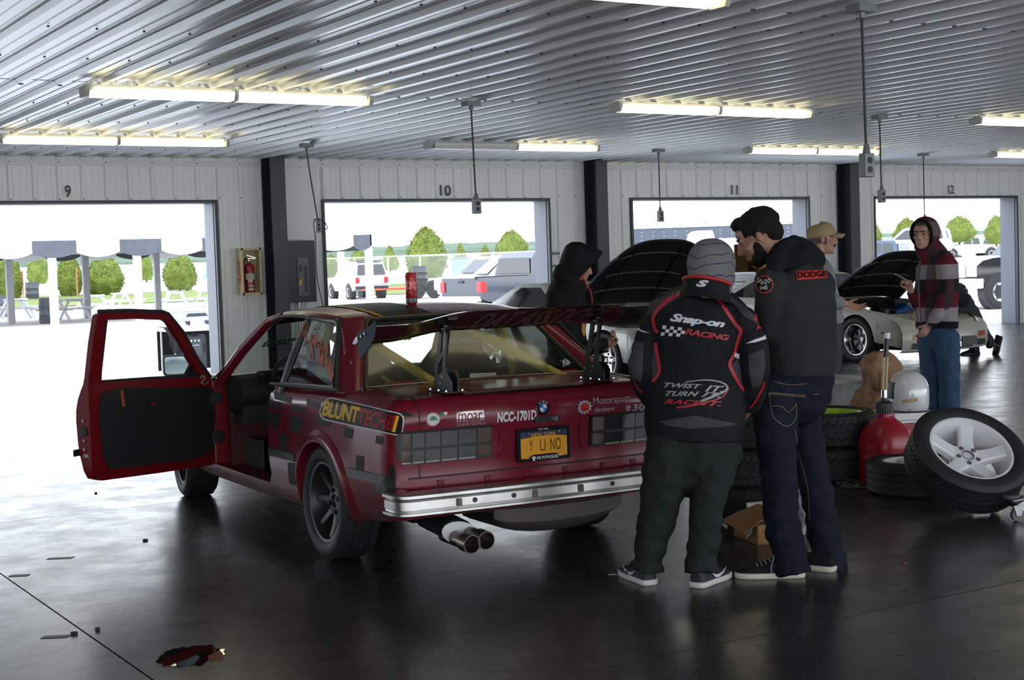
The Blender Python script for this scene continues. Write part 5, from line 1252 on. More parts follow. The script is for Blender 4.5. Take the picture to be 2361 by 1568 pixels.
for txt, z0, z1 in (('Arizona', .64, .72), ('Iced Tea', .48, .55)):
    bm = words(txt, (-.9, .9, z0*hcan, z1*hcan), .01, .15); bm_mb(cut(bm, .3, .05), mb, lambda u, v: Vector((rc*1.01*math.cos(a0+u), rc*1.01*math.sin(a0+u), v)))
obj('can_lettering', mb, M_wh, can, 0, fixn=False)
# ================================================================ people
M_skin = mat('skin', (.46, .24, .17), .5, 0, .4, vary=.12, vscale=14); M_skin2 = mat('skin_tan', (.36, .185, .125), .5, 0, .4, vary=.15, vscale=14)
M_hair = mat('dark_hair', (.010, .008, .007), .8, bump=.5, bscale=140, stretch=(1, 1, .3)); M_hairg = mat('grey_hair', (.09, .07, .06), .6, bump=.5, bscale=140)
CR = Vector((rgt.x, rgt.y, 0)).normalized(); CA = Vector((fwd.x, fwd.y, 0)).normalized(); UP = Vector((0, 0, 1))
def dirv(r, a, u=0): return (CR*r+CA*a+UP*u).normalized()
def wrinkle(amp, sx=9, sz=22, seed=0.):
    def fn(co, no):
        return np.array([amp*(mnoise.noise(Vector((p[0]*sx+seed, p[1]*sx, p[2]*sz)))+.6*mnoise.noise(Vector((p[0]*sx*2.3+p[2]*14, p[1]*sx*2.3, p[2]*sz*1.2+seed)))) for p in co], 'f')
    return fn
def head_mb(mb, c, F, U, s=1., jaw=1.):
    F = F.normalized(); U = (U-F*U.dot(F)).normalized(); X = F.cross(U); B = basis(X*s, F*s, U*s, c); R3 = B.to_3x3()
    def ell(p, r): mb.ball(B @ Vector(p), r, R3, 16, 11)
    ell((0, -.014, .030), (.074, .097, .085)); ell((0, .034, -.028), (.060, .056, .080)); ell((0, .036, -.074*jaw), (.050, .052, .042)); ell((0, .072, -.100), (.021, .019, .016))
    ell((0, .077, -.035), (.030, .022, .035)); ell((0, .06, .045), (.058, .032, .034))
    for q in (-1, 1):
        ell((q*.030, .080, .020), (.022, .011, .008)); ell((q*.040, .060, -.022), (.024, .024, .018)); ell((q*.0775, -.006, -.006), (.009, .017, .028)); ell((q*.012, .094, -.030), (.010, .011, .008))
    mb.tube([B @ Vector((0, .086, .018)), B @ Vector((0, .104, -.012)), B @ Vector((0, .112, -.028))], [.008*s, .010*s, .011*s], 8, round_end=True)
    ell((0, .089, -.057), (.023, .010, .006)); ell((0, .087, -.069), (.020, .010, .006))
    return B
def hand_mb(mb, wrist, d, n, side=1, curl=.5, s=1., spread=0.):
    d = d.normalized(); n = (n-d*n.dot(d)).normalized(); t = d.cross(n)*side; P = lambda a, b, c: wrist+(d*a+t*b+n*c)*s
    mb.tube([P(-.03, 0, 0), P(0, 0, 0), P(.035, .002, 0), P(.07, 0, 0), P(.09, 0, .002)], [(.025*s, .020*s), (.025*s, .018*s), (.034*s, .015*s), (.039*s, .0135*s), (.037*s, .011*s)], 14, ref=t, round_end=False)
    for i, (o, L) in enumerate(((.029, .070), (.0100, .079), (-.0095, .073), (-.028, .057))):
        p = P(.084-.004*abs(i-1), o, 0); a = 0; c = curl*(1+.12*i); pts = [p-d*.02*s, p]
        for k, q in enumerate((.45, .32, .25)):
            a += c*(.75, 1.05, .7)[k]; f = (d*math.cos(a)+n*math.sin(a)+t*spread*(1.5-i)*.25).normalized(); p = p+f*L*q*s; pts.append(p)
        mb.tube(pts, [.0088*s, .0090*s, .0080*s, .0074*s, .0062*s], 9, round_end=True)
    p = P(.022, .030, .004); v = (d*.75+t*.62+n*.35).normalized(); v2 = (d*.85+t*.15+n*.55).normalized()
    mb.tube([P(.0, .016, .0), p, p+v*.036*s, p+v*.036*s+v2*.030*s], [.013*s, .0125*s, .0102*s, .0078*s], 9, round_end=True)
def figure(label, base, torso, arms, legs, R, head, hands, m_top, m_legs, skin=None, top='jacket', bottoms='trousers', wr=(.007, .011), neck=None, hs=1., vox=.009):
    """torso: [(point, half width, half depth)], arms / legs: lists of [(point, radius)]; R: direction of the shoulder axis"""
    b = MB(); k = .74
    b.tube([p for p, a, c in torso[3:]], [(a*k, c*k) for p, a, c in torso[3:]], 16, ref=R)
    for L in arms: b.tube([p for p, r in L], [r*.66 for p, r in L], 10, round_end=True)
    for L in legs: L2 = [(p, r) for p, r in L[:-1]]+[(L[-1][0]+UP*.05, min(L[-1][1], .06))]; b.tube([p for p, r in L2], [r*.7 for p, r in L2], 10)
    hb = head_mb(b, head[0], head[1], head[2], hs) if head else None
    if head:
        nk = neck or torso[0][0]; b.tube([nk.lerp(torso[3][0], .9), nk-UP*.02, nk.lerp(hb @ Vector((0, -.02, -.06)), .5), hb @ Vector((0, -.018, -.03))], [.05*hs, .052*hs, .054*hs, .055*hs], 12, round_end=True)
    for h in hands: hand_mb(b, *h)
    me = fuse(b, .0062, 2, 'person'); me.materials.append(skin or M_skin); me.transform(Matrix.Translation(-base))
    root = link('person', me, None, 80); root.location = base; tag(root, label, 'person')
    def part(name, me, m):
        me.transform(Matrix.Translation(-base))
        if m is not None: me.materials.append(m)
        return link(name, me, root, 80)
    c = MB(); c.tube([p for p, a, q in torso], [(a, q) for p, a, q in torso], 20, ref=R)
    for L in arms: c.tube([p for p, r in L], [r for p, r in L], 12, round_end=False); c.ball(L[0][0], L[0][1])
    jm = fuse(c, vox, 4, top); displace(jm, wrinkle(wr[0], 8, 16, base.x)); J = part(top, jm, m_top)
    c = MB()
    hp = torso[-1]; c.tube([hp[0]+UP*.06, hp[0], hp[0]-UP*.07], [(hp[1]*.84, hp[2]*.84), (hp[1]*.94, hp[2]*.94), (hp[1]*.86, hp[2]*.9)], 18, ref=R, round_end=True)
    for L in legs: c.tube([p for p, r in L], [r for p, r in L], 14, round_end=False); c.ball(L[0][0], L[0][1])
    tm = fuse(c, vox, 4, bottoms); displace(tm, wrinkle(wr[1], 10, 18, base.y)); T = part(bottoms, tm, m_legs)
    return root, J, T, hb, part
def shoe(part, heel, ang, L, m_up, m_sole, lace=None, W=.096, toe_up=0., low=1., pitch=0.):
    """heel: ground point under the heel; ang: heading in the ground plane"""
    M = Matrix.Translation(heel) @ Matrix.Rotation(ang, 4, 'Z') @ Matrix.Rotation(pitch, 4, 'Y')
    S = [(-.006, .034, .07*low+.02), (0, .060, .085*low+.02), (.02, .072, .105*low), (.07, .076, .098*low), (.12, .080, .092*low), (.17, .092, .070), (.22, .094, .055), (.26, .080, .046), (.279, .058, .039), (.289, .034, .034), (.293, .012, .030)]
    k = L/.29; rs = []
    for x, w_, h in S:
        q = []
        for i in range(14):
            a = PI*i/13; q.append(Vector((x*k, math.cos(a)*w_/2*(1-.25*max(0, math.sin(a)-.3)), .018+max(0., math.sin(a))**.75*(h-.018))))
        rs.append(q)
    me = MB().rings([[M @ v for v in q] for q in rs]).mesh('shoe'); o = part('shoe', me, m_up)
    rs = []
    for z, g in ((0, .0), (.004, .005), (.024, .006), (.027, .001)):
        pts = []
        for sgn in (1, -1):
            row = [Vector((x*k+(g if i >= len(S)-3 else (-g if i < 2 else 0)), sgn*(w_/2+g), z+toe_up*max(0, x-.2))) for i, (x, w_, h) in enumerate(S)]
            pts += row if sgn > 0 else row[::-1]
        rs.append([M @ v for v in pts])
    so = MB().rings(rs).mesh('sole'); s_ = part('sole', so, m_sole); s_.parent = o
    if lace:
        mb = MB()
        for i in range(5):
            x = (.125+.018*i)*k; h = pw(x/k, [(a, c) for a, b, c in S])
            mb.tube([M @ Vector((x, -.024, h-.006)), M @ Vector((x+.006, 0, h+.004)), M @ Vector((x, .024, h-.006))], .0035, 6)
        mb.tube(spline([M @ Vector((.12*k, 0, .098*low)), M @ Vector((.13*k, .03, .088)), M @ Vector((.14*k, .046, .055)), M @ Vector((.14*k, .054, .03))], 4), .003, 6)
        l_ = part('laces', mb.mesh('laces'), lace); l_.parent = o
    return o, M
def dec(trees, root, quad_px, d, off=.003):
    """artwork of the unit square, laid on cloth between four pixels' rays at a depth, pushed on to the cloth from the viewer's side"""
    Q = [Vector((a, b, 0)) for a, b in quad_px]
    def fn(u, v):
        q = Q[0].lerp(Q[1], u).lerp(Q[3].lerp(Q[2], u), v); r = ray(q.x, q.y).normalized(); best = None
        for t in trees:
            h = t.ray_cast(EYE-root.location, r)
            if h[0] is not None and (best is None or h[3] < best[2]): best = (h[0], h[1], h[3])
        return None if best is None else best[0]+(best[1] if best[1].dot(r) < 0 else -best[1])*off
    return fn
def strokepx(trees, root, pts, wd, mb, d, off=.0035):
    """a ribbon on the cloth along a line of pixels (wd in pixels, may vary)"""
    pts = [(p.x, p.y) for p in spline([(a, b, 0) for a, b in pts], 5)]; L = []
    for i, (a, b) in enumerate(pts):
        c = pts[min(i+1, len(pts)-1)]; e = pts[max(i-1, 0)]; n = Vector((-(c[1]-e[1]), c[0]-e[0])).normalized(); ww = wd if not isinstance(wd, tuple) else lerp(wd[0], wd[1], i/(len(pts)-1))
        row = []
        for k in (-.5, -.17, .17, .5):
            r = ray(a+n.x*ww*k, b+n.y*ww*k).normalized(); best = None
            for t in trees:
                q = t.ray_cast(EYE-root.location, r)
                if q[0] is not None and (best is None or q[3] < best[2]): best = (q[0], q[1], q[3])
            row.append(None if best is None else best[0]+(best[1] if best[1].dot(r) < 0 else -best[1])*off)
        L.append(row)
    for r1, r2 in zip(L, L[1:]):
        for k in range(3):
            V = [r1[k], r1[k+1], r2[k+1], r2[k]]
            if all(v is not None for v in V) and max((V[0]-V[3]).length, (V[0]-V[1]).length) < .1: mb.add(V, [(0, 1, 2, 3)])
    return mb
def polypx(trees, root, poly, mb, off=.0028, step=6):
    bm = cut(poly_bm(poly), step)
    def fn(a, b):
        r = ray(a, b).normalized(); best = None
        for t in trees:
            q = t.ray_cast(EYE-root.location, r)
            if q[0] is not None and (best is None or q[3] < best[2]): best = (q[0], q[1], q[3])
        return None if best is None else best[0]+(best[1] if best[1].dot(r) < 0 else -best[1])*off
    return bm_mb(bm, mb, fn)

# ---------------------------------------------------------------- man in the black racing jacket, seen from behind
M_jblk = mat('jacket_black', (.009, .009, .0105), .74, bump=.15, bscale=60); M_jgry = mat('jacket_grey', (.050, .046, .054), .74); M_jred = mat('jacket_red', (.40, .012, .022), .5); M_jwht = mat('jacket_white', (.60, .60, .64), .5)
M_khaki = mat('dark_green_twill', (.016, .022, .019), .8, bump=.2, bscale=90, vary=.2, vscale=12); M_hoodg = mat('hood_jersey', (.20, .19, .19), .85, bump=.15, bscale=160, vary=.1, vscale=20)
d0 = 6.55
def P0(x, y, dz=0.): return pd(x, y, d0+dz)
base = pz(1560, 1345); base.z = 0
R = dirv(.97, -.22)
torso = [(P0(1628, 668, -.02), .088, .085), (P0(1626, 680), .150, .10), (P0(1624, 694), .205, .115), (P0(1619, 716), .240, .128), (P0(1613, 770), .232, .14), (P0(1607, 840, .02), .222, .145), (P0(1603, 910, .03), .224, .15), (P0(1602, 970, .02), .224, .158), (P0(1602, 1018, .02), .212, .155)]
armL = [(P0(1528, 726, .05), .068), (P0(1500, 785, .05), .074), (P0(1481, 850, .04), .070), (P0(1488, 890, .10), .064), (P0(1512, 925, .2), .052)]
armR = [(P0(1712, 742, -.08), .068), (P0(1736, 800, -.10), .074), (P0(1741, 850, -.08), .070), (P0(1736, 895, -.02), .064), (P0(1726, 938, .05), .054)]
lgL = [(P0(1549, 1040), .118), (P0(1534, 1100), .108), (P0(1524, 1160, .0), .092), (P0(1506, 1230, .02), .080), (P0(1495, 1285, .03), .066), (P0(1494, 1314, .04), .074)]
lgR = [(P0(1652, 1040), .116), (P0(1640, 1100, -.03), .100), (P0(1630, 1160, -.05), .080), (P0(1626, 1230, -.05), .071), (P0(1616, 1290, -.05), .068), (P0(1616, 1322, -.06), .076)]
snap, J, T, hb, part = figure('person in a black racing jacket with red piping and a grey striped hood, back turned', base, torso, [armL, armR], [lgL, lgR], R,
    (P0(1648, 612, .05), dirv(.55, .80, -.25), UP), [(P0(1512, 925, .2), dirv(.3, .8, -.3), dirv(1, 0), -1, .5), (P0(1724, 945, .06), dirv(-.2, .8, -.4), dirv(-1, 0), 1, .5)], M_jblk, M_khaki)
# hood: grey jersey with thin navy stripes
def stripe_mat():
    m = mat('striped_jersey', (.20, .19, .19), .85, bump=.15, bscale=160); n = m.node_tree.nodes; L = m.node_tree.links; b = n['Principled BSDF']; tc = n.new('ShaderNodeTexCoord'); sp = n.new('ShaderNodeSeparateXYZ'); L.new(tc.outputs['Object'], sp.inputs[0])
    nz = n.new('ShaderNodeTexNoise'); nz.inputs['Scale'].default_value = 9; L.new(tc.outputs['Object'], nz.inputs['Vector'])
    a = n.new('ShaderNodeMath'); a.operation = 'MULTIPLY_ADD'; a.inputs[1].default_value = .075; L.new(nz.outputs['Fac'], a.inputs[0]); L.new(sp.outputs['Z'], a.inputs[2])
    q = n.new('ShaderNodeMath'); q.operation = 'MODULO'; q.inputs[1].default_value = .044; L.new(a.outputs[0], q.inputs[0]); l = n.new('ShaderNodeMath'); l.operation = 'LESS_THAN'; l.inputs[1].default_value = .0045; L.new(q.outputs[0], l.inputs[0])
    x = n.new('ShaderNodeMixRGB'); x.inputs[1].default_value = (.155, .148, .148, 1); x.inputs[2].default_value = (.035, .035, .085, 1); L.new(l.outputs[0], x.inputs[0]); L.new(x.outputs[0], b.inputs['Base Color']); return m
c = MB(); hf = dirv(.55, .80, -.1); hx = hf.cross(UP).normalized(); B3 = basis(hx, hf, hx.cross(hf)).to_3x3()
c.ball(P0(1640, 606, .02), (.101, .138, .112), B3, 20, 14); c.ball(P0(1640, 640, .0), (.100, .12, .095), B3, 18, 12); c.tube([P0(1632, 690, -.01), P0(1638, 640, 0)], [(.10, .10), (.098, .10)], 16)
hm = fuse(c, .008, 4, 'hood'); displace(hm, wrinkle(.006, 12, 9, 3.)); hood_ = part('hood', hm, stripe_mat())
# collar with red edge and the S mark
mb = MB(); cpts = [P0(1624, 698, -.02), P0(1626, 684, -.02), P0(1628, 668, -.02), P0(1630, 653, -.02)]
tilt = Matrix.Rotation(.20, 3, CA) @ Matrix.Rotation(-.20, 3, CR)
rs = []
for c_, r_ in zip(cpts, (.128, .114, .107, .103)): rs.append([c_+tilt @ (CR*math.cos(a)*r_+CA*math.sin(a)*r_*1.0) for a in [2*PI*i/28 for i in range(28)]])
mb.rings(rs, True, False); col_ = part('collar', mb.mesh('collar'), M_jblk)
mb = MB(); mb.tube([p+UP*.004 for p in rs[-1]]+[rs[-1][0]+UP*.004], .0085, 8, cap=False); e_ = part('collar_edge', mb.mesh('collar_edge'), M_jred); e_.parent = col_
TJ = bvh_of(J); TJC = bvh_of(J, col_)
jd = MB()
def jart(m, quad, bm, trees=None, off=.0035, d=.1): jd.use(m); bm_mb(cut(bm, d), jd, dec(trees or TJ, snap, quad, d0, off))
jd.use(M_jgry)
polypx(TJ, snap, [(1598, 668), (1560, 690), (1520, 716), (1500, 724), (1486, 720), (1484, 706), (1520, 690), (1560, 668)], jd); polypx(TJ, snap, [(1648, 672), (1690, 700), (1716, 730), (1738, 742), (1748, 752), (1748, 736), (1715, 705), (1680, 682)], jd)
polypx(TJ, snap, [(1458, 785), (1484, 790), (1482, 850), (1480, 880), (1456, 870), (1450, 845)], jd); polypx(TJ, snap, [(1726, 818), (1760, 805), (1765, 840), (1756, 885), (1735, 895), (1728, 860)], jd)
polypx(TJ, snap, [(1509, 790), (1520, 845), (1518, 858), (1505, 880), (1504, 830)], jd); polypx(TJ, snap, [(1700, 825), (1690, 838), (1680, 846), (1700, 880), (1712, 895), (1710, 850)], jd)
polypx(TJ, snap, [(1520, 972), (1560, 965), (1605, 958), (1660, 970), (1702, 978), (1660, 985), (1590, 988), (1540, 982)], jd)
jd.use(M_jred)
for pts, wd in (([(1600, 662), (1570, 676), (1535, 697), (1513, 720), (1507, 735), (1510, 755), (1517, 768)], 8), ([(1512, 790), (1517, 820), (1522, 850), (1518, 864), (1506, 880)], 7), ([(1628, 664), (1655, 690), (1680, 725), (1698, 750), (1708, 762), (1704, 780), (1693, 815), (1682, 838), (1690, 860), (1702, 882), (1715, 900)], 8), ([(1484, 705), (1487, 713), (1494, 722)], 8), ([(1738, 738), (1746, 730), (1742, 722)], 8), ([(1762, 880), (1752, 905), (1738, 930), (1728, 940)], 4), ([(1462, 875), (1470, 892), (1482, 905)], 3)): strokepx(TJ, snap, pts, wd, jd, d0)
jd.use(M_jwht)
polypx(TJ, snap, [(1461, 740), (1470, 755), (1485, 764), (1499, 768), (1484, 767), (1466, 759), (1459, 750)], jd, .004, 3); polypx(TJ, snap, [(1768, 770), (1758, 777), (1738, 784), (1720, 792), (1740, 790), (1764, 783), (1770, 777)], jd, .004, 3); polypx(TJ, snap, [(1694, 812), (1707, 816), (1706, 828), (1692, 822)], jd, .004, 4)
# lettering across the back
jart(M_jwht, [(1544, 744), (1670, 758), (1672, 742), (1547, 724)], words('Snap-on', (0, 1, -.12, 1.15), .045, .35, .92), d=.06)
jart(M_jred, [(1579, 771), (1681, 786), (1682, 773), (1581, 757)], words('RACING', (0, 1, 0, 1), .035, .3, .95), d=.06)
for i in range(6):
    for j in range(3):
        if (i+j) % 2 == 0: jart(M_jwht, [(1524, 774), (1577, 777), (1582, 757), (1529, 750)], poly_bm([(i/6, j/3), ((i+1)/6, j/3), ((i+1)/6, (j+1)/3), (i/6, (j+1)/3)]), d=.2)
M_jsil = mat('jacket_silver', (.30, .30, .31), .5)
jart(M_jsil, [(1531, 893), (1617, 896), (1619, 886), (1533, 882)], words('TWIST', (0, 1, 0, 1), .03, .35, 1.05), d=.06); jart(M_jsil, [(1625, 903), (1668, 905), (1670, 890), (1627, 888)], words('IT.', (0, 1, 0, 1), .03, .35), d=.1)
jart(M_jsil, [(1534, 913), (1610, 914), (1612, 903), (1537, 901)], words('TURN', (0, 1, 0, 1), .03, .35, 1.05), d=.06); jart(M_jsil, [(1616, 916), (1663, 918), (1665, 906), (1619, 904)], words('IT.', (0, 1, 0, 1), .03, .35), d=.1)
jart(M_jred, [(1531, 931), (1618, 935), (1620, 924), (1534, 920)], words('RACE', (0, 1, 0, 1), .03, .35, 1.05), d=.06); jart(M_jred, [(1616, 935), (1663, 937), (1665, 926), (1619, 924)], words('IT.', (0, 1, 0, 1), .03, .35), d=.1)
jd.use(M_jsil); strokepx(TJ, snap, [(1580, 881), (1620, 876), (1655, 879), (1674, 888), (1673, 900), (1650, 912), (1615, 926)], (2, 6), jd, d0, .003); jd.use(M_jred); strokepx(TJ, snap, [(1681, 893), (1672, 908), (1655, 920), (1600, 935), (1560, 940)], (2, 4), jd, d0, .003)
jart(M_jwht, [(1472, 730), (1484, 733), (1485, 722), (1473, 718)], words('on.', (0, 1, 0, 1), .04, .2), d=.3); jart(M_jred, [(1742, 760), (1760, 764), (1761, 752), (1743, 747)], words('R', (0, 1, 0, 1), .04, .2), d=.3)
jart(M_jwht, [(1604, 661), (1632, 664), (1635, 647), (1607, 645)], words('S', (0, 1, 0, 1), .06, .3), TJC, .004, .2)
jd.v = [tuple(Vector(v)+snap.location) for v in jd.v]; art_ = part('jacket_artwork', jd.mesh('jacket_artwork', False), None); art_.parent = J
M_sblk = mat('trainer_black', (.012, .013, .017), .6, bump=.2, bscale=200); M_swht = mat('trainer_sole', (.58, .56, .53), .55)
hl = pz(1499, 1350); hl.z = 0; an = math.atan2(dirv(-.34, .94).y, dirv(-.34, .94).x); o, M_ = shoe(part, hl, an, .28, M_sblk, M_swht, M_black)
def swoosh(o, M_, sgn):
    mb = MB(); pts = [(.075, .060), (.10, .040), (.13, .036), (.165, .046), (.20, .062)]; Lr = []
    sw_ = [(x, .092*.5, z) for x, z in pts]
    for i, (x, y, z) in enumerate(sw_):
        h = (.005, .012, .013, .008, .002)[i]; w_ = pw(x, [(.02, .072), (.07, .076), (.12, .080), (.17, .092), (.22, .094)])/2
        f = lambda zz: w_*max(.2, (1-((zz-.018)/.085)**2))**.5+.0045
        Lr.append((M_ @ Vector((x, sgn*f(z-h/2), z-h/2)), M_ @ Vector((x, sgn*f(z+h/2), z+h/2))))
    for (a, b), (c, e) in zip(Lr, Lr[1:]): mb.add([a, c, e, b], [(0, 1, 2, 3)])
    q = part('shoe_mark', mb.mesh('shoe_mark', False), M_jwht); q.parent = o
swoosh(o, M_, 1); swoosh(o, M_, -1)
hl = pz(1606, 1356); hl.z = 0; an = math.atan2(dirv(.58, .81).y, dirv(.58, .81).x); o, M_ = shoe(part, hl, an, .28, M_sblk, M_swht, M_black); swoosh(o, M_, -1); swoosh(o, M_, 1)

# ---------------------------------------------------------------- man in the dark work jacket and jeans
M_dj = mat('washed_black_canvas', (.026, .026, .026), .85, bump=.25, bscale=120, vary=.25, vscale=10); M_denim = mat('dark_denim', (.008, .0105, .023), .8, bump=.25, bscale=150, vary=.35, vscale=7); M_dhood = mat('black_fleece', (.008, .008, .009), .9, bump=.2, bscale=120)
d0 = 6.76
base = pz(1845, 1330); base.z = 0; FB = dirv(-.58, .82); R = dirv(.82, .58)
torso = [(P0(1826, 618), .095, .085), (P0(1832, 636), .165, .105), (P0(1838, 665), .200, .125), (P0(1842, 720), .200, .140), (P0(1845, 790), .192, .140), (P0(1847, 845), .180, .138), (P0(1847, 868), .176, .136)]
armL = [(P0(1778, 650, -.10), .076), (P0(1776, 710, -.10), .070), (P0(1778, 762, -.08), .066), (P0(1765, 790, .06), .060), (P0(1745, 805, .2), .048)]
armR = [(P0(1888, 655, .16), .076), (P0(1890, 720, .2), .070), (P0(1885, 770, .26), .064), (P0(1850, 800, .42), .054)]
lgL = [(P0(1786, 905, -.05), .108), (P0(1786, 980, -.05), .102), (P0(1793, 1060, -.06), .087), (P0(1798, 1150, -.06), .079), (P0(1807, 1230, -.07), .079), (P0(1823, 1285, -.08), .078), (P0(1830, 1322, -.09), .080)]
lgR = [(P0(1842, 905, .08), .100), (P0(1848, 980, .10), .092), (P0(1868, 1060, .10), .080), (P0(1886, 1150, .10), .076), (P0(1898, 1230, .09), .076), (P0(1911, 1285, .08), .076), (P0(1918, 1320, .08), .074)]
HF = dirv(-.86, .20, -.46); HU = (UP+dirv(-.86, .2)*.45).normalized()
dodge, J, T, hb, part = figure('bearded dark-haired person in a washed black work jacket and dark jeans, looking down', base, torso, [armL, armR], [lgL, lgR], R,
    (P0(1750, 546, .02), HF, HU), [(P0(1743, 806, .22), dirv(-.7, .6, -.1), dirv(.2, .1, 1), 1, .7), (P0(1846, 802, .44), dirv(-.8, .5, -.1), dirv(.2, .1, 1), -1, .7)], M_dj, M_denim, M_skin2, neck=P0(1812, 606), wr=(.006, .012), hs=1.03)
def hairpart(part, hb, m, ells, seed=1., amp=.006, name='hair', vox=.0055):
    c = MB(); R3 = hb.to_3x3()
    for p, r in ells: c.ball(hb @ Vector(p), r, R3, 18, 12)
    me = fuse(c, vox, 1, name); displace(me, lambda co, no: np.array([amp*mnoise.noise(Vector((p[0]*55+seed, p[1]*55, p[2]*40)))+amp*.8*mnoise.noise(Vector((p[0]*120, p[1]*120, p[2]*90+seed))) for p in co], 'f')); return part(name, me, m)
hairpart(part, hb, M_hair, [((0, -.020, .048), (.082, .104, .080)), ((0, -.062, .0), (.070, .052, .062)), ((0, .045, .092), (.060, .045, .030)), ((.060, -.01, .02), (.022, .03, .035)), ((-.060, -.01, .02), (.022, .03, .035))], 2., .0035)
hairpart(part, hb, M_hair, [((0, .046, -.088), (.047, .046, .034)), ((.054, .026, -.055), (.013, .022, .045)), ((-.054, .026, -.055), (.013, .022, .045)), ((.047, .036, -.078), (.017, .035, .028)), ((-.047, .036, -.078), (.017, .035, .028)), ((0, .088, -.048), (.026, .010, .006))], 5., .003, 'beard')
for q in (-1, 1): o = part('eyebrow', MB().tube([hb @ Vector((q*.012, .0915, .025)), hb @ Vector((q*.030, .090, .031)), hb @ Vector((q*.046, .080, .026))], .0045, 6).mesh('eyebrow'), M_hair)
c = MB()                                             # hood lying on the shoulders
c.tube(spline([P0(1785, 618, -.12), P0(1790, 590, -.06), P0(1812, 570, -.02), P0(1840, 566, .05), P0(1868, 580, .10), P0(1882, 602, .16), P0(1850, 612, .24)], 5), .042, 12, round_end=True); c.ball(P0(1838, 590, .02), (.115, .085, .065), basis(R, FB, UP).to_3x3(), 18, 12); c.ball(P0(1836, 612, .05), (.150, .105, .055), basis(R, FB, UP).to_3x3(), 18, 12); c.tube([P0(1792, 612, -.06), P0(1800, 590, .05), P0(1795, 596, .15)], .045, 12, round_end=True)
hm = fuse(c, .009, 4, 'hood'); displace(hm, wrinkle(.008, 11, 14, 2.)); part('hood', hm, M_dhood)
TJ = bvh_of(J); jd = MB(); snap_ = dodge
jd.use(M_jred if False else mat('badge_red', (.55, .022, .018), .6)); polypx(TJ, dodge, [(1835, 626), (1905, 623), (1907, 641), (1837, 646)], jd, .003, 5)
jd.use(M_vb); bm_mb(cut(words('DODGE', (.03, .97, .12, .88), .03, 0, 1.0), .08), jd, dec(TJ, dodge, [(1836, 645), (1906, 641), (1905, 623.5), (1835, 626.5)], d0-.1, .007))
jd.use(mat('badge_red', (.5, .02, .02))); polypx(TJ, dodge, [(1763+20*math.cos(a), 656+20*math.sin(a)) for a in [2*PI*i/28 for i in range(28)]], jd, .003, 5); jd.use(M_vb); polypx(TJ, dodge, [(1763+18*math.cos(a), 656+18*math.sin(a)) for a in [2*PI*i/28 for i in range(28)]], jd, .0038, 5)
jd.use(mat('patch_cream', (.42, .40, .33), .6)); bm_mb(cut(words('440', (.0, 1, .0, 1), .02), .2), jd, dec(TJ, dodge, [(1753, 669), (1770, 668), (1769, 659), (1752, 660)], d0-.2, .005))
for fx, sl in ((1748, 1), (1764, -1)):
    for i in range(4):
        for j in range(3):
            if (i+j) % 2 == 0: x, y = fx+i*3.4, 643+j*3.6+(sl*(i-1.5)*1.3); polypx(TJ, dodge, [(x, y), (x+3.4, y+sl*1.2), (x+3.4, y+3.6+sl*1.2), (x, y+3.6)], jd, .005, 4)
strokepx(TJ, dodge, [(1757, 657), (1768, 644)], 1.2, jd, d0, .005); strokepx(TJ, dodge, [(1768, 658), (1756, 646)], 1.2, jd, d0, .005)
jd.v = [tuple(Vector(v)+dodge.location) for v in jd.v]; a_ = part('jacket_badges', jd.mesh('jacket_badges', False), None); a_.parent = J
TT = bvh_of(T); jd = MB().use(mat('jean_thread', (.20, .12, .04), .7))
for pts in ([(1772, 906), (1800, 907), (1857, 912)], [(1772, 909), (1800, 910), (1857, 915)], [(1774, 910), (1779, 945), (1786, 966), (1814, 983), (1832, 968), (1836, 945), (1834, 930)], [(1776, 938), (1790, 936), (1803, 938), (1817, 950), (1828, 940), (1834, 932)], [(1874, 910), (1886, 908)], [(1832, 990), (1846, 1060), (1862, 1120), (1868, 1200)], [(1786, 880), (1820, 888), (1860, 884)]): strokepx(TT, dodge, pts, 1.4, jd, d0, .003)
jd.v = [tuple(Vector(v)+dodge.location) for v in jd.v]; a_ = part('stitching', jd.mesh('stitching', False), None); a_.parent = T
M_cblk = mat('canvas_shoe', (.010, .010, .012), .85); M_cs = mat('cream_sole', (.52, .49, .40), .6)
hl = pz(1850, 1330); hl.z = 0; v = dirv(-.99, .08); shoe(part, hl, math.atan2(v.y, v.x), .295, M_cblk, M_cs, mat('lace_grey', (.2, .2, .2), .8), low=1.08)
hl = pz(1922, 1318); hl.z = 0; v = dirv(-.75, .62); shoe(part, hl, math.atan2(v.y, v.x), .29, M_cblk, M_cs, low=.85)

# ---------------------------------------------------------------- person in the black hood by the silver car
M_bj = mat('black_plaid', (.011, .011, .012), .8, bump=.2, bscale=100, vary=.3, vscale=9); M_bp = mat('black_trousers', (.010, .010, .012), .8)
d0 = 10.9
base = pd(1318, 1060, d0); base.z = 0; FB = dirv(.96, .25); R = dirv(.25, -.96)
torso = [(P0(1318, 652), .10, .10), (P0(1310, 664), .15, .13), (P0(1302, 690), .19, .150), (P0(1302, 740), .185, .155), (P0(1307, 800), .175, .14), (P0(1308, 860), .18, .14), (P0(1308, 890), .178, .138)]
armN = [(P0(1284, 690, -.16), .078), (P0(1272, 750, -.20), .072), (P0(1290, 808, -.2), .064), (P0(1352, 802, -.18), .052), (P0(1398, 792, -.1), .044)]
armF = [(P0(1325, 690, .16), .068), (P0(1330, 755, .18), .062), (P0(1345, 810, .16), .056), (P0(1395, 800, .06), .044)]
lg = [[(P0(1302, 910, -.08), .10), (P0(1305, 970, -.08), .08), (P0(1306, 1045, -.08), .06)], [(P0(1318, 910, .08), .10), (P0(1320, 970, .08), .08), (P0(1324, 1045, .08), .06)]]
HF = dirv(.93, .14, -.34)
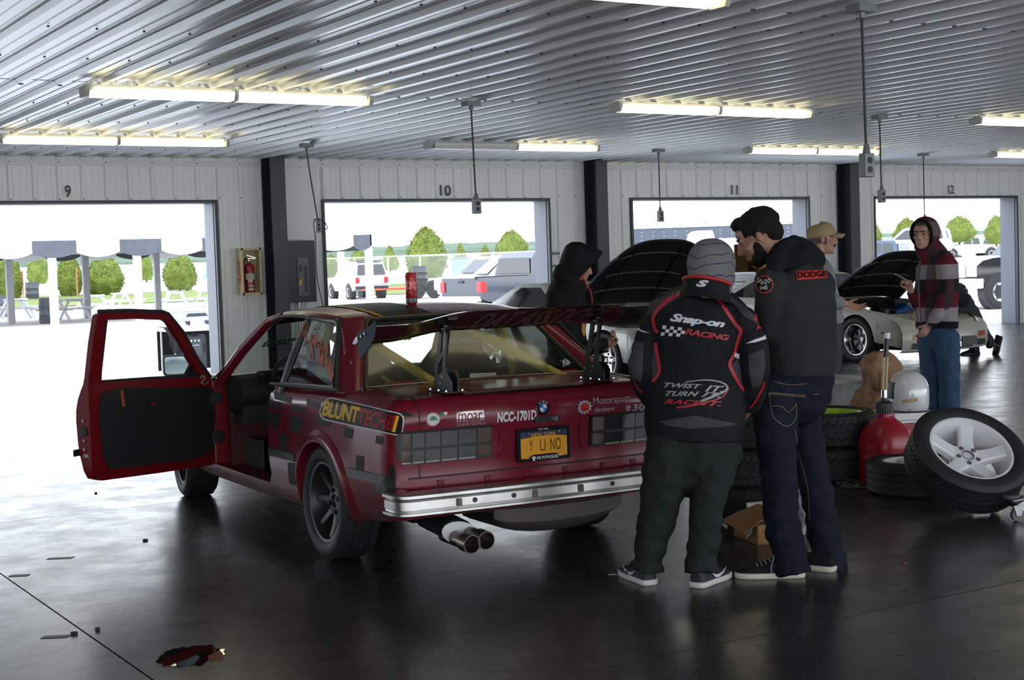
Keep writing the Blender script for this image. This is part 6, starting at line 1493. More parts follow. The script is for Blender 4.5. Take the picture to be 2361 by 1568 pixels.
hood2, J, T, hb, part = figure('person in a black hooded jacket looking down beside the silver car, seen from the side', base, torso, [armN, armF], lg, R, (P0(1333, 612), HF, UP), [(P0(1402, 790, -.1), dirv(.75, 0, .62), dirv(-.5, 0, .6), -1, .95, .85), (P0(1400, 800, .06), dirv(.8, 0, .3), dirv(-.3, 0, .8), 1, .9, .85)], M_bj, M_bp, M_skin, wr=(.006, .004))
B3 = hb.to_3x3(); mb = MB(); rs = []
for i, (yy, zz, rx, rz, cz) in enumerate(((-.135, 0, .02, .02, .03), (-.13, 0, .07, .085, .03), (-.10, 0, .105, .13, .02), (-.04, 0, .122, .158, .012), (.02, 0, .118, .156, .012), (.065, 0, .105, .140, .02), (.10, 0, .088, .10, .055))):
    rs.append([hb @ Vector((rx*math.cos(a), yy+(.045*max(0, math.sin(a)) if i > 4 else 0)-(.05*max(0, -math.sin(a)) if i > 3 else 0), cz+rz*math.sin(a))) for a in [2*PI*k/28 for k in range(28)]])
mb.rings(rs, True, False); hm = mb.mesh('hood'); ho = part('hood', hm, M_bj); md = ho.modifiers.new('s', 'SOLIDIFY'); md.thickness = .006
obj_ = MB().tube([hb @ Vector((0, -.06, -.10)), P0(1318, 660)], [(.105, .10), (.11, .10)], 18, round_end=True); part('hood_base', obj_.mesh('hood_base'), M_bj)
hairpart(part, hb, mat('red_hair', (.30, .012, .02), .5), [((0, -.016, .036), (.080, .098, .082)), ((.062, .03, -.06), (.014, .028, .07)), ((-.062, .03, -.06), (.014, .028, .07))], 3., .003)
part('hood_string', MB().tube(spline([P0(1347, 645, -.06), P0(1353, 658, -.08), P0(1362, 672, -.08), P0(1366, 700, -.1)], 4), .006, 6).mesh('hood_string'), M_jred)
TJ = bvh_of(J); jd = MB().use(mat('print_orange', (.55, .22, .02), .6)); polypx(TJ, hood2, [(1342, 742), (1348, 744), (1349, 762), (1347, 775), (1343, 772), (1340, 758)], jd, .004, 4); jd.v = [tuple(Vector(v)+hood2.location) for v in jd.v]; a_ = part('shirt_print', jd.mesh('shirt_print', False), None); a_.parent = J
for q, c in ((-.075, .025), (.075, .025)): pass
for k, h in enumerate((dirv(.96, .25),)*2):
    hl = P0(1300+k*16, 1050, -.08+.16*k); hl.z = 0; shoe(part, hl, math.atan2(h.y, h.x), .26, M_cblk, M_cs, low=.8)

# ---------------------------------------------------------------- man in the tan cap
M_gh = mat('grey_sweatshirt', (.25, .25, .28), .85, bump=.2, bscale=120, vary=.1, vscale=10); M_gp = mat('grey_trousers', (.06, .06, .062), .8); M_cap = mat('tan_cap', (.36, .27, .15), .75, vary=.15, vscale=20)
d0 = 11.5
base = pd(1905, 1016, d0); base.z = 0; R = dirv(.10, -.99)
torso = [(P0(1880, 600), .085, .078), (P0(1882, 612), .15, .10), (P0(1884, 632), .205, .122), (P0(1889, 670), .205, .132), (P0(1897, 710), .20, .14), (P0(1902, 738), .195, .142), (P0(1904, 750), .19, .138)]
armN = [(P0(1886, 632, -.17), .075), (P0(1900, 668, -.20), .070), (P0(1914, 694, -.22), .062), (P0(1932, 698, -.25), .054), (P0(1947, 700, -.26), .045)]
armF = [(P0(1890, 632, .17), .072), (P0(1900, 690, .18), .066), (P0(1908, 735, .16), .056)]
lg = [[(P0(1904, 765, -.09), .11), (P0(1908, 850, -.09), .092), (P0(1908, 930, -.09), .08), (P0(1908, 1005, -.09), .07)], [(P0(1908, 765, .09), .11), (P0(1914, 850, .09), .092), (P0(1914, 930, .09), .08), (P0(1914, 1005, .09), .07)]]
capm, J, T, hb, part = figure('moustached person in a tan baseball cap and grey sweatshirt, pointing with one hand', base, torso, [armN, armF], lg, R, (P0(1896, 552), dirv(.985, -.1, 0), UP),
    [(P0(1950, 701, -.26), dirv(.93, -.1, -.32), dirv(.2, -.6, .7), -1, .28, 1.0, .6), (P0(1912, 742, .16), dirv(.4, 0, -.9), dirv(-1, 0), 1, .5)], M_gh, M_gp, M_skin, hs=1.0)
hairpart(part, hb, M_hairg, [((0, -.030, .018), (.080, .090, .068)), ((0, -.065, -.02), (.066, .045, .055)), ((.066, .012, -.012), (.012, .02, .03)), ((-.066, .012, -.012), (.012, .02, .03))], 1., .004)
hairpart(part, hb, mat('moustache', (.035, .025, .02), .7), [((0, .098, -.046), (.026, .011, .008)), ((.02, .09, -.053), (.011, .009, .010)), ((-.02, .09, -.053), (.011, .009, .010))], 1., .002, 'moustache')
for q in (-1, 1): part('eyebrow', MB().tube([hb @ Vector((q*.012, .0915, .024)), hb @ Vector((q*.030, .090, .029)), hb @ Vector((q*.046, .080, .024))], .004, 6).mesh('eyebrow'), M_hair)
c = MB(); rs = []
for z, k, yo in ((.020, 1.0, 0), (.035, 1.03, 0), (.062, 1.02, -.002), (.090, .93, -.005), (.112, .72, -.008), (.124, .42, -.008), (.128, .05, -.008)):
    rs.append([hb @ Vector((.087*k*math.cos(a), -.010+yo+.108*k*math.sin(a), z+.012*math.sin(a))) for a in [2*PI*i/28 for i in range(28)]])
c.rings(rs); cp = part('cap', c.mesh('cap'), M_cap); cp.data.polygons.foreach_set('use_smooth', [True]*len(cp.data.polygons))
c = MB(); rs = []
for u in np.linspace(-1, 1, 13):
    rs.append([hb @ Vector((.080*u, .072+yy*(1-.35*u*u), .044-.028*u*u-.12*yy*yy*8*.3+zz)) for yy, zz in ((0, .004), (.05, .004), (.105, -.006), (.105, -.010), (.05, -.002), (0, -.002))])
c.rings(rs, True); b_ = part('cap_bill', c.mesh('cap_bill'), M_cap); b_.parent = cp
c = MB(); c.tube([P0(1872, 596), P0(1866, 608), P0(1868, 622)], [(.11, .05), (.13, .06), (.11, .04)], 16, ref=R, round_end=True); c.tube([P0(1890, 596, -.06), P0(1884, 600, 0), P0(1890, 598, .06)], .045, 12, round_end=True); hm = fuse(c, .009, 3, 'hood'); part('hood', hm, M_gh)
for k in (0, 1):
    hl = P0(1900+k*8, 1010, -.09+.18*k); hl.z = 0; h = dirv(1, 0); shoe(part, hl, math.atan2(h.y, h.x), .28, M_cblk, M_cs)

# ---------------------------------------------------------------- person in the plaid hoodie with a phone
def plaid_mat(ax):
    m = mat('plaid_flannel', (.1, .02, .03), .85, bump=.15, bscale=120); n = m.node_tree.nodes; L = m.node_tree.links; b = n['Principled BSDF']; tc = n.new('ShaderNodeTexCoord')
    dt = n.new('ShaderNodeVectorMath'); dt.operation = 'DOT_PRODUCT'; dt.inputs[1].default_value = ax; L.new(tc.outputs['Object'], dt.inputs[0]); sp = n.new('ShaderNodeSeparateXYZ'); L.new(tc.outputs['Object'], sp.inputs[0])
    def band(src, per, th, sh=0.):
        a = n.new('ShaderNodeMath'); a.operation = 'ADD'; a.inputs[1].default_value = 10*per+sh; L.new(src, a.inputs[0]); q = n.new('ShaderNodeMath'); q.operation = 'MODULO'; q.inputs[1].default_value = per; L.new(a.outputs[0], q.inputs[0]); l = n.new('ShaderNodeMath'); l.operation = 'LESS_THAN'; l.inputs[1].default_value = th; L.new(q.outputs[0], l.inputs[0]); return l.outputs[0]
    def mix(f, c1, c2):
        x = n.new('ShaderNodeMixRGB'); L.new(f, x.inputs[0])
        for i, c in ((1, c1), (2, c2)):
            if isinstance(c, tuple): x.inputs[i].default_value = (*c, 1)
            else: L.new(c, x.inputs[i])
        return x.outputs[0]
    v = band(dt.outputs['Value'], .22, .11, .03); h1 = band(sp.outputs['Z'], .34, .115, .02); h2 = band(sp.outputs['Z'], .34, .225, .02)
    rowA = mix(v, (.12, .014, .026), (.035, .026, .030)); rowB = mix(v, (.016, .017, .018), (.075, .020, .028)); rowC = mix(v, (.27, .24, .26), (.12, .09, .10))
    L.new(mix(h1, mix(h2, rowC, rowB), rowA), b.inputs['Base Color']); return m
M_blue = mat('blue_jeans', (.042, .085, .16), .8, bump=.2, bscale=150, vary=.35, vscale=7)
d0 = 11.8
base = pd(2168, 998, d0); base.z = 0; R = dirv(.45, -.89)
torso = [(P0(2150, 585), .085, .08), (P0(2156, 592), .15, .10), (P0(2160, 612), .20, .125), (P0(2161, 660), .195, .14), (P0(2160, 710), .19, .14), (P0(2160, 742), .185, .135), (P0(2160, 750), .18, .13)]
armN = [(P0(2178, 612, -.17), .074), (P0(2181, 655, -.2), .068), (P0(2178, 698, -.22), .062), (P0(2160, 728, -.22), .054), (P0(2144, 748, -.18), .046)]
armF = [(P0(2135, 618, .14), .068), (P0(2124, 670, .16), .062), (P0(2120, 708, .10), .056), (P0(2108, 690, .0), .048), (P0(2101, 672, -.05), .040)]
lg = [[(P0(2145, 780, .06), .105), (P0(2149, 860, .06), .090), (P0(2154, 930, .06), .082), (P0(2158, 990, .06), .075)], [(P0(2182, 780, -.08), .105), (P0(2188, 860, -.08), .086), (P0(2190, 930, -.08), .080), (P0(2190, 990, -.08), .074)]]
HF = dirv(-.62, -.78, -.06)
pl, J, T, hb, part = figure('person in a maroon and grey plaid hoodie and blue jeans holding a phone', base, torso, [armN, armF], lg, R, (P0(2130, 540, -.02), HF, UP),
    [(P0(2101, 670, -.05), dirv(-.35, -.2, .9), dirv(-.7, -.6, .3), -1, .9), (P0(2142, 750, -.17), dirv(-.5, .2, -.8), dirv(-.3, 1), -1, .5)], plaid_mat(tuple(R)), M_blue, M_skin, wr=(.005, .007))
mb = MB(); rs = []
for i, (yy, rx, rz, cz) in enumerate(((-.135, .02, .02, .02), (-.13, .07, .08, .02), (-.10, .100, .122, .01), (-.04, .112, .142, .0), (.01, .108, .140, .0), (.045, .098, .128, .004), (.05, .088, .115, .004))):
    rs.append([hb @ Vector((rx*math.cos(a), yy-(.03*max(0, -math.sin(a)) if i > 3 else 0), cz+rz*math.sin(a))) for a in [2*PI*k/28 for k in range(28)]])
mb.rings(rs, True, False); ho = part('hood', mb.mesh('hood'), J.data.materials[0]); md = ho.modifiers.new('s', 'SOLIDIFY'); md.thickness = .006
part('hood_lining', MB().tube([rs[-1][k]+HF*.002 for k in range(28)]+[rs[-1][0]+HF*.002], .009, 8, cap=False).mesh('hood_lining'), M_dhood)
part('hood_base', MB().tube([hb @ Vector((0, -.05, -.09)), P0(2154, 592)], [(.10, .095), (.115, .10)], 18, round_end=True).mesh('hood_base'), J.data.materials[0])
hairpart(part, hb, mat('brown_hair', (.03, .02, .014), .6), [((0, -.020, .046), (.079, .100, .075)), ((0, .03, .082), (.055, .045, .028))], 4., .003)
for q in (-1, 1):
    part('eyebrow', MB().tube([hb @ Vector((q*.012, .0915, .024)), hb @ Vector((q*.030, .090, .029)), hb @ Vector((q*.046, .080, .024))], .004, 6).mesh('eyebrow'), M_hair)
    part('eye', MB().ball(hb @ Vector((q*.030, .0745, .004)), (.011, .011, .008), hb.to_3x3()).mesh('eye'), mat('eye_dark', (.04, .03, .028), .2))
part('zip', MB().tube([P0(2122, 600, -.16), P0(2118, 640, -.18), P0(2119, 690, -.2), P0(2124, 745, -.17)], .006, 6).mesh('zip'), M_trim); part('waistband', MB().tube([P0(2160, 742), P0(2160, 758)], [(.192, .142), (.188, .138)], 22, ref=R).mesh('waistband'), M_dhood)
for k in (0, 1):
    hl = P0(2166+k*30, 996, .06-.14*k); hl.z = 0; h = dirv(-.9, -.4); shoe(part, hl, math.atan2(h.y, h.x), .29, M_cblk, M_cs)
pc = P0(2081, 641, -.08); px2 = (P0(2094, 647, -.08)-P0(2069, 634, -.08)).normalized(); py2 = Vector((0, 0, 1)).cross(px2).normalized(); pz2 = px2.cross(py2)
o = obj('phone', MB().box((0, 0, 0), (.125, .062, .009), basis(px2, py2, pz2).to_3x3()), mat('phone_black', (.015, .015, .017), .15), None, 0, .003); o.location = pc; tag(o, 'black phone held up in the hand of the person in plaid', 'phone')

# ---------------------------------------------------------------- person leaning into the engine bay of the white car
M_lj = mat('dark_jumper', (.020, .018, .022), .85, bump=.2, bscale=90); M_lp = mat('slate_work_trousers', (.045, .055, .065), .8, vary=.2, vscale=8)
d0 = 19.6
fo = pz(2300, 816); base = fo.copy(); base.z = 0
torso = [(P0(2138, 668, -.3), .09, .09), (P0(2146, 664, -.25), .17, .12), (P0(2160, 666, -.1), .20, .13), (P0(2190, 672, .1), .19, .13), (P0(2212, 688, .3), .18, .13)]
R = dirv(.35, .93)
armN = [(P0(2152, 672, -.45), .07), (P0(2134, 698, -.5), .06), (P0(2118, 712, -.45), .045)]; armF = [(P0(2155, 668, .05), .07), (P0(2136, 690, .0), .06), (P0(2120, 708, -.05), .045)]
lg = [[(P0(2222, 694, .3), .115), (P0(2250, 736, .45), .095), (P0(2274, 778, .6), .075), (P0(2286, 796, .65), .070)], [(P0(2216, 700, .3), .115), (P0(2238, 756, .6), .09), (P0(2246, 806, .75), .07)]]
ln, J, T, hb, part = figure('person in slate trousers bent over the engine of the white car, one foot stretched back', base, torso, [armN, armF], lg, R, (P0(2126, 672, -.35), dirv(-.8, -.2, -.6), dirv(-.6, 0, .8)), [(P0(2116, 715, -.45), dirv(-.8, 0, -.6), dirv(0, 0, -1), 1, .6), (P0(2118, 711, -.05), dirv(-.8, 0, -.6), dirv(0, 0, -1), -1, .6)], M_lj, M_lp, M_skin, vox=.012)
hairpart(part, hb, mat('brown_hair', (.03, .02, .014)), [((0, -.018, .042), (.080, .102, .080)), ((0, -.06, 0), (.068, .05, .06))], 4., .004)
h = dirv(.55, -.5); hl = P0(2296, 778, .5); 
M9 = None; v = (pz(2312, 818)-hl); 
shoe(part, P0(2308, 778, .65), math.atan2(dirv(-.5, -.3).y, dirv(-.5, -.3).x), .30, M_cblk, M_trim, M_swht, pitch=1.15)
hl = pz(2256, 817); hl.z = 0; h = dirv(-.9, -.35); shoe(part, hl, math.atan2(h.y, h.x), .29, M_cblk, M_trim)
# ================================================================ more cars in the bays
M_silver = mat('silver_white_paint', (.42, .42, .41), .25, .1, .5, coat=.4); M_ivory = mat('old_white_paint', (.50, .48, .43), .35, 0, .5, coat=.3, vary=.08, vscale=3); M_dglass = mat('dark_glass', (.012, .014, .016), .06, 0, .7)
M_hoodu = mat('hood_underside', (.010, .010, .011), .6, vary=.3, vscale=6)
def coupe2(root, m, W, side, tops, arches, RA, wheelR, decks, green, glass_, nose, tailx, bay=None):
    """side: lower outline heights; tops: table x -> top of the side; arches: axle positions; decks: x ranges closed on top"""
    hw = lambda x: pw(x, W)
    def sk(x, z, s, off=0.):
        zt = pw(x, tops); q = z/zt; d = pw(q, [(.25, .05), (.45, .01), (.6, 0), (.8, .008), (.93, .03), (1, .09)]); return Vector((x, s*(hw(x)-d+off), z))
    x0, x1 = tailx, nose
    o = [(x0, side(x0)), ]
    for a in sorted(arches):
        o += list(reversed(arch(a, RA, -4, 184, 16, wheelR)))
    o += [(x1, side(x1)), (x1, pw(x1, tops))]+[(x, pw(x, tops)) for x in np.linspace(x1-.15, x0, 14)]
    for s in (1, -1):
        obj('fender', slab2(o, lambda x, z: sk(x, z, s), lambda x, z: sk(x, z, s, -.014), .07, .07), m, root, 40)
    for nm, a, b in decks:
        rows = []
        for x in np.linspace(a, b, 9):
            zt = pw(x, tops); y = hw(x)-.088; rows.append([Vector((x, y*u, zt+.035*(1-u*u))) for u in np.linspace(-1, 1, 13)])
        obj(nm, MB().rings(rows, False, False), m, root, 40)
    # greenhouse
    gz = lambda z, zb, zt_: (z-zb)/max(.01, zt_-zb)
    zb, zt_ = min(q[1] for q in green), max(q[1] for q in green); wy = lambda x, z: hw(x)-.09-.15*gz(z, zb, zt_)
    obj('cabin', slab2(green, lambda x, z: Vector((x, wy(x, z), z)), lambda x, z: Vector((x, -wy(x, z), z)), .3, .1), m, root, 30)
    for kind, po in glass_:
        if kind == 'side':
            for s in (1, -1): obj('side_window', slab2(po, lambda x, z: Vector((x, s*(wy(x, z)+.006), z)), lambda x, z: Vector((x, s*(wy(x, z)-.01), z)), .3, .1), M_dglass, root, 0)
        else:
            (xa, za), (xb, zb2) = po; n = Vector((zb2-za, 0, -(xb-xa))); n = n.normalized() if kind == 'front' else -n.normalized(); n = n if (kind == 'front') == (n.x > 0) else -n
            mb = MB(); mb.grid(lambda u, v: Vector((lerp(xa, xb, v), lerp(-1, 1, u)*(wy(lerp(xa, xb, v), lerp(za, zb2, v))-.05), lerp(za, zb2, v)))+n*(.008+.05*(4*u*(1-u))*0), [0, .5, 1], [0, .5, 1]); obj('windscreen' if kind == 'front' else 'rear_window', mb, M_dglass, root, 0)
    mb = MB(); mb.bbox((x0+.1, -.55, .16), (x1-.1, .55, .24))
    for a in arches:
        for s in (1, -1): mb.grid(lambda u, v: Vector((a+RA*1.05*math.cos(u), s*v, wheelR+RA*1.05*math.sin(u))), [PI*i/12 for i in range(13)], [.45, hw(a)-.03]); mb.bbox((a-RA, s*.45-.01, .2), (a+RA, s*.45+.01, .6))
    obj('underbody', mb, M_int, root, 0)
    return sk, hw

# white pop-up-lamp coupe in bay 12, bonnet raised
wx, wy_ = 14.18, 14.31
sx = thing('coupe', 'off-white low coupe with raised black-lined bonnet, facing the camera by doorway 12', 'car', (wx+.80, wy_, 0), -PI/2)
W = [(-3.3, .70), (-2.5, .80), (0, .84), (.45, .82), (.72, .74), (.88, .60)]
TT = [(-3.3, .80), (-2.4, .84), (-1.0, .82), (-.3, .765), (.4, .66), (.8, .56), (.88, .52)]
sk, hw = coupe2(sx, M_ivory, W, lambda x: .17 if x > .4 else .19, TT, (0, -2.47), .335, .30, [('cowl', -1.05, -.72), ('rear_deck', -3.3, -2.7)], [(-.95, .80), (-1.55, 1.16), (-1.75, 1.19), (-2.2, 1.18), (-3.0, .84)], [('side', [(-1.15, .83), (-1.62, 1.12), (-2.15, 1.12), (-2.75, .86)]), ('front', ((-.93, .84), (-1.52, 1.15))), ('rear', ((-3.0, .86), (-2.25, 1.17)))], .88, -3.3)
# nose: bumper shell with lamps, header panel, engine bay
mb = MB(); rows = []
for u in np.linspace(-1, 1, 17):
    x = .98-.16*abs(u)**2.6; y = u*.80; rows.append([Vector((x-d, y*(1-.02*k), z)) for d, z, k in ((.10, .14, 1), (.03, .16, 0), (.0, .24, 0), (.0, .40, 0), (.03, .47, 0), (.10, .53, 1), (.26, .575, 2))])
mb.rings(rows, False, False); bp_ = obj('front_bumper', mb, M_ivory, sx, 35)
def bpt(u, z, off=.004): x = .98-.16*abs(u)**2.6; return Vector((x+off-(.0 if z < .41 else (z-.40)*.5), u*.80, z))
M_amb = mat('amber_lens', (.50, .10, .015), .2, coat=.5)
for s in (1, -1):
    mb = MB(); mb.grid(lambda u, v: bpt(s*u, v, .008), [.60, .68, .76, .84], [.305, .375]); obj('indicator', mb, M_amb, bp_, 0)
    mb = MB(); mb.grid(lambda u, v: bpt(s*u, v, .006), [.56, .66, .76, .86], [.19, .265]); obj('air_duct', mb, M_black, bp_, 0)
mb = MB(); mb.grid(lambda u, v: bpt(u, v, .006), [-.42+.84*i/8 for i in range(9)], [.175, .275]); obj('lower_opening', mb, M_black, bp_, 0)
mb = MB(); mb.bbox((.90, -.34, .19), (.99, .10, .26)); obj('oil_cooler', mb, M_alu, sx, 0)
mb = MB(); mb.bbox((1.0, -.36+.62, .17), (1.02, .16+.62, .26)); obj('license_plate_holder', MB().bbox((.975, .12, .20), (.99, .40, .32)), M_trim, bp_, 0)
mb = MB(); mb.grid(lambda u, v: Vector((lerp(.74, .50, v)-.12*abs(u)**2.6, u*.74, lerp(.572, .635, v))), [i/8-1 for i in range(17)], [0, .5, 1]); obj('header_panel', mb, M_ivory, sx)
obj('engine_bay', MB().bbox((-.72, -.60, .40), (.55, .60, .46)).bbox((-.74, -.66, .40), (-.70, .66, .80)).bbox((.44, -.60, .40), (.50, .60, .60)), M_int, sx, 0)
obj('engine_cover', MB().bbox((-.45, -.22, .46), (.20, .14, .68)).cyl((.1, -.35, .5), (.1, -.35, .70), .08), M_trim, sx, 0, .02)
obj('blue_intake', MB().tube(spline([(.28, -.30, .64), (.22, -.05, .70), (.05, .12, .71), (-.2, .18, .70)], 5), .038, 12, round_end=True), mat('intake_blue', (.015, .08, .35), .4), sx)
obj('strut_tower', MB().cyl((-.1, .52, .45), (-.1, .52, .72), .10, .08).cyl((-.1, -.52, .45), (-.1, -.52, .72), .10, .08), M_alu, sx)
def raised(root, hinge_x, hinge_z, L, wb, wf, ang, m, crown=.03, name='bonnet', rw=0.):
    ca, sa = math.cos(ang), math.sin(ang)
    def f(u, v, dz):
        x = L*v*(1-rw*abs(u)**3); w_ = lerp(wb, wf, v**1.5); z = crown*(1-u*u)*4*.3+dz-.05*abs(u)**6-.06*v**6
        return Vector((hinge_x+x*ca-z*sa, u*w_, hinge_z+x*sa+z*ca))
    us = [i/10-1 for i in range(21)]; vs = [i/10 for i in range(11)]
    mb = MB().use(m); mb.grid(lambda u, v: f(u, v, .03), us, vs); mb.use(M_hoodu); mb.grid(lambda u, v: f(u, v, .0), us, vs)
    b = [f(u, 1, .03) for u in us]; c = [f(u, 1, 0) for u in us]; n = len(b); mb.add(b+c, [(i, i+1, n+i+1, n+i) for i in range(n-1)])
    for s in (1, -1):
        b = [f(s, v, .03) for v in vs]; c = [f(s, v, 0) for v in vs]; n = len(b); mb.add(b+c, [(i, i+1, n+i+1, n+i) for i in range(n-1)])
    h = obj(name, mb, None, root, 40)
    mb = MB()
    for v in (.25, .5, .8): mb.tube([f(u, v, -.012) for u in np.linspace(-.75, .75, 9)], .016, 6)
    for s in (-.5, .5): mb.tube([f(s, v, -.012) for v in np.linspace(.1, .9, 6)], .016, 6)
    obj('stiffener', mb, M_hoodu, h); return f
raised(sx, -.74, .81, 1.10, .74, .60, math.radians(36), M_ivory, rw=.12)
M_blk_rim = mat('black_rim', (.012, .012, .013), .25, .3); M_lip = mat('polished_lip', (.75, .75, .76), .1, 1)
for a, s in ((0, -1), (0, 1), (-2.47, -1), (-2.47, 1)):
    w_ = make_wheel('wheel', None, None, .300, .225, .205, 8, M_blk_rim, M_lip, sx, (.05, .03), -.15, .05, 4, 0, .04, m_hub=M_blk_rim); w_.location = (a, s*.725, .300); w_.rotation_euler = (-s*PI/2, 0, 0)
obj('side_marker', MB().box(sk(.52, .40, -1)+Vector((0, -.002, 0)), (.10, .012, .018), Matrix.Rotation(.35, 3, 'Z')), M_black, sx, 0); obj('body_seam', MB().tube([sk(.40, z, -1, .001) for z in (.20, .35, .52)], .004, 5).tube([sk(x, .30, -1, .001) for x in (.40, .6, .8)], .004, 5), M_black, sx)

# silver coupe in bay 11, bonnet raised
sv = thing('coupe', 'silver-white coupe with raised black-lined bonnet beside the person in the black hood', 'car', (9.93+.78, 14.02, 0), -PI/2)
W = [(-3.5, .72), (-2.8, .82), (0, .86), (.5, .83), (.8, .70), (.92, .55)]
TT = [(-3.5, .82), (-2.6, .86), (-1.0, .86), (-.3, .82), (.5, .72), (.92, .62)]
sk2, hw2 = coupe2(sv, M_silver, W, lambda x: .18, TT, (0, -2.55), .345, .315, [('cowl', -1.05, -.75), ('rear_deck', -3.5, -3.0)], [(-.95, .85), (-1.60, 1.17), (-1.8, 1.20), (-2.2, 1.18), (-2.9, .88)], [('side', [(-1.15, .89), (-1.65, 1.145), (-2.1, 1.145), (-2.6, .91)]), ('front', ((-.95, .88), (-1.57, 1.16))), ('rear', ((-2.85, .91), (-2.25, 1.17)))], .92, -3.5)
mb = MB(); rows = []
for u in np.linspace(-1, 1, 17):
    x = 1.0-.18*abs(u)**2.6; rows.append([Vector((x-d, u*.82, z)) for d, z in ((.10, .16), (.03, .18), (.0, .26), (.0, .44), (.04, .52), (.14, .60), (.28, .66))])
mb.rings(rows, False, False); obj('front_bumper', mb, M_silver, sv, 35)
obj('engine_bay', MB().bbox((-.75, -.62, .45), (.70, .62, .52)).bbox((-.77, -.68, .45), (-.73, .68, .88)), M_int, sv, 0); obj('engine_cover', MB().bbox((-.5, -.3, .52), (.3, .3, .76)), M_trim, sv, 0, .03)
raised(sv, -.78, .90, 1.22, .80, .64, math.radians(40), M_silver, rw=.16)
obj('prop_rod', MB().cyl((.45, .62, .70), (.12, .50, 1.58), .007, None, 6), M_alu, sv)
for a, s in ((0, -1), (0, 1), (-2.55, -1), (-2.55, 1)):
    w_ = make_wheel('wheel', None, None, .315, .225, .225, 5, M_alu, None, sv, (.07, .06), .3, .55, 5, 0, .035); w_.location = (a, s*.735, .315); w_.rotation_euler = (-s*PI/2, 0, 0)
# ================================================================ things on the floor to the right
def axis_M(c, N, spin=0.):
    z = Vector(N).normalized(); x = z.orthogonal().normalized() if abs(z.z) > .98 else Vector((0, 0, 1)).cross(z).normalized(); y = z.cross(x); return basis(x, y, z, c) @ Matrix.Rotation(spin, 4, 'Z')
M_wrim = mat('white_wheel', (.72, .72, .74), .3, 0, .5, coat=.3, vary=.10, vscale=8); M_lime = mat('lime_wheel', (.36, .62, .012), .3, 0, .5, coat=.3); M_old = mat('old_tyre', (.022, .021, .021), .8, vary=.35, vscale=8)
v_ = ray(2240, 1035).normalized(); r_v = v_.cross(UP).normalized(); u_v = r_v.cross(v_); N = (v_*-.648+r_v*.32+u_v*.69).normalized(); R_, W_ = .330, .215
cc = pd(2240, 1035, 8.2)-N*.09; cc.z = R_*math.sqrt(1-N.z**2)+W_/2*N.z*.86
lw = make_wheel('wheel', 'white five-spoke wheel leaning on a tyre that lies flat', 'wheel', R_, W_, .230, 5, M_wrim, None, None, (.085, .075), .25, .62, 5, 60, .045, m_hub=M_wrim)
lw.matrix_world = axis_M(cc, N, 1.25)
for i in range(5):
    a = 2*PI*i/5+.63; z = W_/2*.25
    o = obj('lug_shade_disc', MB().lathe([(.001, z+.0066), (.0145, z+.0066), (.0145, z+.0)], Matrix.Translation((.057*math.cos(a), .057*math.sin(a), 0)), 14), mat('lug_shade_disc', (.10, .10, .12), .5), lw)  # dark discs on the hub face, painted as the shade of recessed lug holes
o = obj('centre_bore', MB().lathe([(.034, z+.009), (.031, z-.03), (.001, z-.03)], None, 24), mat('bore_grey', (.12, .12, .12), .4, .6), lw)
for o in list(lw.children_recursive):
    if o.name.startswith('lug_nut'): bpy.data.objects.remove(o)
def flat_tyre(label, cat, P, R, W, rr, m_rim, nsp=5, sip=44, grp=None, tilt=None, m_t=None, rimless=False):
    if rimless:
        t = thing('tyre', label, cat, group=grp); obj('rubber', tyre(R, W, rr, m_t, 3, sip), None, t)
    else: t = make_wheel('wheel', label, cat, R, W, rr, nsp, m_rim, None, None, (.07, .06), .55, .8, 5, sip, .035, group=grp, m_hub=m_rim)
    t.location = P
    if tilt: t.rotation_euler = tilt
    return t
P = pd(2119, 1065, 8.92); flat_tyre('worn flat-lying tyre on a white rim under the leaning white wheel', 'wheel', (P.x, P.y, .103), .315, .20, .215, M_wrim, sip=0)
P = pd(1905, 942, 9.62); g0 = P
flat_tyre('tyre on a lime green wheel, on top of its stack behind the red jug', 'wheel', (P.x, P.y, .442-.1105), .312, .221, .228, M_lime, 5, 40)
flat_tyre('bottom tyre under the one with the lime green wheel', 'tyre', (P.x+.015, P.y-.01, .1105), .312, .221, .20, None, rimless=True)
P = pz(1800, 1208); SB = Vector((P.x, P.y+.27, 0))+CA*.02
for i, (dx, dy, lb) in enumerate(((0, 0, 'bottom tyre of the stack behind the legs of the person in jeans'), (-.03, .02, 'middle tyre of the stack behind the legs of the person in jeans'), (.015, 0, 'top tyre of the stack behind the legs of the person in jeans'))):
    flat_tyre(lb, 'tyre', (SB.x+dx, SB.y+dy, .101+.202*i), .29, .20, .19, None, rimless=True, m_t=M_dust)
# black bag and a white tub lying on that stack
mb = MB(); mb.ball((0, 0, .05), (.14, .11, .06)); me = fuse(mb, .012, 3, 'bag'); displace(me, wrinkle(.014, 14, 18)); me.materials.append(M_dhood); o = link('bag', me, None, 80); o.location = SB+CR*-.09+UP*.602; tag(o, 'crumpled black bag lying on the tyre stack between the two people', 'bag')
tb = thing('white_tub', 'small white plastic tub on the black bag between the two people', 'tub', SB+CR*-.16+UP*.655+CA*-.02); obj('tub_body', MB().lathe([(.001, 0), (.05, 0), (.058, .10), (.001, .10)], None, 20), M_wpaint, tb); obj('tub_lid', MB().lathe([(.061, .098), (.061, .115), (.001, .115)], None, 20), mat('lid_cream', (.55, .52, .45), .5), tb)

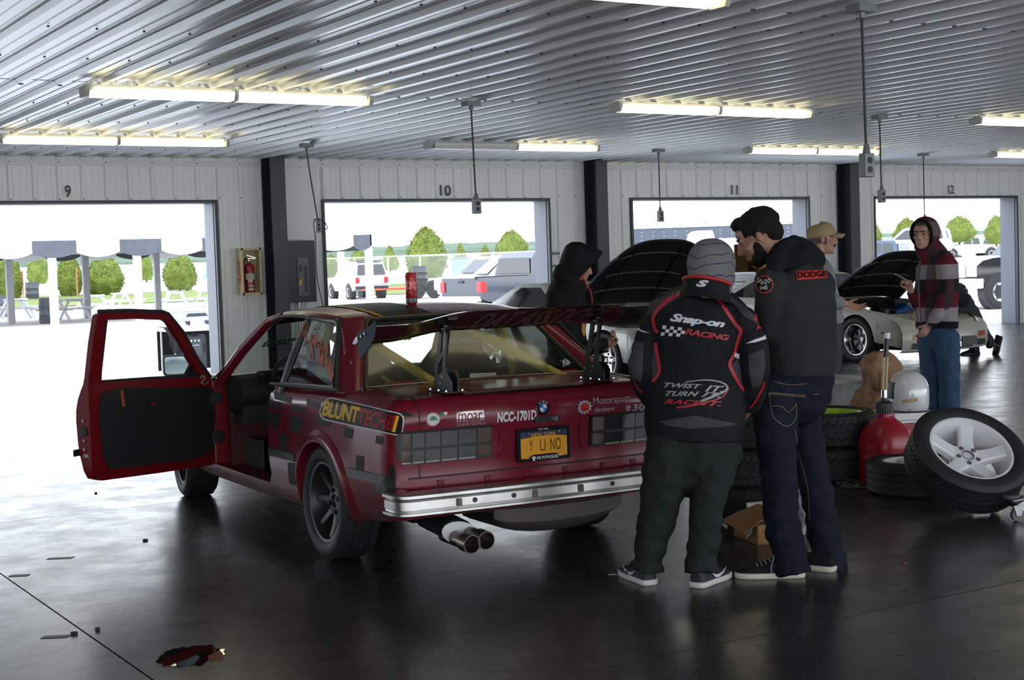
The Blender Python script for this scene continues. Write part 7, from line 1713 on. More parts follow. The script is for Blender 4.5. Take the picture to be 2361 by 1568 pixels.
# red fluid jug with clear hose
M_jug = mat('jug_red', (.36, .010, .022), .32, 0, .5, bump=.25, bscale=22)
jb = pz(2043, 1113); dj = depth(jb); k = dj/FPX
jug = thing('fluid_jug', 'red plastic jug with black cap and clear hose standing by the tyres', 'jug', jb); jr = 56*k; jug.scale = (1, 1, 1.05)
mb = MB(); rs = []
for z, q in ((0, .95), (.01, 1), (.17, 1), (.185, .985), (.195, .985), (.21, 1.0), (.25, .985), (.29, .93), (.325, .83), (.355, .67), (.375, .50), (.388, .40), (.40, .36), (.42, .36)):
    rs.append([Vector((jr*q*math.copysign(abs(math.cos(a))**.75, math.cos(a)), jr*q*math.copysign(abs(math.sin(a))**.75, math.sin(a)), z)) for a in [2*PI*i/32 for i in range(32)]])
mb.rings(rs); obj('jug_body', mb, M_jug, jug, 50)
mb = MB(); rs = []
for z in (.408, .413, .478, .483): rs.append([Vector(((.052+(.003 if i % 2 else 0))*math.cos(2*PI*i/48), (.052+(.003 if i % 2 else 0))*math.sin(2*PI*i/48), z)) for i in range(48)])
mb.rings(rs); mb.lathe([(.05, .483), (.03, .496), (.028, .513), (.001, .513)], None, 20); obj('cap', mb, mat('cap_black', (.018, .02, .026), .45), jug, 0)
mb = MB(); mb.lathe([(.055, .395), (.058, .403), (.055, .411)], None, 24); obj('cap_ring', mb, mat('ring_blue', (.05, .04, .20), .4), jug)
hp = spline([(0, 0, .51), (.004, 0, .60), (.010, .0, .69), (.022, .0, .78)], 6); M_hose = mat('clear_hose', (.45, .33, .12), .25, 0, .5, trans=.35)
for q in (-.011, .011): obj('hose', MB().tube([p+CR*q for p in hp], .0085, 10), M_hose, jug)
obj('hose_fitting', MB().cyl((0, 0, .51), (.001, 0, .56), .02, None, 12), M_chrome, jug); obj('sleeve', MB().tube([(.018, 0, .755), (.025, 0, .81), (.033, 0, .868)], .017, 12), M_trim, jug); obj('hose_cap', MB().tube([(.033, 0, .866), (.038, 0, .90)], .019, 12), M_wpaint, jug)
mb = MB(); mb.tube(spline([(jr*.75, -.02, .33), (jr*1.1, -.03, .30), (jr*1.12, -.03, .22), (jr*.95, -.02, .18)], 5), .016, 10); obj('handle', mb, M_jug, jug)

# cooler with a white helmet on it
ctr = pz(2100, 955, .385); ck = thing('cooler', 'red cooler with white lid under the white helmet', 'cooler', (ctr.x+.05, ctr.y+.22, 0), -.35)
obj('cooler_body', MB().prism(rrect(-.24, .24, -.155, .155, .04), .315, lambda a, b, c: Vector((a, b, c))), mat('cooler_red', (.36, .012, .028), .4), ck, 0)
obj('cooler_lid', MB().prism(rrect(-.255, .255, -.17, .17, .045), .065, lambda a, b, c: Vector((a, b, .32+c))), M_wpaint, ck, 0, .01)
obj('lid_groove', MB().prism(rrect(-.257, .257, -.172, .172, .045), .006, lambda a, b, c: Vector((a, b, .336+c))), M_vgr, ck, 0)
for s in (-1, 1): obj('handle', MB().tube([(-.16*s*0+s*.245, -.06, .24), (s*.27, -.06, .22), (s*.27, .06, .22), (s*.245, .06, .24)], .012, 8), M_wpaint, ck)
hc = pd(2094, 903, depth(ck.location+UP*.45)-.02); hk = depth(hc)/FPX; hw_, hh = 44*hk, 47*hk
hl = thing('helmet', 'white full-face helmet with a strip of tape on its back, standing on the cooler', 'helmet', hc); hl.location.z = .385+hh*1.02
mb = MB(); rs = []
for z, q in ((-1, .86), (-.96, .93), (-.7, .985), (-.4, 1.0), (0, 1.0), (.3, .955), (.55, .85), (.75, .68), (.9, .45), (.98, .2), (1.0, .02)):
    rs.append([Vector((hw_*q*math.cos(a), hw_*1.12*q*math.sin(a), hh*z)) for a in [2*PI*i/32 for i in range(32)]])
mb.rings(rs); sh_ = obj('shell', mb, mat('helmet_white', (.66, .66, .67), .12, 0, .6, coat=.6), hl, 60)
mb = MB(); mb.rings([[Vector((hw_*q*math.cos(a), hw_*1.12*q*math.sin(a), hh*z)) for a in [2*PI*i/32 for i in range(32)]] for z, q in ((-1.02, .84), (-1.0, .90), (-.95, .945))]); obj('rim_strip', mb, M_trim, hl)
fa = math.atan2((-CR).y, (-CR).x)-.40
def hs_(a, z, off=1.01): 
    q = pw(z, [(-1, .86), (-.96, .93), (-.7, .985), (-.4, 1.0), (0, 1.0), (.3, .955), (.55, .85), (.75, .68)]); return Vector((hw_*q*off*math.cos(a), hw_*1.12*q*off*math.sin(a), hh*z))
mb = MB(); mb.grid(lambda a, z: hs_(a, z), [fa-.85+1.7*i/14 for i in range(15)], [-.30+.70*i/6 for i in range(7)]); obj('face_opening', mb, M_black, hl)
mb = MB(); ed = [hs_(fa-.87, z, 1.012) for z in (-.32, 0, .2, .42)]+[hs_(fa-.87+1.74*i/8, .42, 1.012) for i in range(9)]+[hs_(fa+.87, z, 1.012) for z in (.2, 0, -.32)]+[hs_(fa+.87-1.74*i/8, -.32, 1.012) for i in range(9)]; mb.tube(ed, .006, 6); obj('opening_trim', mb, M_trim, hl)
ba = math.atan2(-CA.y, -CA.x)-.24
mb = MB(); mb.grid(lambda u, v: hs_(ba+.38-.76*(1-u)+.0, lerp(-.50, -.33, v)+(u-.5)*.10, 1.012), [i/10 for i in range(11)], [0, .5, 1]); obj('tape', mb, mat('masking_tape', (.50, .38, .18), .6, vary=.2, vscale=40), hl)
bm = words('BELL', (-.11, .11, -.90, -.83), .02); mb = MB(); bm_mb(cut(bm, .05), mb, lambda u, v: hs_(ba+u, v, 1.014)); obj('lettering', mb, mat('helmet_red', (.45, .03, .05), .4), hl, 0, fixn=False)

# clear tote, paper bags
tp_ = pd(1908, 900, 10.7); tt_ = thing('storage_tote', 'clear plastic storage tote full of rags behind the lime green wheel', 'storage box', (tp_.x, tp_.y, 0), -.55)
M_tote = mat('tote_plastic', (.62, .63, .66), .25, 0, .5, alpha=.30)
rs = [[Vector((a*q, b*q, z)) for a, b in rrect(-.21, .21, -.15, .15, .03)] for z, q in ((0, .84), (.54, 1.0))]
obj('tote_body', MB().rings(rs, True, False), M_tote, tt_, 0); mb = MB(); mb.rings([[Vector((a*q, b*q, z)) for a, b in rrect(-.225, .225, -.165, .165, .035)] for z, q in ((.535, 1), (.555, 1), (.56, .95))]); lid = obj('tote_lid', mb, mat('lid_grey', (.50, .50, .50), .4), tt_, 0); lid.rotation_euler = (.06, .05, 0); lid.location.z = .006
mb = MB(); rnd = random.Random(3)
for i in range(9): mb.ball((rnd.uniform(-.12, .12), rnd.uniform(-.08, .08), .06+.38*i/9), (.08, .07, .055))
me = fuse(mb, .014, 3, 'rags'); displace(me, wrinkle(.02, 12, 14)); me.materials.append(mat('rag_blue_white', (.42, .45, .52), .85, vary=.5, vscale=9, col2=(.14, .16, .22))); o = link('rags', me, tt_, 80)
def paper_bag(P, w_, h, label, seed):
    mb = MB(); rs = []
    for z, q in ((0, .93), (.06, 1), (.5, 1.02), (.72, .95), (.86, .70), (.95, .42), (1.0, .38)):
        rs.append([Vector((w_*q*math.copysign(abs(math.cos(a))**.6, math.cos(a))*.5, w_*.75*q*math.copysign(abs(math.sin(a))**.6, math.sin(a))*.5, z*h)) for a in [2*PI*i/28 for i in range(28)]])
    mb.rings(rs); me = fuse(mb, .019, 0, 'paper_bag'); displace(me, lambda co, no: np.array([.020*mnoise.noise(Vector((p[0]*7+seed, p[1]*7, p[2]*6)))+.026*mnoise.noise(Vector((p[0]*19, p[1]*19+seed, p[2]*13))) for p in co], 'f'))
    me.materials.append(mat('kraft_paper', (.30, .155, .085), .7, vary=.25, vscale=11)); o = link('paper_bag', me, None, 0); o.location = P; tag(o, label, 'paper bag', 'brown paper bags'); return o
pb = pd(2002, 915, 10.25); paper_bag((pb.x, pb.y, 0), .27, .55, 'taller brown paper bag standing on the floor behind the red jug', 1.)
pb2 = pd(2030, 860, 10.3); paper_bag((pb2.x, pb2.y, .50), .27, .27, 'crumpled brown paper bag lying on top of the other one, next to the helmet', 5.)

# cardboard box with things in it, paper, bucket
M_card = mat('cardboard', (.28, .15, .065), .75, vary=.12, vscale=6); M_paper = mat('white_paper', (.60, .60, .60), .7)
b0 = pz(1692, 1235); b1 = pz(1776, 1271); ex = (b1-b0); ex.z = 0; bl = .30; ex = ex.normalized(); ey = Vector((-ex.y, ex.x, 0))
bx = thing('cardboard_box', 'open brown cardboard box on the floor beside the shoes of the person in jeans', 'box', b0, math.atan2(ex.y, ex.x)); bh = 46*depth(b0)/FPX
mb = MB(); mb.bbox((0, 0, 0), (bl, .25, .006)); mb.bbox((0, 0, 0), (bl, .005, bh)); mb.bbox((0, .245, 0), (bl, .25, bh)); mb.bbox((0, 0, 0), (.005, .25, bh)); mb.bbox((bl-.005, 0, 0), (bl, .25, bh)); obj('box_body', mb, M_card, bx, 0)
mb = MB(); mb.add([(-.03, -.055, bh-.022), (bl-.02, -.065, bh-.04), (bl, .02, bh+.02), (bl, .16, bh+.055), (0, .14, bh+.055), (-.01, .02, bh+.015)], [(0, 1, 2, 5), (5, 2, 3, 4)]); f_ = obj('box_flap', mb, M_card, bx, 0); md = f_.modifiers.new('s', 'SOLIDIFY'); md.thickness = .005
mb = MB(); mb.prism([(-.01, 0), (.05, -.012), (.07, .008), (.03, .014), (0, .016)], .003, lambda a, b, c: Vector((a, -.06-c, bh-.045+b))); obj('torn_label', mb, M_paper, bx, 0)
mb = MB(); mb.prism([(.16, .03), (.20, .05), (.23, .075), (.245, .085), (.24, .06), (.21, .035), (.175, .015)], .002, lambda a, b, c: Vector((a, -.001-c, b))); obj('torn_strip', mb, M_paper, bx, 0)
def inbox(px, py, dd=0): return pd(px, py, depth(b0)+.15+dd)
o = obj('paper_roll', MB().tube([inbox(1722, 1172), inbox(1760, 1168)], .030, 18), M_paper); tag(o, 'white paper roll standing out of the cardboard box', 'paper roll')
mb = MB(); c0_ = inbox(1745, 1188, -.04)
mb.ball(c0_, (.055, .04, .028)); rnd = random.Random(9)
for i in range(90):
    v = Vector((rnd.uniform(-1, 1), rnd.uniform(-1, .4), rnd.uniform(-.2, 1))).normalized(); mb.tube([c0_+v*.03, c0_+v*.065+Vector((0, 0, -.008))], [.003, .001], 4)
o = obj('brush', mb, M_black); tag(o, 'black bristly brush lying on the cardboard flap', 'brush')
mb = MB(); n0 = pz(1850, 1250); 
mb.grid(lambda u, v: Vector((u*.10+.02*math.sin(v*3), .03*math.sin(u*4)+v*.03, v*.235)), [i/6 for i in range(7)], [i/6 for i in range(7)]); o = obj('newspaper', mb, mat('newsprint', (.48, .48, .50), .7, vary=.6, vscale=16, col2=(.10, .10, .12))); o.location = n0+CR*-.05+CA*.18; o.rotation_euler = (0, 0, -YAW+.3); md = o.modifiers.new('s', 'SOLIDIFY'); md.thickness = .012; tag(o, 'folded newspaper standing on edge between the legs in jeans', 'newspaper')
bk = pz(1674, 1188); bkt = thing('paper_cup', 'white cup with red print on the floor between the two people', 'cup', bk); kk = depth(bk)/FPX; cr_ = 17*kk; ch_ = 62*kk
obj('cup_body', MB().lathe([(.001, 0), (cr_*.84, 0), (cr_, ch_*.9), (cr_*1.03, ch_), (cr_*.96, ch_), (cr_*.82, .01), (.001, .01)], None, 24), mat('cup_white', (.52, .48, .46), .5), bkt); obj('cup_band', MB().lathe([(cr_*.935, ch_*.52), (cr_*.965, ch_*.70)], None, 24), mat('cup_red', (.35, .09, .08), .5), bkt)

# tangle of wire, floor jack, litter
mb = MB(); rnd = random.Random(12); c0_ = pz(1965, 1125)
for i in range(16):
    a = c0_+CR*rnd.uniform(-.08, .08)+CA*rnd.uniform(-.06, .06); P_ = [a+UP*.006]
    for j in range(3): P_.append(P_[-1]+CR*rnd.uniform(.01, .07)*rnd.choice((-1, 1, 1))+CA*rnd.uniform(-.05, .05)+UP*rnd.uniform(-.0, .02))
    mb.tube(spline(P_, 4), .0018, 4)
o = obj('wire_tangle', mb, mat('wire_grey', (.25, .25, .26), .35, .7)); o['kind'] = 'stuff'; tag(o, 'tangle of thin grey wire on the floor before the red jug', 'wire')
jp = pz(2331, 1196); jk = thing('floor_jack', 'silver floor jack with caster wheels, cut off by the right edge', 'floor jack', jp, -YAW+.15); M_jk = mat('jack_silver', (.36, .36, .37), .3, .8)
mb = MB()
for y in (-.05, .16): mb.prism([(-.02, .06), (.05, .10), (.55, .11), (.60, .06), (.50, .05), (.05, .05)], .012, lambda a, b, c: Vector((a, y+c, b)))
obj('side_frame', mb, M_jk, jk, 0, .003); obj('cross_bar', MB().cyl((.05, -.06, .06), (.05, .19, .06), .012).cyl((.10, -.08, .05), (.10, .22, .05), .008), M_chrome, jk)
obj('lift_arm', MB().prism([(.02, .09), (.45, .15), (.48, .11), (.06, .07)], .06, lambda a, b, c: Vector((a, .03+c, b))), M_jk, jk, 0, .006); obj('saddle', MB().lathe([(.001, 0), (.045, 0), (.05, .02), (.04, .022), (.001, .012)], Matrix.Translation((.03, .06, .10)), 16), M_jk, jk)
for x, y in ((0, -.07), (0, .19), (.5, -.07), (.5, .19)):
    c_ = obj('caster', MB().cyl((x, y-.014, .034), (x, y+.014, .034), .034, None, 18), mat('caster_grey', (.12, .11, .11), .5), jk, 40); obj('caster_fork', MB().prism([(-.012, .03), (.012, .03), (.03, .085), (-.03, .085)], .005, lambda a, b, c: Vector((x+a, y-.022+c, b))), M_jk, c_, 0)
def litter(name, px, py, outline, m, label, cat, th=.002, grp=None, lift=0., curl=0.):
    P = pz(px, py); o = obj(name, MB().prism(outline, th, lambda a, b, c: Vector((a, b, c+lift+curl*(a*a+b*b)*30))), m, None, 0); o.location = (P.x, P.y, .0005); tag(o, label, cat, grp); return o
def leafo(L, W, seed=0): return [(L*(t-.5), W*math.sin(PI*t)**.7*s*(1+.15*math.sin(t*17+seed))) for s, ts in ((1, [i/8 for i in range(9)]), (-1, [i/8 for i in range(7, 0, -1)])) for t in ts]
M_leafd = mat('dead_leaf', (.16, .055, .025), .7, vary=.3, vscale=40); M_leafk = mat('dry_bit', (.05, .035, .03), .8)
# oil puddle
rnd = random.Random(21); pc = pz(440, 1513); A = pz(372, 1514); B_ = pz(520, 1513); rx = (B_-A).length/2*.98; rv = (B_-A).normalized(); fv = Vector((-rv.y, rv.x, 0)); ry = (pz(440, 1490)-pz(440, 1536)).length/2
po = []
for i in range(60):
    a = 2*PI*i/60; r = 1+.16*mnoise.noise(Vector((math.cos(a)*2.2, math.sin(a)*2.2, 3)))+.20*mnoise.noise(Vector((math.cos(a)*6, math.sin(a)*6, 1))); po.append((r*math.cos(a)*rx, r*math.sin(a)*ry))
o = obj('oil_puddle', MB().prism(po, .0025, lambda a, b, c: pc*1+rv*a+fv*b+UP*c), mat('oil', (.004, .004, .004), .02, 0, .9), None, 0); tag(o, 'glossy dark puddle on the floor at the lower left', 'puddle')
ll = litter('dead_leaf', 497, 1520, leafo(.085, .026), M_leafd, 'curled brown leaf at the edge of the oil puddle', 'leaf', .002, None, .006, .02); ll.rotation_euler = (.2, -.3, .7)
for i, (px, py, L, lb) in enumerate(((335, 1247, .03, 'dark dry leaf bit on the floor left of the rear wheel'), (221, 1138, .022, 'small dark bit on the floor under the open door'), (171, 1462, .03, 'dark bit on the floor beside the slanting joint'), (225, 1452, .024, 'small brown bit on the floor right of the slanting joint'), (2085, 1300, .03, 'small orange-brown bit on the floor at the far right'))):
    o = litter('dry_leaf', px, py, leafo(L, L*.4, i), M_leafd if i == 4 else M_leafk, lb, 'leaf', .008, 'leaf bits on the floor'); o.rotation_euler = (0, 0, i*1.3)
o = litter('paper_scrap', 1412, 1325, [(-.02, -.003), (.02, -.003), (.02, .004), (-.02, .004)], M_paper, 'small white paper scrap on the floor left of the dark green trousers', 'paper scrap'); o.rotation_euler = (0, 0, -.5)
for i, (px, py, s) in enumerate(((140, 1287, .07), (45, 1327, .05), (130, 1468, .06))):
    o = litter('tape_mark', px, py, [(-s, -.02), (s*.8, -.025), (s, .018), (-s*.9, .02)], mat('mark_grey', (.018, .018, .019), .5), ('thin grey mark on the floor above the slanting joint', 'thin grey mark lying across the slanting joint', 'thin grey mark left of the lower end of the slanting joint')[i], 'floor mark', .0012, 'floor marks'); o.rotation_euler = (0, 0, -.45)

# ================================================================ vehicles and trailers outside
M_vwhite = mat('white_car_paint', (.36, .36, .365), .25, 0, .5, coat=.4); M_vnavy = mat('dark_pickup_paint', (.040, .046, .058), .22, .2, .5, coat=.5); M_vsil = mat('silver_car_paint', (.34, .36, .38), .28, .4); M_vblue = mat('blue_pickup_paint', (.03, .05, .11), .25, 0, .5, coat=.4); M_vred = mat('red_car_paint', (.25, .012, .018), .3, 0, .5, coat=.4); M_vblk = mat('black_pickup_paint', (.010, .010, .011), .18, 0, .5, coat=.5)
M_tail = mat('tail_lamp_red', (.35, .008, .01), .2, coat=.5); M_cast = mat('alloy_wheel', (.45, .45, .46), .3, .7)
def vehicle(name, label, cat, P, fwdv, m, prof, green, wins, axles, Wd, wr, lamps=(), grp=None, bumper=None, rz_=None):
    """prof: body outline (x forward, z); green: cabin outline; wins: side windows; front at +x"""
    t = thing(name, label, cat, (P[0], P[1], P[2]), math.atan2(fwdv.y, fwdv.x), grp); h = Wd/2
    zs = [q[1] for q in green]; zb, zt_ = min(zs), max(zs)
    zlo = min(q[1] for q in prof)
    wb = lambda x, z: h-.05*max(0, (z-zb+.25))/.25*.5-.04*max(0, (zlo+.25-z)/.25)
    wg = lambda x, z: h-.07-.16*(z-zb)/(zt_-zb)
    obj('body', slab2(prof, lambda x, z: Vector((x, wb(x, z), z)), lambda x, z: Vector((x, -wb(x, z), z)), .35, .15), m, t, 30)
    obj('cab', slab2(green, lambda x, z: Vector((x, wg(x, z), z)), lambda x, z: Vector((x, -wg(x, z), z)), .4, .15), m, t, 30)
    for wn in wins:
        for s in (1, -1):
            if wn[0] == 'end':
                if s < 0: continue
                (xa, za), (xb, zb_), dx = wn[1]; mb = MB(); mb.grid(lambda u, v: Vector((lerp(xa, xb, v)+dx, u*(wg(0, lerp(za, zb_, v))-.08), lerp(za, zb_, v))), [-1, 0, 1], [0, 1]); obj('window', mb, M_dglass, t, 0)
            else: obj('window', slab2(wn[1], lambda x, z: Vector((x, s*(wg(x, z)+.008), z)), lambda x, z: Vector((x, s*(wg(x, z)-.02), z)), .5, .2), M_dglass, t, 0)
    for a in axles:
        for s in (1, -1):
            obj('wheel_well', MB().cyl((a, s*(h-.25), wr), (a, s*(h+.004), wr), wr*1.18, None, 22), M_black, t)
            w_ = obj('wheel', MB().lathe([(wr*.55, -.1), (wr*.94, -.11), (wr, -.08), (wr, .08), (wr*.94, .11), (wr*.62, .115), (wr*.6, .10)], None, 24), M_rubber, t); w_.location = (a, s*(h-.08), wr); w_.rotation_euler = (-s*PI/2, 0, 0)
            mb = MB(); mb.lathe([(wr*.61, .09), (wr*.58, .11), (wr*.5, .09), (wr*.2, .07), (.001, .075)], None, 20); q = obj('rim', mb, M_cast, w_)
            mb = MB()
            for i in range(6): a_ = i*PI/3; mb.box((wr*.40*math.cos(a_), wr*.40*math.sin(a_), .085), (wr*.22, wr*.14, .02), Matrix.Rotation(a_, 3, 'Z'))
            obj('rim_holes', mb, M_black, q, 0)
    for lo, hi, mm, nm in lamps: obj(nm, MB().bbox(lo, hi), mm, t, 0, .01)
    return t
PICK = [(-2.75, .55), (-2.75, 1.12), (-1.0, 1.14), (-.95, 1.16), (.85, 1.12), (1.9, 1.06), (2.35, .98), (2.45, .80), (2.45, .50), (2.0, .42), (-2.5, .46)]
PCAB = [(-.95, 1.10), (-.86, 1.62), (-.70, 1.80), (.25, 1.82), (.45, 1.76), (.98, 1.12)]
PWIN = [('side', [(-.72, 1.18), (-.64, 1.66), (-.12, 1.68), (-.12, 1.18)]), ('side', [(-.04, 1.18), (-.04, 1.68), (.28, 1.66), (.72, 1.20)]), ('end', ((-.94, 1.2), (-.87, 1.64), -.02)), ('end', ((.96, 1.18), (.50, 1.70), .03))]
SUVB = [(-2.2, .50), (-2.25, .95), (-2.2, 1.12), (1.0, 1.10), (2.05, 1.02), (2.3, .92), (2.32, .50), (1.9, .42), (-1.9, .42)]
SUVC = [(-2.2, 1.08), (-2.08, 1.70), (-1.9, 1.80), (.05, 1.82), (.25, 1.76), (1.0, 1.10)]
SWIN = [('side', [(-1.95, 1.16), (-1.85, 1.66), (-1.1, 1.68), (-1.1, 1.16)]), ('side', [(-1.02, 1.16), (-1.02, 1.68), (-.3, 1.69), (-.3, 1.16)]), ('side', [(-.22, 1.16), (-.22, 1.69), (.12, 1.68), (.72, 1.18)]), ('end', ((-2.22, 1.18), (-2.10, 1.66), -.02)), ('end', ((.98, 1.16), (.30, 1.70), .03))]
def at(px, py): P = pg(px, py); return P
# white off-road car, tail towards us
P = at(858, 691); vehicle('off_road_car', 'white off-road car with red tail lamps seen from behind through doorway 10', 'car', P+dirv(-.41, .91)*2.2, dirv(-.41, .91), M_vwhite, SUVB, SUVC, SWIN, (-1.35, 1.4), 1.75, .37, [((-2.28, .62, .80), (-2.22, .80, 1.06), M_tail, 'tail_lamp'), ((-2.28, -.80, .80), (-2.22, -.62, 1.06), M_tail, 'tail_lamp'), ((-2.36, -.8, .50), (-2.2, .8, .64), M_trim, 'bumper'), ((-2.05, -.62, 1.82), (-1.2, .62, 1.87), M_trim, 'roof_rack')])
# dark pickup
Pp = pgd(1075, 41); fv_ = dirv(.80, .60); vehicle('pickup_truck', 'dark grey-blue pickup truck in doorway 10, tailgate to the left', 'pickup truck', Pp+fv_*2.55, fv_, M_vnavy, PICK, PCAB, PWIN, (-1.6, 1.65), 1.95, .38, [((-2.79, .78, .72), (-2.6, .985, 1.02), M_tail, 'tail_lamp'), ((-2.79, -.985, .72), (-2.6, -.78, 1.02), M_tail, 'tail_lamp'), ((-2.90, -.9, .48), (-2.72, .9, .62), M_galv, 'bumper'), ((-2.79, -.12, .98), (-2.74, .12, 1.05), M_black, 'tailgate_handle'), ((-2.79, -.74, 1.08), (-1.0, -.70, 1.16), M_trim, 'bed_rail')])
# cars behind it
P = pgd(1128, 62); vehicle('hatchback', 'white hatchback parked behind the dark pickup, left of the silver estate car', 'car', P, dirv(-.75, -.66), M_vwhite, SUVB, SUVC, SWIN, (-1.35, 1.4), 1.75, .33)
P = pgd(1168, 52); vehicle('estate_car', 'silver estate car directly behind the dark pickup cab', 'car', P, dirv(-.93, -.36), M_vsil, SUVB, SUVC, SWIN, (-1.35, 1.4), 1.75, .33)
# low flat trailer with red frame
P = at(925, 690); tr = thing('utility_trailer', 'low red utility trailer behind the can on the roof', 'trailer', P, -YAW+.1)
obj('trailer_bed', MB().bbox((-.6, -.7, .45), (3.2, .7, .56)).bbox((-1.8, -.05, .45), (-.6, .05, .53)), mat('trailer_red', (.45, .05, .02), .5), tr, 0)
for x in (.75, 1.5): obj('wheel', MB().cyl((x, -.86, .33), (x, -.66, .33), .33, None, 22), M_rubber, tr); obj('fender', MB().tube([(x+.42*math.cos(a), -.76, .33+.42*math.sin(a)) for a in [PI*i/8 for i in range(9)]], [(.02, .12)]*9, 6, ref=(0, 1, 0)), M_black, tr)
# doorway 11: long dark trailer, white camper, open box trailer with tyres
Pd = pgd(1600, 66); tr = thing('enclosed_trailer', 'long dark enclosed trailer with rivet rows and white roof in doorway 11', 'trailer', Pd, -YAW-.04)
M_tdk = mat('trailer_side', (.055, .065, .085), .35, .3, vary=.15, vscale=.8)
obj('trailer_box', MB().bbox((-4.0, 0, .6), (6.5, 2.4, 2.85)), M_tdk, tr, 0); obj('roof_rail', MB().bbox((-4.05, -.05, 2.85), (6.55, 2.45, 3.02)), M_wpaint, tr, 0)
mb = MB()
for i in range(21):
    x = -3.8+i*.5
    for j in range(12): mb.box((x, -.01, .75+j*.175), (.05, .02, .05))
o = obj('rivets', mb, mat('rivet_pale', (.22, .23, .25), .4, .4), tr, 0); o['kind'] = 'stuff'
for x in (-3, -2): obj('wheel', MB().cyl((x, .0, .38), (x, .25, .38), .38, None, 20), M_rubber, tr)
Pc = pgd(1556, 46); cv = thing('camper', 'white camper with rooftop air unit in front of the dark trailer', 'camper', Pc, -YAW); k = 46/FPX
X = lambda px: (px-1556)*k
Z = lambda py: pd(1556, py, 46).z-Pc.z
obj('camper_body', MB().prism([(X(1462), .5), (X(1462), Z(577)), (X(1494), Z(573)), (X(1498), Z(556)), (X(1740), Z(552)), (X(1740), .5)], 2.2, lambda a, b, c: Vector((a, c, b))), M_vwhite, cv, 0, .05)
obj('air_unit', MB().prism([(X(1600), Z(555)), (X(1602), Z(540)), (X(1612), Z(533)), (X(1650), Z(533)), (X(1656), Z(555))], 1.2, lambda a, b, c: Vector((a, .5+c, b))), M_vwhite, cv, 0, .04); obj('window', MB().bbox((X(1472), -.02, Z(600)), (X(1490), .0, Z(584))), M_dglass, cv, 0)
obj('awning_rail', MB().bbox((X(1461), -.06, Z(580)), (X(1497), 0, Z(575))), M_vgr, cv, 0)
for x in (X(1500), X(1700)): obj('wheel', MB().cyl((x, .05, .36), (x, .3, .36), .36, None, 20), M_rubber, cv)
Pb = pgd(1722, 31); bt = thing('box_trailer', 'open white box trailer with plywood inside, behind the head of the bearded person', 'trailer', Pb, -YAW); k = 31/FPX; X = lambda px: (px-1722)*k; Z = lambda py: pd(1722, py, 31).z-Pb.z
zb_, zt2 = Z(660), Z(563); mb = MB(); mb.bbox((X(1690), 0, zt2), (X(1775), 3, zt2+.10)); mb.bbox((X(1688), 0, zb_-.1), (X(1693), 3, zt2)); mb.bbox((X(1772), 0, zb_-.1), (X(1777), 3, zt2)); obj('trailer_shell', mb, M_vwhite, bt, 0)
obj('plywood_lining', MB().bbox((X(1693), 2.6, zb_), (X(1772), 2.65, zt2)).bbox((X(1693), .05, zb_-.05), (X(1772), 2.6, zb_)).bbox((X(1693), .02, zb_), (X(1694), 2.6, zt2)).bbox((X(1771), .02, zb_), (X(1772), 2.6, zt2)), mat('plywood', (.36, .17, .06), .6, vary=.15, vscale=3), bt, 0)
obj('wheel', MB().cyl((X(1700), -.05, .32), (X(1700), .2, .32), .32, None, 20), M_rubber, bt)
def tstack(px, py, n, d, lab):
    P = pgd(px, d); z0 = pd(px, py, d).z
    for i in range(n):
        o = obj('tyre', tyre(.30, .19, .19, mat('grey_dusty_tyre', (.10, .10, .105), .8), 2), None, None); o.location = (P.x, P.y, P.z+.096+.192*i); tag(o, 'dusty tyre, %s of the outdoor stack %s' % (('lowest', 'second', 'third', 'fourth', 'fifth', 'topmost')[i if i < n-1 else 5], lab), 'tyre', 'tyre stacks outside')
tstack(1708, 650, 6, 30.0, 'left of the bearded person'); tstack(1729, 660, 4, 29.0, 'beside the face of the bearded person'); 
# doorway 12: pickups and cars
P = pgd(2045, 76); P.z += .1; vehicle('pickup_truck', 'blue pickup truck at the left of doorway 12', 'pickup truck', P, dirv(-.8, .6), M_vblue, PICK, PCAB, PWIN, (-1.6, 1.65), 1.9, .36)
P = pgd(2230, 118); P.z = pd(2222, 598, 118).z; vehicle('pickup_truck', 'white pickup truck beyond the person in the plaid hoodie', 'pickup truck', P, dirv(-.92, -.1), M_vwhite, PICK, PCAB, PWIN, (-1.6, 1.65), 1.9, .42, [((-2.78, .8, .72), (-2.7, .96, 1.02), M_tail, 'tail_lamp')])
P = pgd(2325, 138); P.z = pd(2325, 589, 138).z; vehicle('hatchback', 'red car far off at the right edge of doorway 12', 'car', P, dirv(.95, .3), M_vred, SUVB, SUVC, SWIN, (-1.35, 1.4), 1.75, .33)
P = pgd(2098, 84); P.z = pd(2098, 600, 84).z; vehicle('hatchback', 'pale car between the two pickups in doorway 12', 'car', P, dirv(-.9, .4), M_vsil, SUVB, SUVC, SWIN, (-1.35, 1.4), 1.75, .33)
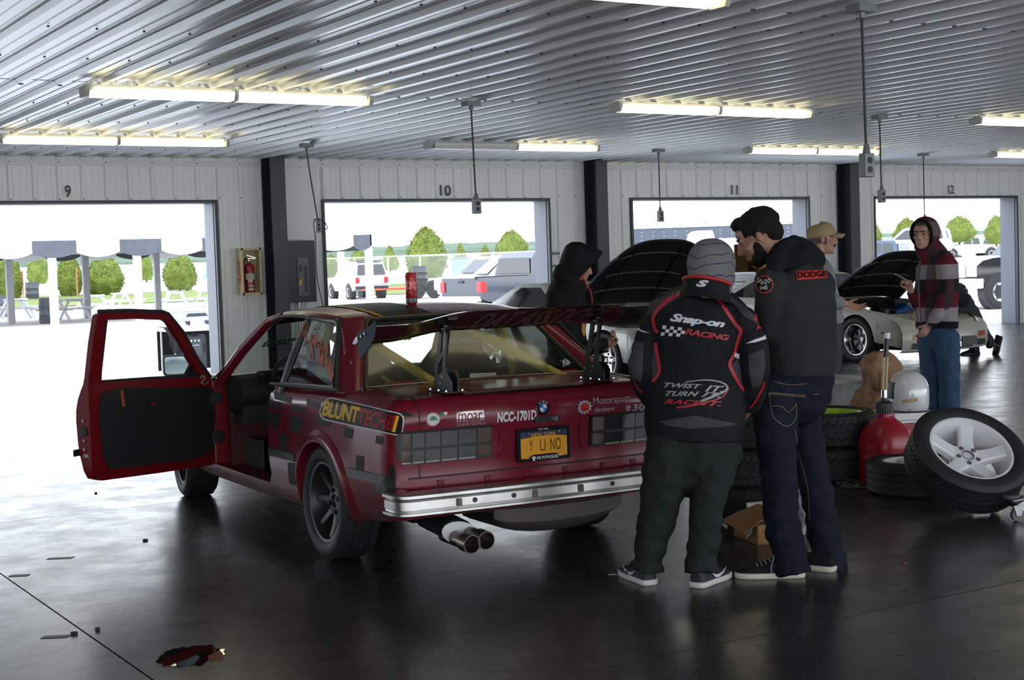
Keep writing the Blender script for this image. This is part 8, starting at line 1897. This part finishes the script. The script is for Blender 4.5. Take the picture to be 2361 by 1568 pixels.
# near black pickup, chrome front end to the left
Pw = pz(2301, 711); Pw.z = 0; fv_ = dirv(-.93, -.37); lf = fv_.copy(); sidev = Vector((-lf.y, lf.x, 0)); Pv = Pw-fv_*1.72-sidev*.92
bt = vehicle('pickup_truck', 'black pickup truck with chrome front just outside doorway 12', 'pickup truck', (Pv.x, Pv.y, 0), fv_, M_vblk, [(-2.75, .6), (-2.75, 1.25), (-1.0, 1.28), (.85, 1.27), (1.9, 1.22), (2.2, 1.16), (2.38, 1.04), (2.38, .50), (2.1, .45), (-2.5, .5)], [(-1.6, 1.24), (-1.5, 1.76), (-1.3, 1.92), (-.35, 1.94), (-.15, 1.88), (.40, 1.26)], [('side', [(-.64, 1.32), (-.64, 1.8), (-.32, 1.78), (.12, 1.34)]), ('side', [(-1.32, 1.32), (-1.24, 1.78), (-.72, 1.8), (-.72, 1.32)])], (-1.7, 1.72), 2.0, .40,
    [((2.20, -1.0, .50), (2.50, 1.0, .74), mat('bumper_sheen_grey', (.62, .62, .64), .3, .2), 'front_bumper'), ((2.34, -.62, .76), (2.44, .62, 1.06), M_vgr, 'grille'), ((2.10, .64, .78), (2.42, .985, 1.04), mat('clear_lamp', (.55, .50, .45), .15, .3), 'headlamp'), ((2.10, -.985, .78), (2.42, -.64, 1.04), MATS['clear_lamp'], 'headlamp')])  # pale grey bumper colour stands in for bright reflections on chrome
# car-trailer ramps
P = pgd(2232, 62); P.z = pd(2232, 628, 62).z; rt = thing('car_trailer', 'low silver car trailer with ramps behind the black pickup', 'trailer', P, -YAW)
obj('ramp', MB().add([(-.6, 0, .55), (.7, 0, -.1), (.7, .4, -.1), (-.6, .4, .55)], [(0, 1, 2, 3)]).add([(-.6, -.9, .45), (.4, -.9, -.15), (.4, -.5, -.15), (-.6, -.5, .45)], [(0, 1, 2, 3)]), M_galv, rt, 0); obj('deck', MB().bbox((-2.5, -1, .5), (-.6, 1, .6)), M_galv, rt, 0)
for x in (-1.3, -.8): obj('wheel', MB().cyl((x, -1.1, .30), (x, -.9, .30), .30, None, 18), M_rubber, rt); obj('mudguard', MB().tube([(x+.36*math.cos(a), -1.0, .3+.36*math.sin(a)) for a in [PI*i/8 for i in range(9)]], [(.02, .12)]*9, 6, ref=(0, 1, 0)), M_black, rt)
